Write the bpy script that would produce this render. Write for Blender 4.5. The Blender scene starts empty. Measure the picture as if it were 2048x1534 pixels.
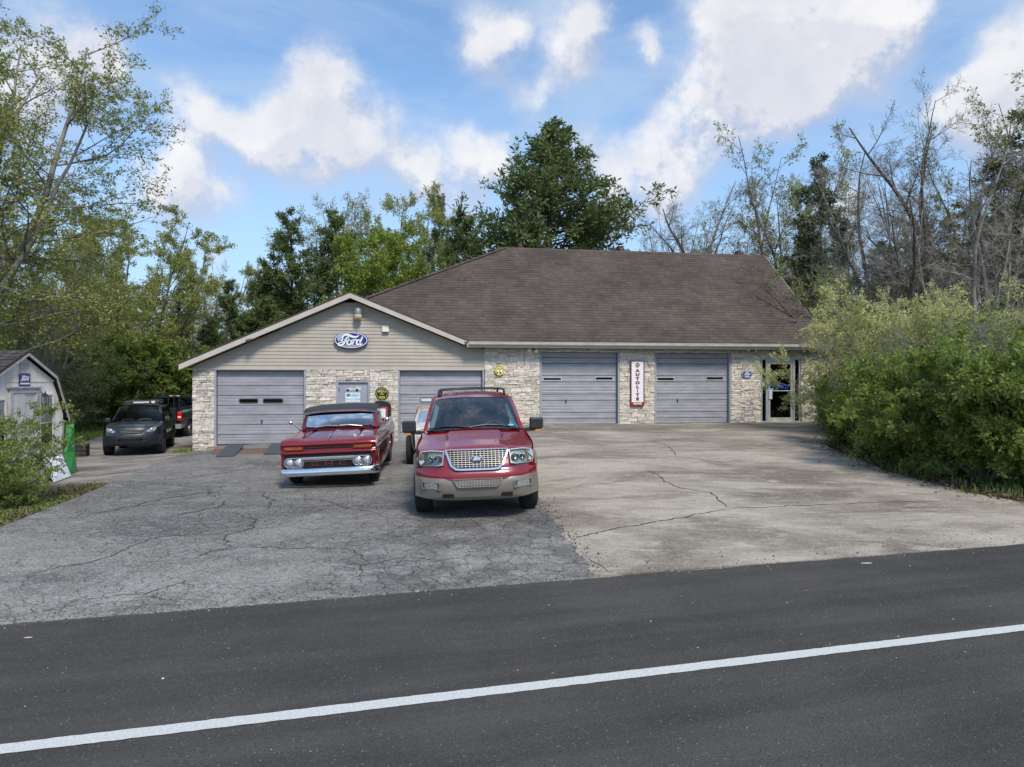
import bpy, bmesh, math, random
import numpy as np
from mathutils import Vector, Matrix

SC = bpy.context.scene
COL = SC.collection
R = math.radians
random.seed(7)
rng = np.random.default_rng(11)

# ---------------------------------------------------------------- camera
CAMH = 2.2
F = 1420.0                       # focal length in photograph pixels (2048 wide)
cam_d = bpy.data.cameras.new('camera')
cam = bpy.data.objects.new('camera', cam_d)
COL.objects.link(cam)
cam.location = (0, 0, CAMH)
cam.rotation_euler = (R(90), 0, 0)
cam_d.sensor_width = 36.0
cam_d.lens = 36.0 * F / 2048.0
cam_d.shift_y = -7.0 / 2048.0
cam_d.clip_start = 0.1
cam_d.clip_end = 3000
SC.camera = cam

# ---------------------------------------------------------------- world: sky with clouds
SUN_EL, SUN_AZ = 50.0, 156.0     # azimuth clockwise from +Y: sun high, behind the camera
world = bpy.data.worlds.new('World')
SC.world = world
world.use_nodes = True
wn, wl = world.node_tree.nodes, world.node_tree.links
wn.clear()

def pixdir(px, py):
    v = Vector(((px - 1024) / F, 1.0, (760 - py) / F))
    return v.normalized(), v.length

CLOUDS = [(945, 60, 62), (975, 130, 55), (1015, 60, 35), (1060, 190, 42), (1130, 70, 82), (1180, 40, 40), (1150, 150, 42),
          (640, 120, 62), (625, 190, 78), (705, 245, 88), (600, 285, 85), (525, 235, 70), (745, 275, 60), (660, 330, 60), (510, 300, 40),
          (370, 210, 52), (385, 270, 60), (425, 375, 66), (365, 395, 55), (330, 330, 50), (450, 250, 40),
          (870, 300, 66), (945, 315, 58), (830, 340, 48), (990, 300, 40),
          (1470, 70, 82), (1590, 80, 105), (1710, 110, 98), (1550, 160, 92), (1650, 160, 78), (1790, 40, 62), (1450, 10, 90), (1640, 10, 90),
          (1740, 20, 70), (1360, 235, 66), (1330, 320, 66), (1400, 180, 48), (1425, 290, 60), (1255, 330, 55), (1500, 230, 66), (1570, 240, 48),
          (1275, 405, 62), (1220, 400, 42), (1345, 405, 48), (1180, 330, 45),
          (2000, 160, 95), (1915, 195, 66), (2050, 100, 78), (2070, 230, 100), (1980, 235, 70), (1890, 180, 40),
          (90, 110, 105), (205, 110, 55), (50, 240, 95), (210, 170, 40), (1288, 105, 34), (1300, 140, 30),
          (895, 400, 46), (425, 497, 24), (290, 400, 50), (1700, 420, 60), (1150, 280, 26), (560, 350, 60)]

class NG:
    "small helper that adds nodes to a tree"
    def __init__(s, tree): s.t = tree
    def n(s, typ, **kw):
        nd = s.t.nodes.new(typ)
        for k, v in kw.items():
            setattr(nd, k, v)
        return nd
    def l(s, a, b): s.t.links.new(a, b)
    def val(s, sock, v):
        if hasattr(v, 'is_linked') or isinstance(v, bpy.types.NodeSocket): s.l(v, sock)
        else: sock.default_value = v
    def math(s, op, a, b=None, c=None, clamp=False):
        nd = s.n('ShaderNodeMath', operation=op, use_clamp=clamp)
        s.val(nd.inputs[0], a)
        if b is not None: s.val(nd.inputs[1], b)
        if c is not None: s.val(nd.inputs[2], c)
        return nd.outputs[0]
    def vm(s, op, a, b=None, scale=None):
        nd = s.n('ShaderNodeVectorMath', operation=op)
        s.val(nd.inputs[0], a)
        if b is not None: s.val(nd.inputs[1], b)
        if scale is not None: s.val(nd.inputs['Scale'], scale)
        return nd.outputs['Value'] if op in ('DISTANCE', 'LENGTH', 'DOT_PRODUCT') else nd.outputs['Vector']
    def noise(s, vec, scale, detail=4, rough=.55, dist=0.0, color=False):
        nd = s.n('ShaderNodeTexNoise')
        if vec is not None: s.l(vec, nd.inputs['Vector'])
        nd.inputs['Scale'].default_value = scale
        nd.inputs['Detail'].default_value = detail
        nd.inputs['Roughness'].default_value = rough
        nd.inputs['Distortion'].default_value = dist
        return nd.outputs['Color' if color else 'Fac']
    def ramp(s, fac, a, b, va=0.0, vb=1.0, interp='SMOOTHSTEP'):
        nd = s.n('ShaderNodeMapRange', interpolation_type=interp)
        s.val(nd.inputs['Value'], fac)
        for i, v in zip(('From Min', 'From Max', 'To Min', 'To Max'), (a, b, va, vb)):
            nd.inputs[i].default_value = v
        return nd.outputs['Result']
    def mix(s, fac, a, b, blend='MIX'):
        nd = s.n('ShaderNodeMix', data_type='RGBA', blend_type=blend)
        s.val(nd.inputs['Factor'], fac)
        for sock, v in ((nd.inputs[6], a), (nd.inputs[7], b)):
            if isinstance(v, bpy.types.NodeSocket): s.l(v, sock)
            else: sock.default_value = (*v, 1) if len(v) == 3 else v
        return nd.outputs[2]

def cloud_group():
    g = bpy.data.node_groups.new('cloud_density', 'ShaderNodeTree')
    g.interface.new_socket('Vector', in_out='INPUT', socket_type='NodeSocketVector')
    g.interface.new_socket('Density', in_out='OUTPUT', socket_type='NodeSocketFloat')
    k = NG(g)
    gi, go = k.n('NodeGroupInput'), k.n('NodeGroupOutput')
    d = k.vm('NORMALIZE', gi.outputs[0])
    w1 = k.vm('SUBTRACT', k.noise(d, 5.5, 7, .62, color=True), (0.5, 0.5, 0.5))
    d2 = k.vm('ADD', d, k.vm('SCALE', w1, scale=0.10))
    w2 = k.vm('SUBTRACT', k.noise(d, 22.0, 5, .6, color=True), (0.5, 0.5, 0.5))
    d2 = k.vm('ADD', d2, k.vm('SCALE', w2, scale=0.022))
    tot = None
    for px, py, r in CLOUDS:
        c, L = pixdir(px, py)
        rr = r / F / L * 1.45
        v = k.ramp(k.vm('DISTANCE', d2, tuple(c)), rr * 1.22, 0.0)
        v = k.math('MULTIPLY', v, .80)
        tot = v if tot is None else k.math('ADD', tot, v)
    # the same kind of broken cloud everywhere outside the part of the sky in view
    mp = k.n('ShaderNodeSeparateXYZ'); k.l(d, mp.inputs[0])
    gen = k.noise(k.vm('MULTIPLY', d, (1, 1, 1.8)), 3.2, 6, .6)
    gen = k.ramp(gen, .50, .66)
    infront = k.ramp(mp.outputs[1], .60, .78)
    gen = k.math('MULTIPLY', gen, k.math('SUBTRACT', 1.0, infront))
    tot = k.math('ADD', tot, gen)
    # ragged edges
    f = k.noise(d, 17.0, 6, .65)
    tot = k.math('MULTIPLY', tot, k.ramp(f, .28, .66, .45, 1.30, 'LINEAR'))
    tot = k.math('MINIMUM', tot, 1.3)
    k.l(tot, go.inputs[0])
    return g

K = NG(world.node_tree)
sky = K.n('ShaderNodeTexSky', sky_type='NISHITA', sun_disc=False)
sky.sun_elevation, sky.sun_rotation = R(SUN_EL), R(SUN_AZ)
sky.altitude = 200; sky.air_density = 1.0; sky.dust_density = .35; sky.ozone_density = 1.0
SKY_STRENGTH = 0.11
tc = K.n('ShaderNodeTexCoord')
gdir = tc.outputs['Generated']
cg = cloud_group()
def dens(vec):
    nd = K.n('ShaderNodeGroup', node_tree=cg); K.l(vec, nd.inputs[0]); return nd.outputs[0]
dn = dens(gdir)
dn_up = dens(K.vm('ADD', gdir, (-.012, 0, .042)))
alpha = K.math('MULTIPLY', K.ramp(dn, .02, 1.28), .90)
# thin veil
veil = K.noise(K.vm('MULTIPLY', gdir, (1.0, 1.0, 3.2)), 3.4, 6, .62, .4)
veil = K.ramp(veil, .34, .70, 0.10, .75)
sepz = K.n('ShaderNodeSeparateXYZ'); K.l(gdir, sepz.inputs[0])
lowhaze = K.ramp(sepz.outputs[2], .0, .42, .85, .0)
veil = K.math('MAXIMUM', veil, lowhaze)
lit = K.math('SUBTRACT', dn, K.math('MULTIPLY', dn_up, .78))
shade = K.ramp(lit, -.34, .74)
shade = K.math('MULTIPLY', shade, K.ramp(K.noise(gdir, 7.5, 6, .62), .30, .68, .45, 1.15, 'LINEAR'), clamp=True)
CW = 0.66 / SKY_STRENGTH
ccol = K.mix(shade, (0.60 * CW, 0.635 * CW, .77 * CW), (1.05 * CW, 1.03 * CW, 1.02 * CW))
skycol = K.mix(1.0, sky.outputs[0], (1.0, 1.22, 1.36), 'MULTIPLY')
base = K.mix(veil, skycol, (.52 * CW, .69 * CW, .93 * CW))
final = K.mix(alpha, base, ccol)
bg = K.n('ShaderNodeBackground'); K.l(final, bg.inputs[0]); bg.inputs[1].default_value = SKY_STRENGTH
wo = K.n('ShaderNodeOutputWorld'); K.l(bg.outputs[0], wo.inputs[0])
world.cycles.sampling_method = 'MANUAL'
world.cycles.sample_map_resolution = 512

# ---------------------------------------------------------------- sun behind thin cloud
sun_d = bpy.data.lights.new('sun', 'SUN')
sun = bpy.data.objects.new('sun', sun_d); COL.objects.link(sun)
sun_d.energy = 2.6; sun_d.angle = R(14); sun_d.color = (1.0, .93, .82)
az, el = R(SUN_AZ), R(SUN_EL)
sv = Vector((math.sin(az) * math.cos(el), math.cos(az) * math.cos(el), math.sin(el)))
sun.rotation_euler = sv.to_track_quat('Z', 'Y').to_euler()
sun.location = sv * 60

SC.view_settings.view_transform = 'Standard'
SC.view_settings.look = 'None'
SC.view_settings.exposure = 0.52
SC.view_settings.gamma = 1.0
SC.view_settings.use_curve_mapping = False
SC.cycles.max_bounces = 7
SC.cycles.transparent_max_bounces = 12
SC.cycles.caustics_reflective = False
SC.cycles.caustics_refractive = False
# ================================================================= materials
MATS = {}
def pm(name, col, rough=.6, metal=0.0, var=.12, scale=6.0, bump=0.0, bscale=40.0, coat=0.0, col2=None, spec=.5, emit=None, detail=5, stretch=(1, 1, 1)):
    "principled material with procedural colour variation and fine relief"
    m = bpy.data.materials.new(name); m.use_nodes = True
    t = m.node_tree; k = NG(t)
    p = t.nodes['Principled BSDF']
    co = k.n('ShaderNodeTexCoord').outputs['Object']
    if stretch != (1, 1, 1): co = k.vm('MULTIPLY', co, stretch)
    n = k.noise(co, scale, detail, .6)
    a = col if col2 is None else col
    b = col2 if col2 is not None else tuple(min(1, c * (1 + 2 * var)) for c in col)
    a = tuple(c * (1 - var) for c in a)
    c = k.mix(k.ramp(n, .32, .68), a, b)
    t.links.new(c, p.inputs['Base Color'])
    p.inputs['Metallic'].default_value = metal
    r = k.ramp(n, .2, .8, max(0.0, rough * .85), min(1, rough * 1.15), 'LINEAR')
    t.links.new(r, p.inputs['Roughness'])
    p.inputs['Specular IOR Level'].default_value = spec
    if coat: p.inputs['Coat Weight'].default_value = coat; p.inputs['Coat Roughness'].default_value = .04
    if bump:
        bn = k.n('ShaderNodeBump'); bn.inputs['Strength'].default_value = bump; bn.inputs['Distance'].default_value = .01
        k.l(k.noise(co, bscale, 4, .6), bn.inputs['Height']); k.l(bn.outputs[0], p.inputs['Normal'])
    MATS[name] = m
    return m

def island_mat(name, cols, rough=.7, transl=0.0, bump=0.0, bscale=60, spec=.3, noise_amt=0.25, nscale=9.0):
    "each loose piece of the mesh takes its own colour out of a list"
    m = bpy.data.materials.new(name); m.use_nodes = True
    t = m.node_tree; k = NG(t); p = t.nodes['Principled BSDF']
    geo = k.n('ShaderNodeNewGeometry'); oi = k.n('ShaderNodeObjectInfo')
    rnd = k.math('FRACT', k.math('ADD', geo.outputs['Random Per Island'], oi.outputs['Random']))
    cr = k.n('ShaderNodeValToRGB'); k.l(rnd, cr.inputs[0])
    e = cr.color_ramp.elements
    for i, c in enumerate(cols):
        pos = i / max(1, len(cols) - 1)
        el_ = e[i] if i < 2 else e.new(pos)
        el_.position = pos; el_.color = (*c, 1)
    co = k.n('ShaderNodeTexCoord').outputs['Object']
    n = k.noise(co, nscale, 4, .6)
    f = k.ramp(n, .3, .7, 1 - noise_amt, 1 + noise_amt, 'LINEAR')
    vv = k.n('ShaderNodeCombineXYZ')
    for i in range(3): k.l(f, vv.inputs[i])
    c = k.mix(1.0, cr.outputs[0], vv.outputs[0], 'MULTIPLY')
    k.l(c, p.inputs['Base Color']); p.inputs['Roughness'].default_value = rough
    p.inputs['Specular IOR Level'].default_value = spec
    if bump:
        bn = k.n('ShaderNodeBump'); bn.inputs['Strength'].default_value = bump; bn.inputs['Distance'].default_value = .02
        k.l(k.noise(co, bscale, 5, .65), bn.inputs['Height']); k.l(bn.outputs[0], p.inputs['Normal'])
    if transl:
        tr = k.n('ShaderNodeBsdfTranslucent'); k.l(c, tr.inputs[0])
        mx = k.n('ShaderNodeMixShader'); mx.inputs[0].default_value = transl
        k.l(p.outputs[0], mx.inputs[1]); k.l(tr.outputs[0], mx.inputs[2])
        out = [n_ for n_ in t.nodes if n_.type == 'OUTPUT_MATERIAL'][0]
        k.l(mx.outputs[0], out.inputs[0])
    MATS[name] = m
    return m

def glass_mat(name, tint=(.75, .85, .88), gloss=1.0, ior=1.5, rough=.0):
    "thin pane: see-through with a fresnel reflection"
    m = bpy.data.materials.new(name); m.use_nodes = True
    t = m.node_tree; k = NG(t); t.nodes.remove(t.nodes['Principled BSDF'])
    out = [n_ for n_ in t.nodes if n_.type == 'OUTPUT_MATERIAL'][0]
    co = k.n('ShaderNodeTexCoord').outputs['Object']
    tr = k.n('ShaderNodeBsdfTransparent')
    k.l(k.mix(k.noise(co, 3.0, 3), tuple(c * .92 for c in tint), tint), tr.inputs[0])
    gl = k.n('ShaderNodeBsdfGlossy'); gl.inputs['Roughness'].default_value = rough
    fr = k.n('ShaderNodeFresnel'); fr.inputs['IOR'].default_value = ior
    mx = k.n('ShaderNodeMixShader')
    k.l(k.math('MULTIPLY', fr.outputs[0], gloss, clamp=True), mx.inputs[0]); k.l(tr.outputs[0], mx.inputs[1]); k.l(gl.outputs[0], mx.inputs[2])
    k.l(mx.outputs[0], out.inputs[0])
    MATS[name] = m
    return m

# ================================================================= mesh building
class MB:
    def __init__(s): s.v = []; s.f = []
    def add(s, V, Fc):
        o = len(s.v); s.v.extend([tuple(p) for p in V]); s.f.extend([tuple(i + o for i in f) for f in Fc]); return s
    def box(s, x0, x1, y0, y1, z0, z1):
        V = [(x0, y0, z0), (x1, y0, z0), (x1, y1, z0), (x0, y1, z0), (x0, y0, z1), (x1, y0, z1), (x1, y1, z1), (x0, y1, z1)]
        return s.add(V, [(0, 3, 2, 1), (4, 5, 6, 7), (0, 1, 5, 4), (1, 2, 6, 5), (2, 3, 7, 6), (3, 0, 4, 7)])
    def sheet(s, nu, nv, fn, flip=False):
        V = [fn(i / nu, j / nv) for j in range(nv + 1) for i in range(nu + 1)]
        Q = []
        for j in range(nv):
            for i in range(nu):
                a = j * (nu + 1) + i
                q = (a, a + 1, a + nu + 2, a + nu + 1)
                Q.append(q[::-1] if flip else q)
        return s.add(V, Q)
    def prism(s, pts, fn, t0, t1):
        "2-D outline pts extruded from t0 to t1; fn(a, b, t) gives the 3-D point"
        n = len(pts)
        V = [fn(a, b, t0) for a, b in pts] + [fn(a, b, t1) for a, b in pts]
        Q = [tuple(range(n))[::-1], tuple(range(n, 2 * n))]
        Q += [(i, (i + 1) % n, n + (i + 1) % n, n + i) for i in range(n)]
        return s.add(V, Q)
    def ring(s, po, pi, fn, t0, t1):
        "frame between two outlines of the same count"
        n = len(po)
        V = [fn(a, b, t0) for a, b in po] + [fn(a, b, t0) for a, b in pi] + [fn(a, b, t1) for a, b in po] + [fn(a, b, t1) for a, b in pi]
        Q = []
        for i in range(n):
            j = (i + 1) % n
            Q += [(i, j, n + j, n + i), (2 * n + i, 3 * n + i, 3 * n + j, 2 * n + j), (i, 2 * n + i, 2 * n + j, j), (n + i, n + j, 3 * n + j, 3 * n + i)]
        return s.add(V, Q)
    def patch(s, poly, fn, t, n=16, t0=None):
        "outline (convex left to right) laid over a curved face at offset t, with a rim down to t0"
        x0, x1 = min(p[0] for p in poly), max(p[0] for p in poly)
        def span(x):
            zs = []
            for i in range(len(poly)):
                (a, b), (c, d) = poly[i - 1], poly[i]
                if abs(c - a) < 1e-9:
                    if abs(x - a) < 1e-6: zs += [b, d]
                elif min(a, c) - 1e-9 <= x <= max(a, c) + 1e-9: zs.append(b + (d - b) * (x - a) / (c - a))
            return (min(zs), max(zs)) if zs else (0, 0)
        cols = sorted(set([x0 + (x1 - x0) * i / n for i in range(n + 1)] + [p[0] for p in poly]))
        cols = [c for i, c in enumerate(cols) if i == 0 or c - cols[i - 1] > 1e-6]
        V = []; Q = []
        for x in cols:
            lo, hi = span(x)
            V += [fn(x, lo + (hi - lo) * k / 3, t) for k in range(4)]
        for i in range(len(cols) - 1): Q += [(i * 4 + k, i * 4 + 4 + k, i * 4 + 5 + k, i * 4 + 1 + k) for k in range(3)]
        s.add(V, Q)
        if t0 is not None:
            m = len(poly)
            s.add([fn(a, b, t) for a, b in poly] + [fn(a, b, t0) for a, b in poly], [(i, (i + 1) % m, m + (i + 1) % m, m + i) for i in range(m)])
        return s
    def tube(s, path, r, n=8, cap=True):
        path = [Vector(p) for p in path]
        rs = r if isinstance(r, (list, tuple)) else [r] * len(path)
        V = []; Q = []
        for i, p in enumerate(path):
            d = (path[min(i + 1, len(path) - 1)] - path[max(i - 1, 0)]).normalized()
            a = d.cross(Vector((0, 0, 1)))
            if a.length < .05: a = d.cross(Vector((1, 0, 0)))
            a.normalize(); b = d.cross(a).normalized()
            for k in range(n):
                th = 2 * math.pi * k / n
                V.append(p + (a * math.cos(th) + b * math.sin(th)) * rs[i])
        for i in range(len(path) - 1):
            for k in range(n):
                Q.append((i * n + k, i * n + (k + 1) % n, (i + 1) * n + (k + 1) % n, (i + 1) * n + k))
        if cap:
            Q.append(tuple(range(n))[::-1]); Q.append(tuple(range((len(path) - 1) * n, len(path) * n)))
        return s.add(V, Q)
    def lathe(s, prof, origin=(0, 0, 0), axis='Z', n=20):
        "prof: list of (radius, height along the axis)"
        V = []; Q = []
        o = Vector(origin)
        for r, h in prof:
            for k in range(n):
                th = 2 * math.pi * k / n; c, q = r * math.cos(th), r * math.sin(th)
                V.append(o + Vector({'Z': (c, q, h), 'X': (h, c, q), 'Y': (q, h, c)}[axis]))
        for i in range(len(prof) - 1):
            for k in range(n):
                Q.append((i * n + k, i * n + (k + 1) % n, (i + 1) * n + (k + 1) % n, (i + 1) * n + k))
        if prof[0][0] > 1e-6: Q.append(tuple(range(n))[::-1])
        if prof[-1][0] > 1e-6: Q.append(tuple(range((len(prof) - 1) * n, len(prof) * n)))
        return s.add(V, Q)
    def xf(s, M):
        s.v = [tuple(M @ Vector(p)) for p in s.v]; return s
    def mesh(s, name):
        me = bpy.data.meshes.new(name); me.from_pydata(s.v, [], s.f); me.update(); return me
    def build(s, name, mat, parent=None, smooth=False, bevel=0.0, bseg=1, kind=None, label=None, subd=0, fixn=True, autos=None, solid=0.0, weld=False):
        me = s.mesh(name)
        if fixn:
            bm = bmesh.new(); bm.from_mesh(me)
            if weld: bmesh.ops.remove_doubles(bm, verts=bm.verts, dist=1e-4)
            bmesh.ops.recalc_face_normals(bm, faces=bm.faces); bm.to_mesh(me); bm.free()
        return link(name, me, mat, parent, smooth, bevel, bseg, kind, label, subd, autos, solid)

def link(name, me, mat, parent=None, smooth=False, bevel=0.0, bseg=1, kind=None, label=None, subd=0, autos=None, solid=0.0):
    o = bpy.data.objects.new(name, me); COL.objects.link(o)
    if mat is not None and len(me.materials) == 0: me.materials.append(mat)
    if parent is not None: o.parent = parent
    if smooth: me.polygons.foreach_set('use_smooth', [True] * len(me.polygons))
    if solid:
        sm = o.modifiers.new('solid', 'SOLIDIFY'); sm.thickness = solid; sm.offset = -1
    if bevel:
        b = o.modifiers.new('bevel', 'BEVEL'); b.width = bevel; b.segments = bseg; b.limit_method = 'ANGLE'; b.angle_limit = R(35)
        b.harden_normals = False
    if subd:
        sd = o.modifiers.new('sub', 'SUBSURF'); sd.levels = subd; sd.render_levels = subd
    if kind: o['kind'] = kind
    if label: o['label'] = label
    return o

def fast_mesh(name, V, Q, mat, parent=None, smooth=False, kind=None, label=None):
    "V (n,3) float array, Q (m,k) int array"
    me = bpy.data.meshes.new(name)
    V = np.asarray(V, np.float32); Q = np.asarray(Q, np.int32)
    m, kk = Q.shape
    me.vertices.add(len(V)); me.vertices.foreach_set('co', V.ravel())
    me.loops.add(m * kk); me.loops.foreach_set('vertex_index', Q.ravel())
    me.polygons.add(m)
    me.polygons.foreach_set('loop_start', np.arange(0, m * kk, kk, dtype=np.int32))
    me.update(calc_edges=True)
    return link(name, me, mat, parent, smooth, kind=kind, label=label)

def thing(name, label, cat, loc=(0, 0, 0), rot=(0, 0, 0), group=None):
    o = bpy.data.objects.new(name, None); COL.objects.link(o); o.empty_display_size = .2
    o.location = loc; o.rotation_euler = rot
    o['label'] = label; o['category'] = cat
    if group: o['group'] = group
    return o
def tag(o, label, cat, group=None):
    o['label'] = label; o['category'] = cat
    if group: o['group'] = group
    return o
def dup_tree(root, label=None):
    c = root.copy(); COL.objects.link(c)
    if label: c['label'] = label
    for ch in list(root.children):
        d = ch.copy(); COL.objects.link(d); d.parent = c
        for g in list(ch.children):
            e = g.copy(); COL.objects.link(e); e.parent = d
    return c

def arc(cx, cy, rx, ry, a0, a1, n):
    return [(cx + rx * math.cos(R(a0 + (a1 - a0) * i / n)), cy + ry * math.sin(R(a0 + (a1 - a0) * i / n))) for i in range(n + 1)]
def ellipse(cx, cy, rx, ry, n=32):
    return arc(cx, cy, rx, ry, 0, 360, n)[:-1]
def rrect(x0, x1, y0, y1, r, n=4):
    r = min(r, (x1 - x0) / 2 - 1e-4, (y1 - y0) / 2 - 1e-4)
    return arc(x1 - r, y0 + r, r, r, -90, 0, n) + arc(x1 - r, y1 - r, r, r, 0, 90, n) + arc(x0 + r, y1 - r, r, r, 90, 180, n) + arc(x0 + r, y0 + r, r, r, 180, 270, n)

def text_part(name, s, size, mat, parent, M, depth=.004, sx=1.0, bold=0.0, shear=0.0, spacing=1.0):
    "letters as real raised geometry; lies in local XY before M"
    cu = bpy.data.curves.new(name, 'FONT'); cu.body = s; cu.size = size; cu.align_x = 'CENTER'; cu.align_y = 'CENTER'
    cu.extrude = depth / 2; cu.offset = bold; cu.shear = shear; cu.space_character = spacing; cu.resolution_u = 3
    tmp = bpy.data.objects.new('tmp_text', cu); COL.objects.link(tmp)
    dg = bpy.context.evaluated_depsgraph_get()
    me = bpy.data.meshes.new_from_object(tmp.evaluated_get(dg))
    bpy.data.objects.remove(tmp); bpy.data.curves.remove(cu)
    me.transform(M @ Matrix.Diagonal((sx, 1, 1, 1)))
    me.materials.clear()
    return link(name, me, mat, parent)

def stroke(mb, pts, w, fn, t0, t1, smooth=True):
    "hand-lettered stroke: poly-line of (a, b, width factor) widened and extruded"
    P = [Vector((p[0], p[1])) for p in pts]; Wd = [(p[2] if len(p) > 2 else 1.0) * w / 2 for p in pts]
    if smooth and len(P) > 2:
        Q, W2 = [], []
        for i in range(len(P) - 1):
            p0, p1, p2, p3 = P[max(i - 1, 0)], P[i], P[i + 1], P[min(i + 2, len(P) - 1)]
            for k in range(4):
                t = k / 4
                Q.append(.5 * ((2 * p1) + (p2 - p0) * t + (2 * p0 - 5 * p1 + 4 * p2 - p3) * t * t + (3 * p1 - p0 - 3 * p2 + p3) * t ** 3))
                W2.append(Wd[i] * (1 - t) + Wd[i + 1] * t)
        Q.append(P[-1]); W2.append(Wd[-1]); P, Wd = Q, W2
    L, Rr = [], []
    for i in range(len(P)):
        d = P[min(i + 1, len(P) - 1)] - P[max(i - 1, 0)]
        n = Vector((-d.y, d.x)); n = n.normalized() if n.length > 1e-9 else Vector((0, 1))
        L.append(P[i] + n * Wd[i]); Rr.append(P[i] - n * Wd[i])
    V = []
    for t in (t0, t1):
        V += [fn(p.x, p.y, t) for p in L] + [fn(p.x, p.y, t) for p in Rr]
    n = len(P); Q = []
    for i in range(n - 1):
        Q += [(i, i + 1, n + i + 1, n + i), (2 * n + i, 3 * n + i, 3 * n + i + 1, 2 * n + i + 1), (i, 2 * n + i, 2 * n + i + 1, i + 1), (n + i, n + i + 1, 3 * n + i + 1, 3 * n + i)]
    Q += [(0, n, 3 * n, 2 * n), (n - 1, 3 * n - 1, 4 * n - 1, 2 * n - 1)]
    mb.add(V, Q)

def ford_script(mb, fn, t0, t1, s=1.0):
    "flowing oval-badge script, about 1.5 wide and .62 high at s = 1"
    def st(pts, w=.075): stroke(mb, [(a * s, b * s, *r) for a, b, *r in pts], w * s, fn, t0, t1)
    st([(-.52, .02, .5), (-.46, -.02, .9), (-.40, .06, 1), (-.40, .16, 1), (-.30, .26, 1.2), (-.12, .28, 1.5), (.06, .20, 1.5), (.24, .17, 1.3), (.38, .22, .8), (.42, .28, .3)])
    st([(-.08, .18, .6), (-.18, .14, .9), (-.26, .0, 1.2), (-.34, -.16, 1.3), (-.48, -.25, 1.4), (-.60, -.22, 1.1), (-.58, -.14, .8), (-.46, -.10, .6), (-.24, -.02, .6), (-.12, .0, .5)])
    st([(-.06, .04, .7), (-.16, -.06, 1.2), (-.15, -.18, 1.2), (-.06, -.22, 1.1), (.02, -.14, 1), (.03, -.02, 1), (-.04, .04, .8), (.06, .0, .5), (.12, .03, .6)])
    st([(.12, .04, 1), (.17, .0, 1.1), (.12, -.12, 1.1), (.08, -.22, 1)])
    st([(.14, -.06, .6), (.22, .03, .9), (.29, .03, 1.2), (.28, -.02, .8)])
    st([(.48, .0, .7), (.40, .03, .9), (.32, -.06, 1.2), (.32, -.18, 1.2), (.40, -.22, 1.1), (.48, -.10, 1)])
    st([(.62, .20, .9), (.54, .04, 1.2), (.47, -.14, 1.2), (.50, -.22, 1), (.60, -.16, .5)])
    st([(-.30, .06, .5), (-.20, .10, .6), (-.10, .10, .7), (-.05, .15, .3)], .05)

# placement: point on the pixel ray of the photograph at a distance along +Y
def at(px, py, Y): return Vector(((px - 1024) / F * Y, Y, CAMH - (py - 760) / F * Y))
# ================================================================= ground
TH = R(9.3)                      # the front wall runs away to the right by this angle
BU, BV = Vector((math.cos(TH), math.sin(TH), 0)), Vector((-math.sin(TH), math.cos(TH), 0))
D0 = 26.0
def W(u, v, z=0.0): return Vector((0, D0, 0)) + BU * u + BV * v + Vector((0, 0, z))
RN = Vector((-.264, .964)); RT = Vector((.964, .264)); RC = 7.365
def road_e(x, y): return RN.x * x + RN.y * y - RC
def sst(a, b, t):
    t = max(0.0, min(1.0, (t - a) / (b - a))); return t * t * (3 - 2 * t)
def gh(x, y):
    e = road_e(x, y)
    if e <= 0: return 0.0
    yw = D0 + .1637 * x
    ew = max(6.0, road_e(x, yw))
    fr = min(1.0, e / ew)
    t = sst(-5 + 3.9 * fr, 1.8 - 1.2 * fr, x)
    h = fr * (.57 * t - .27 * sst(-8.3, -11.8, x)) + .055 * math.exp(-((x + 3.3) / 2.3) ** 2 - ((y - 15.5) / 4) ** 2)
    back = sst(33, 75, y) * 1.6 + sst(12, 30, x) * .5 + sst(-15, -30, x) * .6 * sst(18, 30, y)
    return h + back

def grid_between(name, L, Rr, nrow, ncol, lift, mat, ragged_r=0.0, skirt=.06):
    "paved sheet between two plan polylines that are walked together"
    def resample(P, n):
        P = [Vector(p) for p in P]; d = [0.0]
        for a, b in zip(P, P[1:]): d.append(d[-1] + (b - a).length)
        out = []
        for i in range(n + 1):
            t = d[-1] * i / n; j = 0
            while j < len(P) - 2 and d[j + 1] < t: j += 1
            out.append(P[j].lerp(P[j + 1], (t - d[j]) / max(1e-6, d[j + 1] - d[j])))
        return out
    A, B = resample(L, nrow), resample(Rr, nrow)
    V = []; Q = []
    rr = random.Random(3)
    jit = 0.0
    for j in range(nrow + 1):
        jit = .55 * jit + rr.uniform(-1, 1) * ragged_r
        for i in range(ncol + 1):
            t = i / ncol
            p = A[j].lerp(B[j], t)
            if ragged_r and i == ncol: p = p + (B[j] - A[j]).normalized() * jit
            V.append((p.x, p.y, gh(p.x, p.y) + lift))
    for j in range(nrow):
        for i in range(ncol):
            a = j * (ncol + 1) + i
            Q.append((a, a + 1, a + ncol + 2, a + ncol + 1))
    # edge skirt
    rim = [i for i in range(ncol + 1)] + [j * (ncol + 1) + ncol for j in range(1, nrow + 1)] + [nrow * (ncol + 1) + i for i in range(ncol - 1, -1, -1)] + [j * (ncol + 1) for j in range(nrow - 1, 0, -1)]
    o = len(V)
    for a in rim: V.append((V[a][0], V[a][1], V[a][2] - skirt))
    n = len(rim)
    for i in range(n): Q.append((rim[i], o + i, o + (i + 1) % n, rim[(i + 1) % n]))
    m = MB(); m.v = V; m.f = Q
    return m.build(name, mat, kind='structure', smooth=False, fixn=False)

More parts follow.
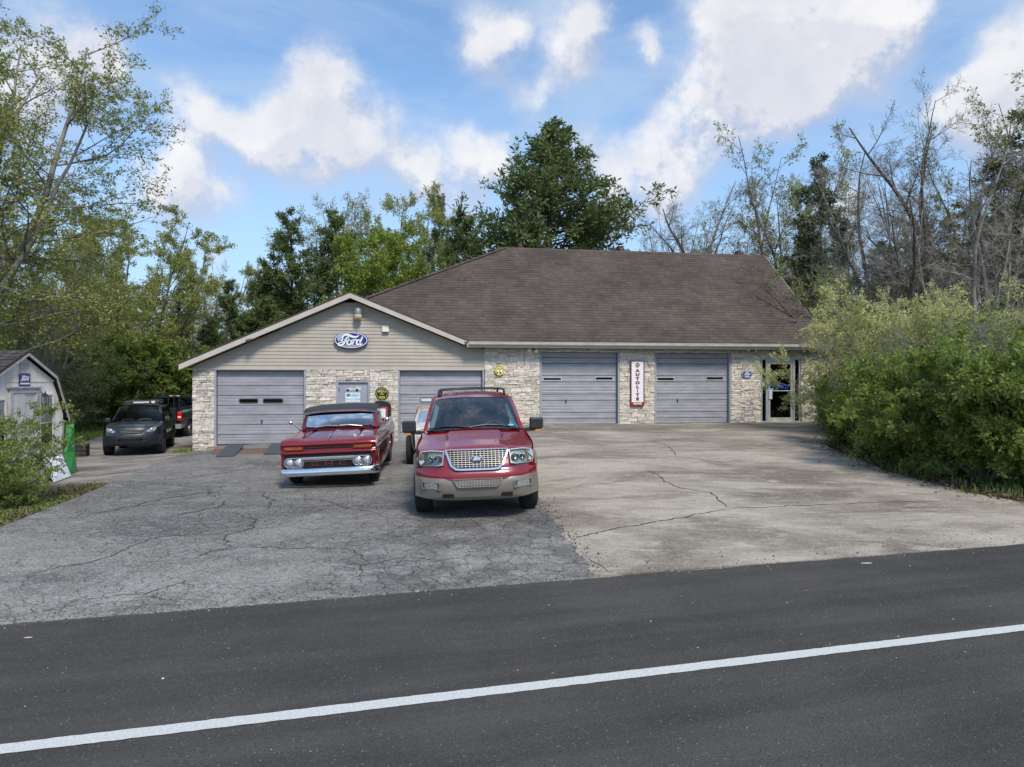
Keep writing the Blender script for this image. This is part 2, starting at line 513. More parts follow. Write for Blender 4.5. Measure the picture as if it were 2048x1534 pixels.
def road_mat():
    m = bpy.data.materials.new('road_asphalt'); m.use_nodes = True
    t = m.node_tree; k = NG(t); p = t.nodes['Principled BSDF']
    co = k.n('ShaderNodeTexCoord').outputs['Object']
    al = k.n('ShaderNodeMapping'); k.l(co, al.inputs[0]); al.inputs['Rotation'].default_value = (0, 0, -R(15.4))
    band = k.noise(k.vm('MULTIPLY', al.outputs[0], (.12, 1.5, 1)), 1.4, 5, .6)
    big = k.noise(co, .8, 5, .6)
    c = k.mix(k.ramp(k.math('ADD', k.math('MULTIPLY', band, .6), k.math('MULTIPLY', big, .4)), .36, .64), (.041, .0372, .0335), (.080, .0735, .0670))
    vo = k.n('ShaderNodeTexVoronoi'); k.l(co, vo.inputs['Vector']); vo.inputs['Scale'].default_value = 110
    sp = k.n('ShaderNodeSeparateColor'); k.l(vo.outputs['Color'], sp.inputs[0])
    c = k.mix(k.ramp(sp.outputs[0], .45, 1.0, 0, .40), c, (.115, .107, .098))
    c = k.mix(k.ramp(sp.outputs[1], .65, 1.0, 0, .65), c, (.028, .028, .029))
    c = k.mix(k.ramp(sp.outputs[2], .990, .997, 0, .7), c, (.30, .28, .24))
    # long fine scuff lines with the traffic
    sc_ = k.noise(k.vm('MULTIPLY', al.outputs[0], (.06, 9, 1)), 1.2, 4, .55)
    c = k.mix(k.ramp(sc_, .60, .70, 0, .35), c, (.045, .045, .047))
    k.l(c, p.inputs['Base Color']); p.inputs['Roughness'].default_value = .82; p.inputs['Specular IOR Level'].default_value = .3
    bn = k.n('ShaderNodeBump'); bn.inputs['Strength'].default_value = .8; bn.inputs['Distance'].default_value = .008
    k.l(k.math('ADD', vo.outputs['Distance'], k.noise(co, 160, 3)), bn.inputs['Height']); k.l(bn.outputs[0], p.inputs['Normal'])
    return m

def crack_field(k, co, scale, warp, width, seed):
    w = k.vm('SUBTRACT', k.noise(co, 1.1 * scale, 6, .7, color=True), (.5, .5, .5))
    v = k.vm('ADD', k.vm('ADD', co, k.vm('SCALE', w, scale=warp)), (seed, seed * 1.7, 0))
    vo = k.n('ShaderNodeTexVoronoi', feature='DISTANCE_TO_EDGE', voronoi_dimensions='2D'); k.l(v, vo.inputs['Vector']); vo.inputs['Scale'].default_value = scale
    return k.ramp(vo.outputs['Distance'], width * scale, width * scale * .25, 0, 1, 'LINEAR')

def lot_mat():
    m = bpy.data.materials.new('old_asphalt'); m.use_nodes = True
    t = m.node_tree; k = NG(t); p = t.nodes['Principled BSDF']
    co = k.n('ShaderNodeTexCoord').outputs['Object']
    big = k.noise(k.vm('MULTIPLY', co, (.7, 1.0, 0)), .38, 7, .62, .6)
    c = k.mix(k.ramp(big, .34, .66), (.078, .071, .064), (.205, .190, .173))
    med = k.noise(k.vm('MULTIPLY', co, (.8, 1.3, 0)), 2.3, 6, .68, .8)
    c = k.mix(k.ramp(med, .46, .70, 0, .60), c, (.32, .305, .285))
    c = k.mix(k.ramp(k.noise(k.vm('ADD', co, (9, 3, 0)), 1.7, 6, .7), .52, .72, 0, .62), c, (.085, .082, .080))
    # worn, dusty towards the road
    sep = k.n('ShaderNodeSeparateXYZ'); k.l(co, sep.inputs[0])
    ee = k.math('ADD', k.math('MULTIPLY', sep.outputs[0], -.264), k.math('MULTIPLY_ADD', sep.outputs[1], .964, -RC))
    dust = k.math('MULTIPLY', k.ramp(ee, 4.5, .3, 0, .75), k.ramp(k.noise(co, 1.1, 6, .65), .35, .62))
    c = k.mix(dust, c, (.325, .308, .283))
    vo = k.n('ShaderNodeTexVoronoi'); k.l(co, vo.inputs['Vector']); vo.inputs['Scale'].default_value = 48
    sp = k.n('ShaderNodeSeparateColor'); k.l(vo.outputs['Color'], sp.inputs[0])
    c = k.mix(k.ramp(sp.outputs[0], .5, 1, 0, .45), c, (.46, .45, .43))
    c = k.mix(k.ramp(sp.outputs[1], .55, 1, 0, .6), c, (.085, .083, .08))
    # cracks: long ones everywhere, crazed ones in patches
    big_cr = k.math('MULTIPLY', crack_field(k, co, .42, .9, .007, 3.0), k.ramp(k.noise(co, .5, 3), .50, .58))
    alli = k.math('MULTIPLY', crack_field(k, co, 1.7, .40, .007, 7.0), k.ramp(k.noise(k.vm('ADD', co, (4, 8, 0)), .42, 4, .6), .55, .62))
    fine = k.math('MULTIPLY', crack_field(k, co, 4.2, .20, .005, 1.0), k.ramp(k.noise(k.vm('ADD', co, (14, 2, 0)), .36, 4, .6), .47, .60))
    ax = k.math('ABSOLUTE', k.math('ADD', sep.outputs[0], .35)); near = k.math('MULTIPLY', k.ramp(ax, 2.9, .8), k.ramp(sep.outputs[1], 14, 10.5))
    fine2 = k.math('MULTIPLY', crack_field(k, co, 3.6, .40, .0062, 5.0), near)
    cr = k.math('MAXIMUM', k.math('MAXIMUM', big_cr, alli), k.math('MAXIMUM', fine, fine2))
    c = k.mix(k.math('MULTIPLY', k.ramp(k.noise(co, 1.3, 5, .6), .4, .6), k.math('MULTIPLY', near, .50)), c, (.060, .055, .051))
    c = k.mix(k.math('MULTIPLY', cr, .52), c, (.040, .036, .031))
    k.l(c, p.inputs['Base Color'])
    k.l(k.ramp(big, .3, .7, .62, .9, 'LINEAR'), p.inputs['Roughness']); p.inputs['Specular IOR Level'].default_value = .35
    bn = k.n('ShaderNodeBump'); bn.inputs['Strength'].default_value = .9; bn.inputs['Distance'].default_value = .012
    h = k.math('SUBTRACT', k.math('ADD', k.math('MULTIPLY', vo.outputs['Distance'], .8), k.noise(co, 30, 5, .7)), k.math('MULTIPLY', cr, 2.2))
    k.l(h, bn.inputs['Height']); k.l(bn.outputs[0], p.inputs['Normal'])
    return m

def concrete_mat(name='old_concrete', light=1.0):
    m = bpy.data.materials.new(name); m.use_nodes = True
    t = m.node_tree; k = NG(t); p = t.nodes['Principled BSDF']
    co = k.n('ShaderNodeTexCoord').outputs['Object']
    big = k.noise(k.vm('MULTIPLY', co, (.55, 1, 0)), .5, 7, .66, .5)
    c = k.mix(k.ramp(big, .34, .64), (.145 * light, .117 * light, .088 * light), (.41 * light, .357 * light, .290 * light))
    med = k.noise(k.vm('MULTIPLY', co, (.5, 1.3, 0)), 2.6, 7, .7, .9)
    c = k.mix(k.ramp(med, .48, .72, 0, .8), c, (.49 * light, .44 * light, .365 * light))
    c = k.mix(k.ramp(k.noise(k.vm('ADD', k.vm('MULTIPLY', co, (.6, 1.2, 0)), (9, 3, 0)), 1.2, 7, .7, .5), .52, .74, 0, .7), c, (.10, .085, .068))
    sep = k.n('ShaderNodeSeparateXYZ'); k.l(co, sep.inputs[0])
    dd = k.math('SUBTRACT', sep.outputs[1], k.math('MULTIPLY', sep.outputs[0], .1637))
    grime = k.math('MULTIPLY', k.ramp(dd, 18.0, 25.2, 0, .85), k.ramp(k.noise(k.vm('MULTIPLY', co, (.45, 1.5, 0)), .9, 6, .66, .5), .38, .60))
    c = k.mix(grime, c, (.115, .098, .078))
    streak = k.noise(k.vm('MULTIPLY', co, (1.0, 14, 0)), 1.6, 4, .6)
    c = k.mix(k.ramp(streak, .55, .75, 0, .30), c, (.47, .435, .38))
    vo = k.n('ShaderNodeTexVoronoi'); k.l(co, vo.inputs['Vector']); vo.inputs['Scale'].default_value = 42
    sp = k.n('ShaderNodeSeparateColor'); k.l(vo.outputs['Color'], sp.inputs[0])
    c = k.mix(k.ramp(sp.outputs[0], .6, 1, 0, .32), c, (.48, .45, .40))
    c = k.mix(k.ramp(sp.outputs[1], .6, 1, 0, .40), c, (.15, .13, .11))
    k.l(c, p.inputs['Base Color']); p.inputs['Roughness'].default_value = .85; p.inputs['Specular IOR Level'].default_value = .3
    bn = k.n('ShaderNodeBump'); bn.inputs['Strength'].default_value = .7; bn.inputs['Distance'].default_value = .010
    k.l(k.math('ADD', k.noise(co, 26, 6, .7), k.math('MULTIPLY', streak, .8)), bn.inputs['Height']); k.l(bn.outputs[0], p.inputs['Normal'])
    return m

def soil_mat():
    m = bpy.data.materials.new('soil_and_turf'); m.use_nodes = True
    t = m.node_tree; k = NG(t); p = t.nodes['Principled BSDF']
    co = k.n('ShaderNodeTexCoord').outputs['Object']
    n1 = k.noise(co, .5, 6, .65); n2 = k.noise(co, 6, 6, .7)
    soil = k.mix(k.ramp(n2, .3, .7), (.055, .042, .03), (.16, .125, .09))
    turf = k.mix(k.ramp(n2, .3, .7), (.035, .055, .014), (.10, .145, .04))
    c = k.mix(k.ramp(n1, .44, .56), soil, turf)
    k.l(c, p.inputs['Base Color']); p.inputs['Roughness'].default_value = .95; p.inputs['Specular IOR Level'].default_value = .15
    bn = k.n('ShaderNodeBump'); bn.inputs['Strength'].default_value = 1.0; bn.inputs['Distance'].default_value = .04
    k.l(n2, bn.inputs['Height']); k.l(bn.outputs[0], p.inputs['Normal'])
    return m

def lane_mat():
    m = bpy.data.materials.new('dusty_lane'); m.use_nodes = True
    t = m.node_tree; k = NG(t); p = t.nodes['Principled BSDF']
    co = k.n('ShaderNodeTexCoord').outputs['Object']
    n1 = k.noise(k.vm('MULTIPLY', co, (.6, 1.2, 0)), .8, 7, .68, .6); n2 = k.noise(co, 9, 6, .7)
    c = k.mix(k.ramp(n1, .36, .62), (.13, .105, .088), (.30, .27, .25))
    c = k.mix(k.ramp(n2, .5, .75, 0, .5), c, (.40, .37, .34))
    c = k.mix(k.ramp(k.noise(k.vm('ADD', co, (3, 5, 0)), 1.6, 6, .7), .55, .7, 0, .7), c, (.075, .06, .048))
    k.l(c, p.inputs['Base Color']); p.inputs['Roughness'].default_value = .92; p.inputs['Specular IOR Level'].default_value = .2
    bn = k.n('ShaderNodeBump'); bn.inputs['Strength'].default_value = .8; bn.inputs['Distance'].default_value = .02
    k.l(n2, bn.inputs['Height']); k.l(bn.outputs[0], p.inputs['Normal'])
    return m

SOIL = soil_mat()
def axis_vals():
    a = []
    x = 0.0; st = .5
    while x < 900:
        a.append(x)
        if x > 28: st *= 1.22
        x += st
    return a
ax_ = axis_vals()
xs = [-v for v in ax_[::-1][:-1]] + ax_
ys = [-v for v in ax_[::-1][:-1] ] + ax_
xs = [x - 2 for x in xs]; ys = [y + 14 for y in ys]
PAVE_SINK = .05
gx, gy = len(xs), len(ys)
Vg = np.array([(x, y, gh(x, y) - PAVE_SINK) for y in ys for x in xs], np.float32)
ii, jj = np.meshgrid(np.arange(gx - 1), np.arange(gy - 1))
a = (jj * gx + ii).ravel()
fast_mesh('ground', Vg, np.stack([a, a + 1, a + gx + 1, a + gx], 1), SOIL, kind='structure', smooth=True)

# road, its edge line
mroad = road_mat()
def rp(s, e, z=0.0):
    p = RT * s + RN * (RC + e); return (p.x, p.y, z)
m = MB()
srange = [-140 + i * .35 for i in range(801)]
rr = random.Random(5)
top = [rr.uniform(-.022, .022) for _ in srange]
n = len(srange)
V = [rp(s, -10.6, .012) for s in srange] + [rp(s, -.05, .012) for s in srange] + [rp(s, top[i], .004) for i, s in enumerate(srange)] + [rp(s, top[i], -.06) for i, s in enumerate(srange)]
m.v = V
m.f = [(r * n + i, r * n + i + 1, (r + 1) * n + i + 1, (r + 1) * n + i) for r in range(3) for i in range(n - 1)]
m.build('road', mroad, kind='structure', fixn=False)
mline = pm('worn_white_line', (.50, .51, .495), .75, var=.10, scale=55, bump=.5, bscale=120, detail=8)
m = MB()
sl = [-60 + i * .05 for i in range(2401)]
n = len(sl)
m.v = [rp(s, -2.575 + rr.uniform(-.004, .004), .0165) for s in sl] + [rp(s, -2.445 + rr.uniform(-.004, .004), .0165) for s in sl]
m.f = [(i, i + 1, n + i + 1, n + i) for i in range(n - 1)]
m.build('road_edge_line', mline, kind='structure', fixn=False)

# paved yard
def re_pt(x, e=-.02): return (x, (RC + e - RN.x * x) / RN.y)
joint = [re_pt(.92), (.86, 8.3), (.60, 10.4), (.43, 12.1), (.30, 14.5), (.1, 18), (-.5, 22.5), (-1.05, 25.9)]
lot_left = [re_pt(-6.5), (-7.1, 8.0), (-7.6, 10.5), (-8.25, 13.9), (-8.75, 16.0), (-10.0, 20.5), (-10.95, 24.25)]
wall_r = [(12.4, 28.06)]
con_r = [re_pt(10.8), (9.3, 11.6), (8.55, 13.2), (8.3, 15.5), (8.9, 20), (11.6, 25.4), (12.5, 28.0)]
lot = grid_between('asphalt_yard', lot_left, [(x + .02, y) for x, y in joint], 420, 36, .010, lot_mat(), ragged_r=.055, skirt=.05)
con = grid_between('concrete_apron', [(x - .5, y) for x, y in joint], con_r, 160, 60, -.008, concrete_mat(), skirt=.08)
lane = grid_between('dusty_lane', [(-10.4, 15.6), (-11.2, 18.0), (-13.6, 22), (-16.6, 27), (-19.5, 37)], [(-8.5, 15.3), (-9.4, 18.8), (-10.85, 24.0), (-10.95, 27), (-12.0, 37)], 60, 14, -.004, lane_mat(), skirt=.08)

# cracks and saw joints drawn as narrow sunk ribbons on the pavement
mcr = pm('crack_dirt', (.045, .038, .03), .95, var=.3, scale=20)
def crack(pts, w, lift, seed, name='pavement_crack', amp=.05):
    rr = random.Random(seed); P = []
    for (x0, y0), (x1, y1) in zip(pts, pts[1:]):
        L = math.hypot(x1 - x0, y1 - y0); k = max(2, int(L / .07))
        for i in range(k):
            t = i / k; P.append([x0 + (x1 - x0) * t, y0 + (y1 - y0) * t])
    P.append(list(pts[-1]))
    jx = jy = 0
    for p in P:
        jx = jx * .75 + rr.uniform(-amp, amp) * .6; jy = jy * .75 + rr.uniform(-amp, amp) * .6
        p[0] += jx; p[1] += jy
    m = MB(); V = []
    n = len(P)
    for i, p in enumerate(P):
        q0, q1 = P[max(0, i - 1)], P[min(n - 1, i + 1)]
        d = Vector((q1[0] - q0[0], q1[1] - q0[1])); d = d.normalized() if d.length else Vector((1, 0))
        ww = w * rr.uniform(.35, 1.3) * (min(1, i / 6, (n - 1 - i) / 6) * .8 + .2)
        for sgn in (-1, 1):
            x, y = p[0] - d.y * ww * sgn, p[1] + d.x * ww * sgn
            V.append((x, y, gh(x, y) + lift))
    m.v = V; m.f = [(2 * i, 2 * i + 1, 2 * i + 3, 2 * i + 2) for i in range(n - 1)]
    return m.build(name, mcr, kind='structure', fixn=False)
def gp(px, py):
    "ground point seen at a photograph pixel"
    Y = 12.0
    for _ in range(30):
        x = (px - 1024) / F * Y; Y = .5 * Y + .5 * (CAMH - gh(x, Y)) * F / (py - 760)
    return ((px - 1024) / F * Y, Y)
CL = -.004
for i, (pts, w) in enumerate([
    ([(1142, 1078), (1210, 1060), (1330, 1040), (1420, 1022), (1462, 1016)], .016), ([(1462, 1016), (1600, 1010), (1760, 1004), (1900, 1000)], .012),
    ([(1462, 1016), (1432, 1000), (1420, 985), (1360, 975), (1330, 962), (1310, 948), (1300, 940)], .016),
    ([(1300, 880), (1340, 893), (1352, 912)], .014), ([(1352, 912), (1400, 918), (1450, 934)], .010), ([(1130, 1060), (1150, 1080), (1142, 1078)], .012),
    ([(1176, 1112), (1200, 1130), (1205, 1142)], .012), ([(1100, 985), (1170, 968), (1260, 960)], .006), ([(1560, 905), (1690, 898)], .006)]):
    crack([gp(*q) for q in pts], w, CL, 20 + i)
LL = .0135
for i, (pts, w) in enumerate([
    ([(180, 1030), (270, 1015), (320, 1000), (420, 985), (440, 990), (520, 985)], .022), ([(330, 1038), (372, 1028), (450, 1012), (455, 1000)], .024),
    ([(452, 1024), (512, 1040), (505, 1058), (455, 1070), (440, 1092), (470, 1098)], .018), ([(455, 1070), (380, 1072), (300, 1078), (200, 1120), (60, 1150)], .013),
    ([(470, 1098), (600, 1098), (700, 1096), (720, 1118), (760, 1130)], .010), ([(385, 1120), (420, 1102), (470, 1098)], .014),
    ([(340, 960), (410, 952), (500, 938), (520, 932)], .020), ([(520, 985), (545, 1000), (540, 1020)], .020), ([(560, 1000), (640, 1000), (700, 1020), (780, 1030)], .012),
    ([(150, 1205), (300, 1190), (380, 1160), (390, 1180)], .009), ([(700, 1160), (730, 1130), (800, 1120), (880, 1122)], .010), ([(420, 980), (425, 990), (432, 996)], .022)]):
    crack([gp(*q) for q in pts], w, LL, 60 + i, amp=.07)

# concrete sill in front of the left bays
m = MB()
Q0 = [W(-10.5, -.95), W(-1.2, -.95), W(-1.2, .12), W(-10.5, .12)]
zt = .0
m.v = [(p.x, p.y, gh(p.x, p.y) + .014) for p in Q0[:2]] + [(Q0[2].x, Q0[2].y, -.02), (Q0[3].x, Q0[3].y, -.06)] + [(p.x, p.y, -.4) for p in Q0]
m.f = [(0, 1, 2, 3), (0, 4, 5, 1), (1, 5, 6, 2), (3, 7, 4, 0)]
m.build('concrete_sill', concrete_mat('sill_concrete', 1.15), kind='structure')
# ================================================================= garage building
M_stone = island_mat('ledge_stone', [(.68, .60, .50), (.74, .67, .57), (.57, .49, .41), (.70, .64, .57), (.45, .39, .33), (.76, .70, .61), (.63, .56, .50)], .85, bump=.9, bscale=28, noise_amt=.28, nscale=14)
M_mortar = pm('dark_mortar', (.13, .11, .095), .95, var=.3, scale=20)
M_siding = pm('taupe_vinyl', (.39, .345, .285), .55, var=.05, scale=1.5)
M_trim = pm('taupe_trim', (.48, .425, .37), .5, var=.05, scale=2)
M_soffit = pm('soffit_brown', (.14, .12, .09), .8, var=.25, scale=9)
M_gutter = pm('gutter_metal', (.52, .485, .43), .4, var=.07, scale=2.5, metal=.1)
M_shing = island_mat('brown_shingle', [(.086, .068, .058), (.099, .079, .067), (.076, .062, .054), (.109, .087, .075), (.091, .074, .065)], .95, bump=.6, bscale=90, noise_amt=.20, nscale=.7, spec=.12)
M_shing_dark = pm('patched_shingle', (.070, .063, .064), .95, var=.2, scale=5, spec=.1)
M_under = pm('roof_felt', (.040, .034, .032), .95, var=.1)
M_gdoor = pm('grey_blue_door_paint', (.285, .283, .312), .42, var=.09, scale=1.6, stretch=(1, 1, 3), detail=8, bump=.05, bscale=14)
M_jamb = pm('grey_jamb_paint', (.30, .31, .35), .5, var=.08, scale=5)
M_alu = pm('pale_aluminium', (.55, .58, .58), .38, metal=.55, var=.06, scale=3)
M_alu_dirty = pm('stained_aluminium', (.46, .45, .36), .5, metal=.3, var=.2, scale=3)
M_black = pm('black_rubber', (.018, .018, .019), .7, var=.2, scale=10)
M_darkpane = glass_mat('dark_pane', (.55, .55, .50), 1.0, 1.5)
M_whitepane = pm('papered_pane', (.62, .62, .58), .4, var=.1, scale=4)
M_rust = pm('rusty_turbine', (.20, .075, .045), .75, metal=.3, var=.3, scale=12, col2=(.10, .05, .04))
M_steel = pm('dark_steel', (.08, .08, .085), .5, metal=.5, var=.2, scale=8)
M_wallback = pm('block_wall', (.38, .35, .31), .9, var=.15, scale=4, bump=.4)

bld = thing('garage_building', 'long stone-faced repair garage with brown shingle roof, siding gable and four roller doors', 'building', (0, 0, 0))
Wf = lambda a, b, t: W(a, t, b)          # a along the wall, b height, t depth behind the face

EAVE_U0, EAVE_U1 = -9.2, 12.5
RV, RZ, EV, EZ = 4.75, 7.93, -.50, 3.52
SL = (RZ - EZ) / (RV - EV)
def roof_z(v): return EZ + (v - EV) * SL

# stones: ledge pieces, irregular strips
ZL = 3.36
def base_z(u):
    p = W(u, 0); return gh(p.x, p.y) - .05
PIERS = [(-11.04, -10.33, -.30, 2.56), (-7.30, -6.27, -.1, 2.56), (-6.27, -5.11, 2.20, 2.56), (-5.11, -4.12, -.1, 2.56), (-1.01, 1.03, -.05, ZL), (1.03, 4.08, 3.235, ZL),
         (4.08, 5.46, .50, ZL), (5.46, 8.55, 3.235, ZL), (8.55, 9.78, .50, ZL), (9.78, 11.47, 3.06, ZL), (11.47, 12.22, .50, ZL)]
stones = []
rs = random.Random(42)
for (u0, u1, z0, z1) in PIERS:
    lintel = (z1 - z0) < .5
    z = z0
    while z < z1 - .01:
        # a course block about .16 high, split into one to three ledges
        H = min(rs.uniform(.11, .19), z1 - z)
        if z1 - (z + H) < .05: H = z1 - z
        u = u0
        while u < u1 - .01:
            L = min(rs.uniform(.30, .62), u1 - u)
            if u1 - (u + L) < .12: L = u1 - u
            nl = rs.choice((1, 2, 2, 2, 3))
            cuts = sorted([0] + [min(.85, max(.15, (i + 1) / nl + rs.uniform(-.13, .13))) for i in range(nl - 1)] + [1])
            for a, b in zip(cuts, cuts[1:]):
                uu = u
                while uu < u + L - .01:
                    l2 = min(rs.uniform(.12, .5), u + L - uu)
                    if u + L - (uu + l2) < .07: l2 = u + L - uu
                    stones.append((uu, uu + l2, z + H * a, z + H * b, rs.uniform(.018, .055)))
                    uu += l2
            u += L
        z += H
def stone_mb(st):
    u0, u1, za, zb, d = st
    g = .0045
    u0 += g; u1 -= g; za += g; zb -= g
    m = MB(); tw = rs.uniform(-.016, .016); bu = rs.uniform(-.006, .006)
    P = [(u0, za, -d + tw), (u1, za, -d - tw), (u1, zb, -d - tw - .012 + rs.uniform(0, .02)), (u0, zb, -d + tw + .0 + rs.uniform(-.012, .012))]
    um = (u0 + u1) / 2 + rs.uniform(-.3, .3) * (u1 - u0) * .5
    V = [W(a, t, b) for a, b, t in P] + [W(u0, .03, za), W(u1, .03, za), W(u1, .03, zb), W(u0, .03, zb)]
    V += [W(um, -d - rs.uniform(-.004, .014), za + rs.uniform(-.3, .2) * .01), W(um, -d - rs.uniform(.0, .02), zb + rs.uniform(-.1, .4) * .012)]
    Q = [(0, 8, 9, 3), (8, 1, 2, 9), (0, 3, 7, 4), (1, 5, 6, 2), (3, 9, 2, 6, 7), (0, 4, 5, 1, 8)]
    return V, Q
order = sorted(stones, key=lambda s: -(s[1] - s[0]) * (s[3] - s[2]))
for i, st in enumerate(order[:300]):
    m = MB(); m.add(*stone_mb(st)); m.build('stone', M_stone, bld, fixn=True)
m = MB()
for st in order[300:]: m.add(*stone_mb(st))
m.build('ledge_stones', M_stone, bld, kind='stuff')
for (u0, u1, z0, z1) in PIERS:
    m = MB(); m.prism([(u0, z0 - .3 if z0 < 1 else z0), (u1, z0 - .3 if z0 < 1 else z0), (u1, z1), (u0, z1)], Wf, .0, .20)
    m.build('mortar_bed', M_mortar, bld)
# side and back walls of the shell
m = MB()
BD = 9.4
for pts in ([(-11.0, .2), (-11.0, BD), (-10.8, BD), (-10.8, .2)], [(12.0, .2), (12.0, BD), (12.2, BD), (12.2, .2)], [(-10.8, BD - .2), (-10.8, BD), (12.0, BD), (12.0, BD - .2)]):
    h = 2.5 if pts[0][0] < -5 and pts[2][0] < 0 else 3.4
    m.prism(pts, lambda a, b, t: W(a, b, t), -.6, h)
m.build('block_wall', M_wallback, bld)
m = MB()
V = [W(12.03, .2, 3.4), W(12.03, BD, 3.4), W(12.03, RV, roof_z(RV) - .1), W(12.17, .2, 3.4), W(12.17, BD, 3.4), W(12.17, RV, roof_z(RV) - .1)]
m.add(V, [(0, 1, 2), (3, 5, 4), (0, 3, 4, 1), (1, 4, 5, 2), (2, 5, 3, 0)])
m.build('side_gable', M_siding, bld)
# dark floor and inner partition so that nothing shines through the panes
m = MB(); m.prism([(-10.8, 2.2), (12.0, 2.2), (12.0, 2.35), (-10.8, 2.35)], lambda a, b, t: W(a, b, t), -.2, 3.4)
m.build('partition', pm('brown_panelling', (.34, .25, .16), .7, var=.3, scale=2), bld)
m = MB(); m.prism([(-.9, .0), (12.0, .0), (12.0, 2.2), (-.9, 2.2)], lambda a, b, t: W(a, b, t), .30, .57)
m.build('floor_slab', concrete_mat('floor_concrete', .5), bld)

# ---- lap siding boards of the gable
GPK, GPZ = -5.77, 5.07                     # peak
GL, GLZ, GR, GRZ = -11.36, 2.56, -1.70, 3.44
def gable_top(u):
    return GLZ + (u - GL) * (GPZ - GLZ) / (GPK - GL) if u < GPK else GRZ + (GR - u) * (GPZ - GRZ) / (GR - GPK)
nb = 19; zb0, zb1 = 2.585, 4.93
bh = (zb1 - zb0) / nb
for i in range(nb):
    za = zb0 + i * bh; zc = za + bh
    def lim(z):
        lo = GL + (z - GLZ) * (GPK - GL) / (GPZ - GLZ) + .10
        hi = GR - (z - GRZ) * (GR - GPK) / (GPZ - GRZ) - .10 if z > 3.36 else -1.03
        return max(lo, -11.03), min(hi, -1.03)
    a0, a1 = lim(za); b0, b1 = lim(zc)
    m = MB()
    V = [W(a0, -.045, za), W(a1, -.045, za), W(b1, -.028, zc), W(b0, -.028, zc), W(a0, .0, za), W(a1, .0, za), W(b1, .0, zc), W(b0, .0, zc)]
    # a small drip edge gives each board its shadow line
    m.add(V, [(0, 1, 2, 3), (0, 4, 5, 1), (1, 5, 6, 2), (3, 2, 6, 7), (0, 3, 7, 4)])
    m.build('siding_board', M_siding, bld)
m = MB(); m.prism([(-11.0, 2.585), (-1.03, 2.585), (-1.03, 3.4), (-1.75, 3.4), (GPK, 5.0), (-11.0, 2.68)], Wf, .0, .15)
m.build('gable_sheathing', M_under, bld)
m = MB(); m.prism([(-11.04, 2.555), (-1.02, 2.555), (-1.02, 2.59), (-11.04, 2.59)], Wf, -.055, .0)
m.build('siding_starter_strip', M_trim, bld)
m = MB(); m.prism([(-1.03, 2.59), (-.985, 2.59), (-.985, 3.36), (-1.03, 3.36)], Wf, -.06, .0)
m.build('corner_trim', M_trim, bld)

# ---- wing roof with rakes
OV = -.42
def gline(u): return gable_top(u) + .02
m = MB()
for (ua, za, ub, zb) in ((GL, GLZ, GPK, GPZ), (GPK, GPZ, GR, GRZ)):
    m.prism([(ua, za - .02), (ub, zb - .02), (ub, zb + .16), (ua, za + .16)], Wf, OV - .03, OV)
m.build('rake_fascia', M_trim, bld)
m = MB()
for (ua, za, ub, zb) in ((GL, GLZ, GPK, GPZ), (GPK, GPZ, GR, GRZ)):
    m.prism([(ua, za - .0), (ub, zb - .0), (ub, zb + .03), (ua, za + .03)], Wf, OV, .0)
m.build('rake_soffit', M_trim, bld)
def vend(z): return max(.4, EV + (z - EZ) / SL)
m = MB()
tk = .17
V = []
for dz in (tk, tk + .035):
    V += [W(GL - .04, OV - .05, GLZ + dz), W(GPK, OV - .05, GPZ + dz), W(GPK, BD, GPZ + dz), W(GL - .04, BD, GLZ + dz)]
m.add(V, [(0, 1, 2, 3), (4, 7, 6, 5), (0, 4, 5, 1), (1, 5, 6, 2), (2, 6, 7, 3), (3, 7, 4, 0)])
V = []
for dz in (tk, tk + .035):
    V += [W(GPK, OV - .05, GPZ + dz), W(GR - .02, OV - .05, GRZ + dz), W(GR - .02, .3, GRZ + dz), W(GPK, 2.2, GPZ + dz)]
m.add(V, [(0, 1, 2, 3), (4, 7, 6, 5), (0, 4, 5, 1), (1, 5, 6, 2), (2, 6, 7, 3), (3, 7, 4, 0)])
m.build('wing_roof', M_shing, bld)

# ---- main roof: felt planes, then courses of three-tab shingles
RU0, RU1 = .46, 12.56
m = MB()
def wing_z(u): return gable_top(u) + tk + .03
vpk = EV + (wing_z(GPK) - EZ) / SL
hipt = next(t / 200 for t in range(200) if EZ + (RZ - EZ) * t / 200 > wing_z(EAVE_U0 + (RU0 - EAVE_U0) * t / 200))
hu, hv, hz = EAVE_U0 + (RU0 - EAVE_U0) * hipt, EV + (RV - EV) * hipt, EZ + (RZ - EZ) * hipt
V = [W(GR - .02, EV, EZ), W(EAVE_U1, EV, EZ), W(RU1, RV, RZ), W(RU0, RV, RZ), W(EAVE_U1, 2 * RV - EV, EZ), W(EAVE_U0, 2 * RV - EV, EZ), W(hu, hv, hz), W(GPK, vpk, wing_z(GPK))]
m.add(V, [(0, 1, 2, 3, 6, 7), (3, 2, 4, 5), (6, 3, 5)])
Vl = [(p.x, p.y, p.z - .07) for p in V]
m.add(Vl, [(7, 6, 3, 2, 1, 0), (5, 4, 2, 3), (5, 3, 6)])
m.add([V[1], V[2], V[4], Vl[1], Vl[2], Vl[4]], [(0, 1, 4, 3), (1, 2, 5, 4)])
m.build('roof_deck', M_under, bld)
slope_len = math.hypot(RV - EV, RZ - EZ)
ncourse = 38
ch = slope_len / ncourse
sv_, sz_ = (RV - EV) / slope_len, (RZ - EZ) / slope_len
def rpnt(u, s, lift): return W(u, EV + s * sv_ - lift * sz_, EZ + s * sz_ + lift * sv_)
rsh = random.Random(9)
tabs = []
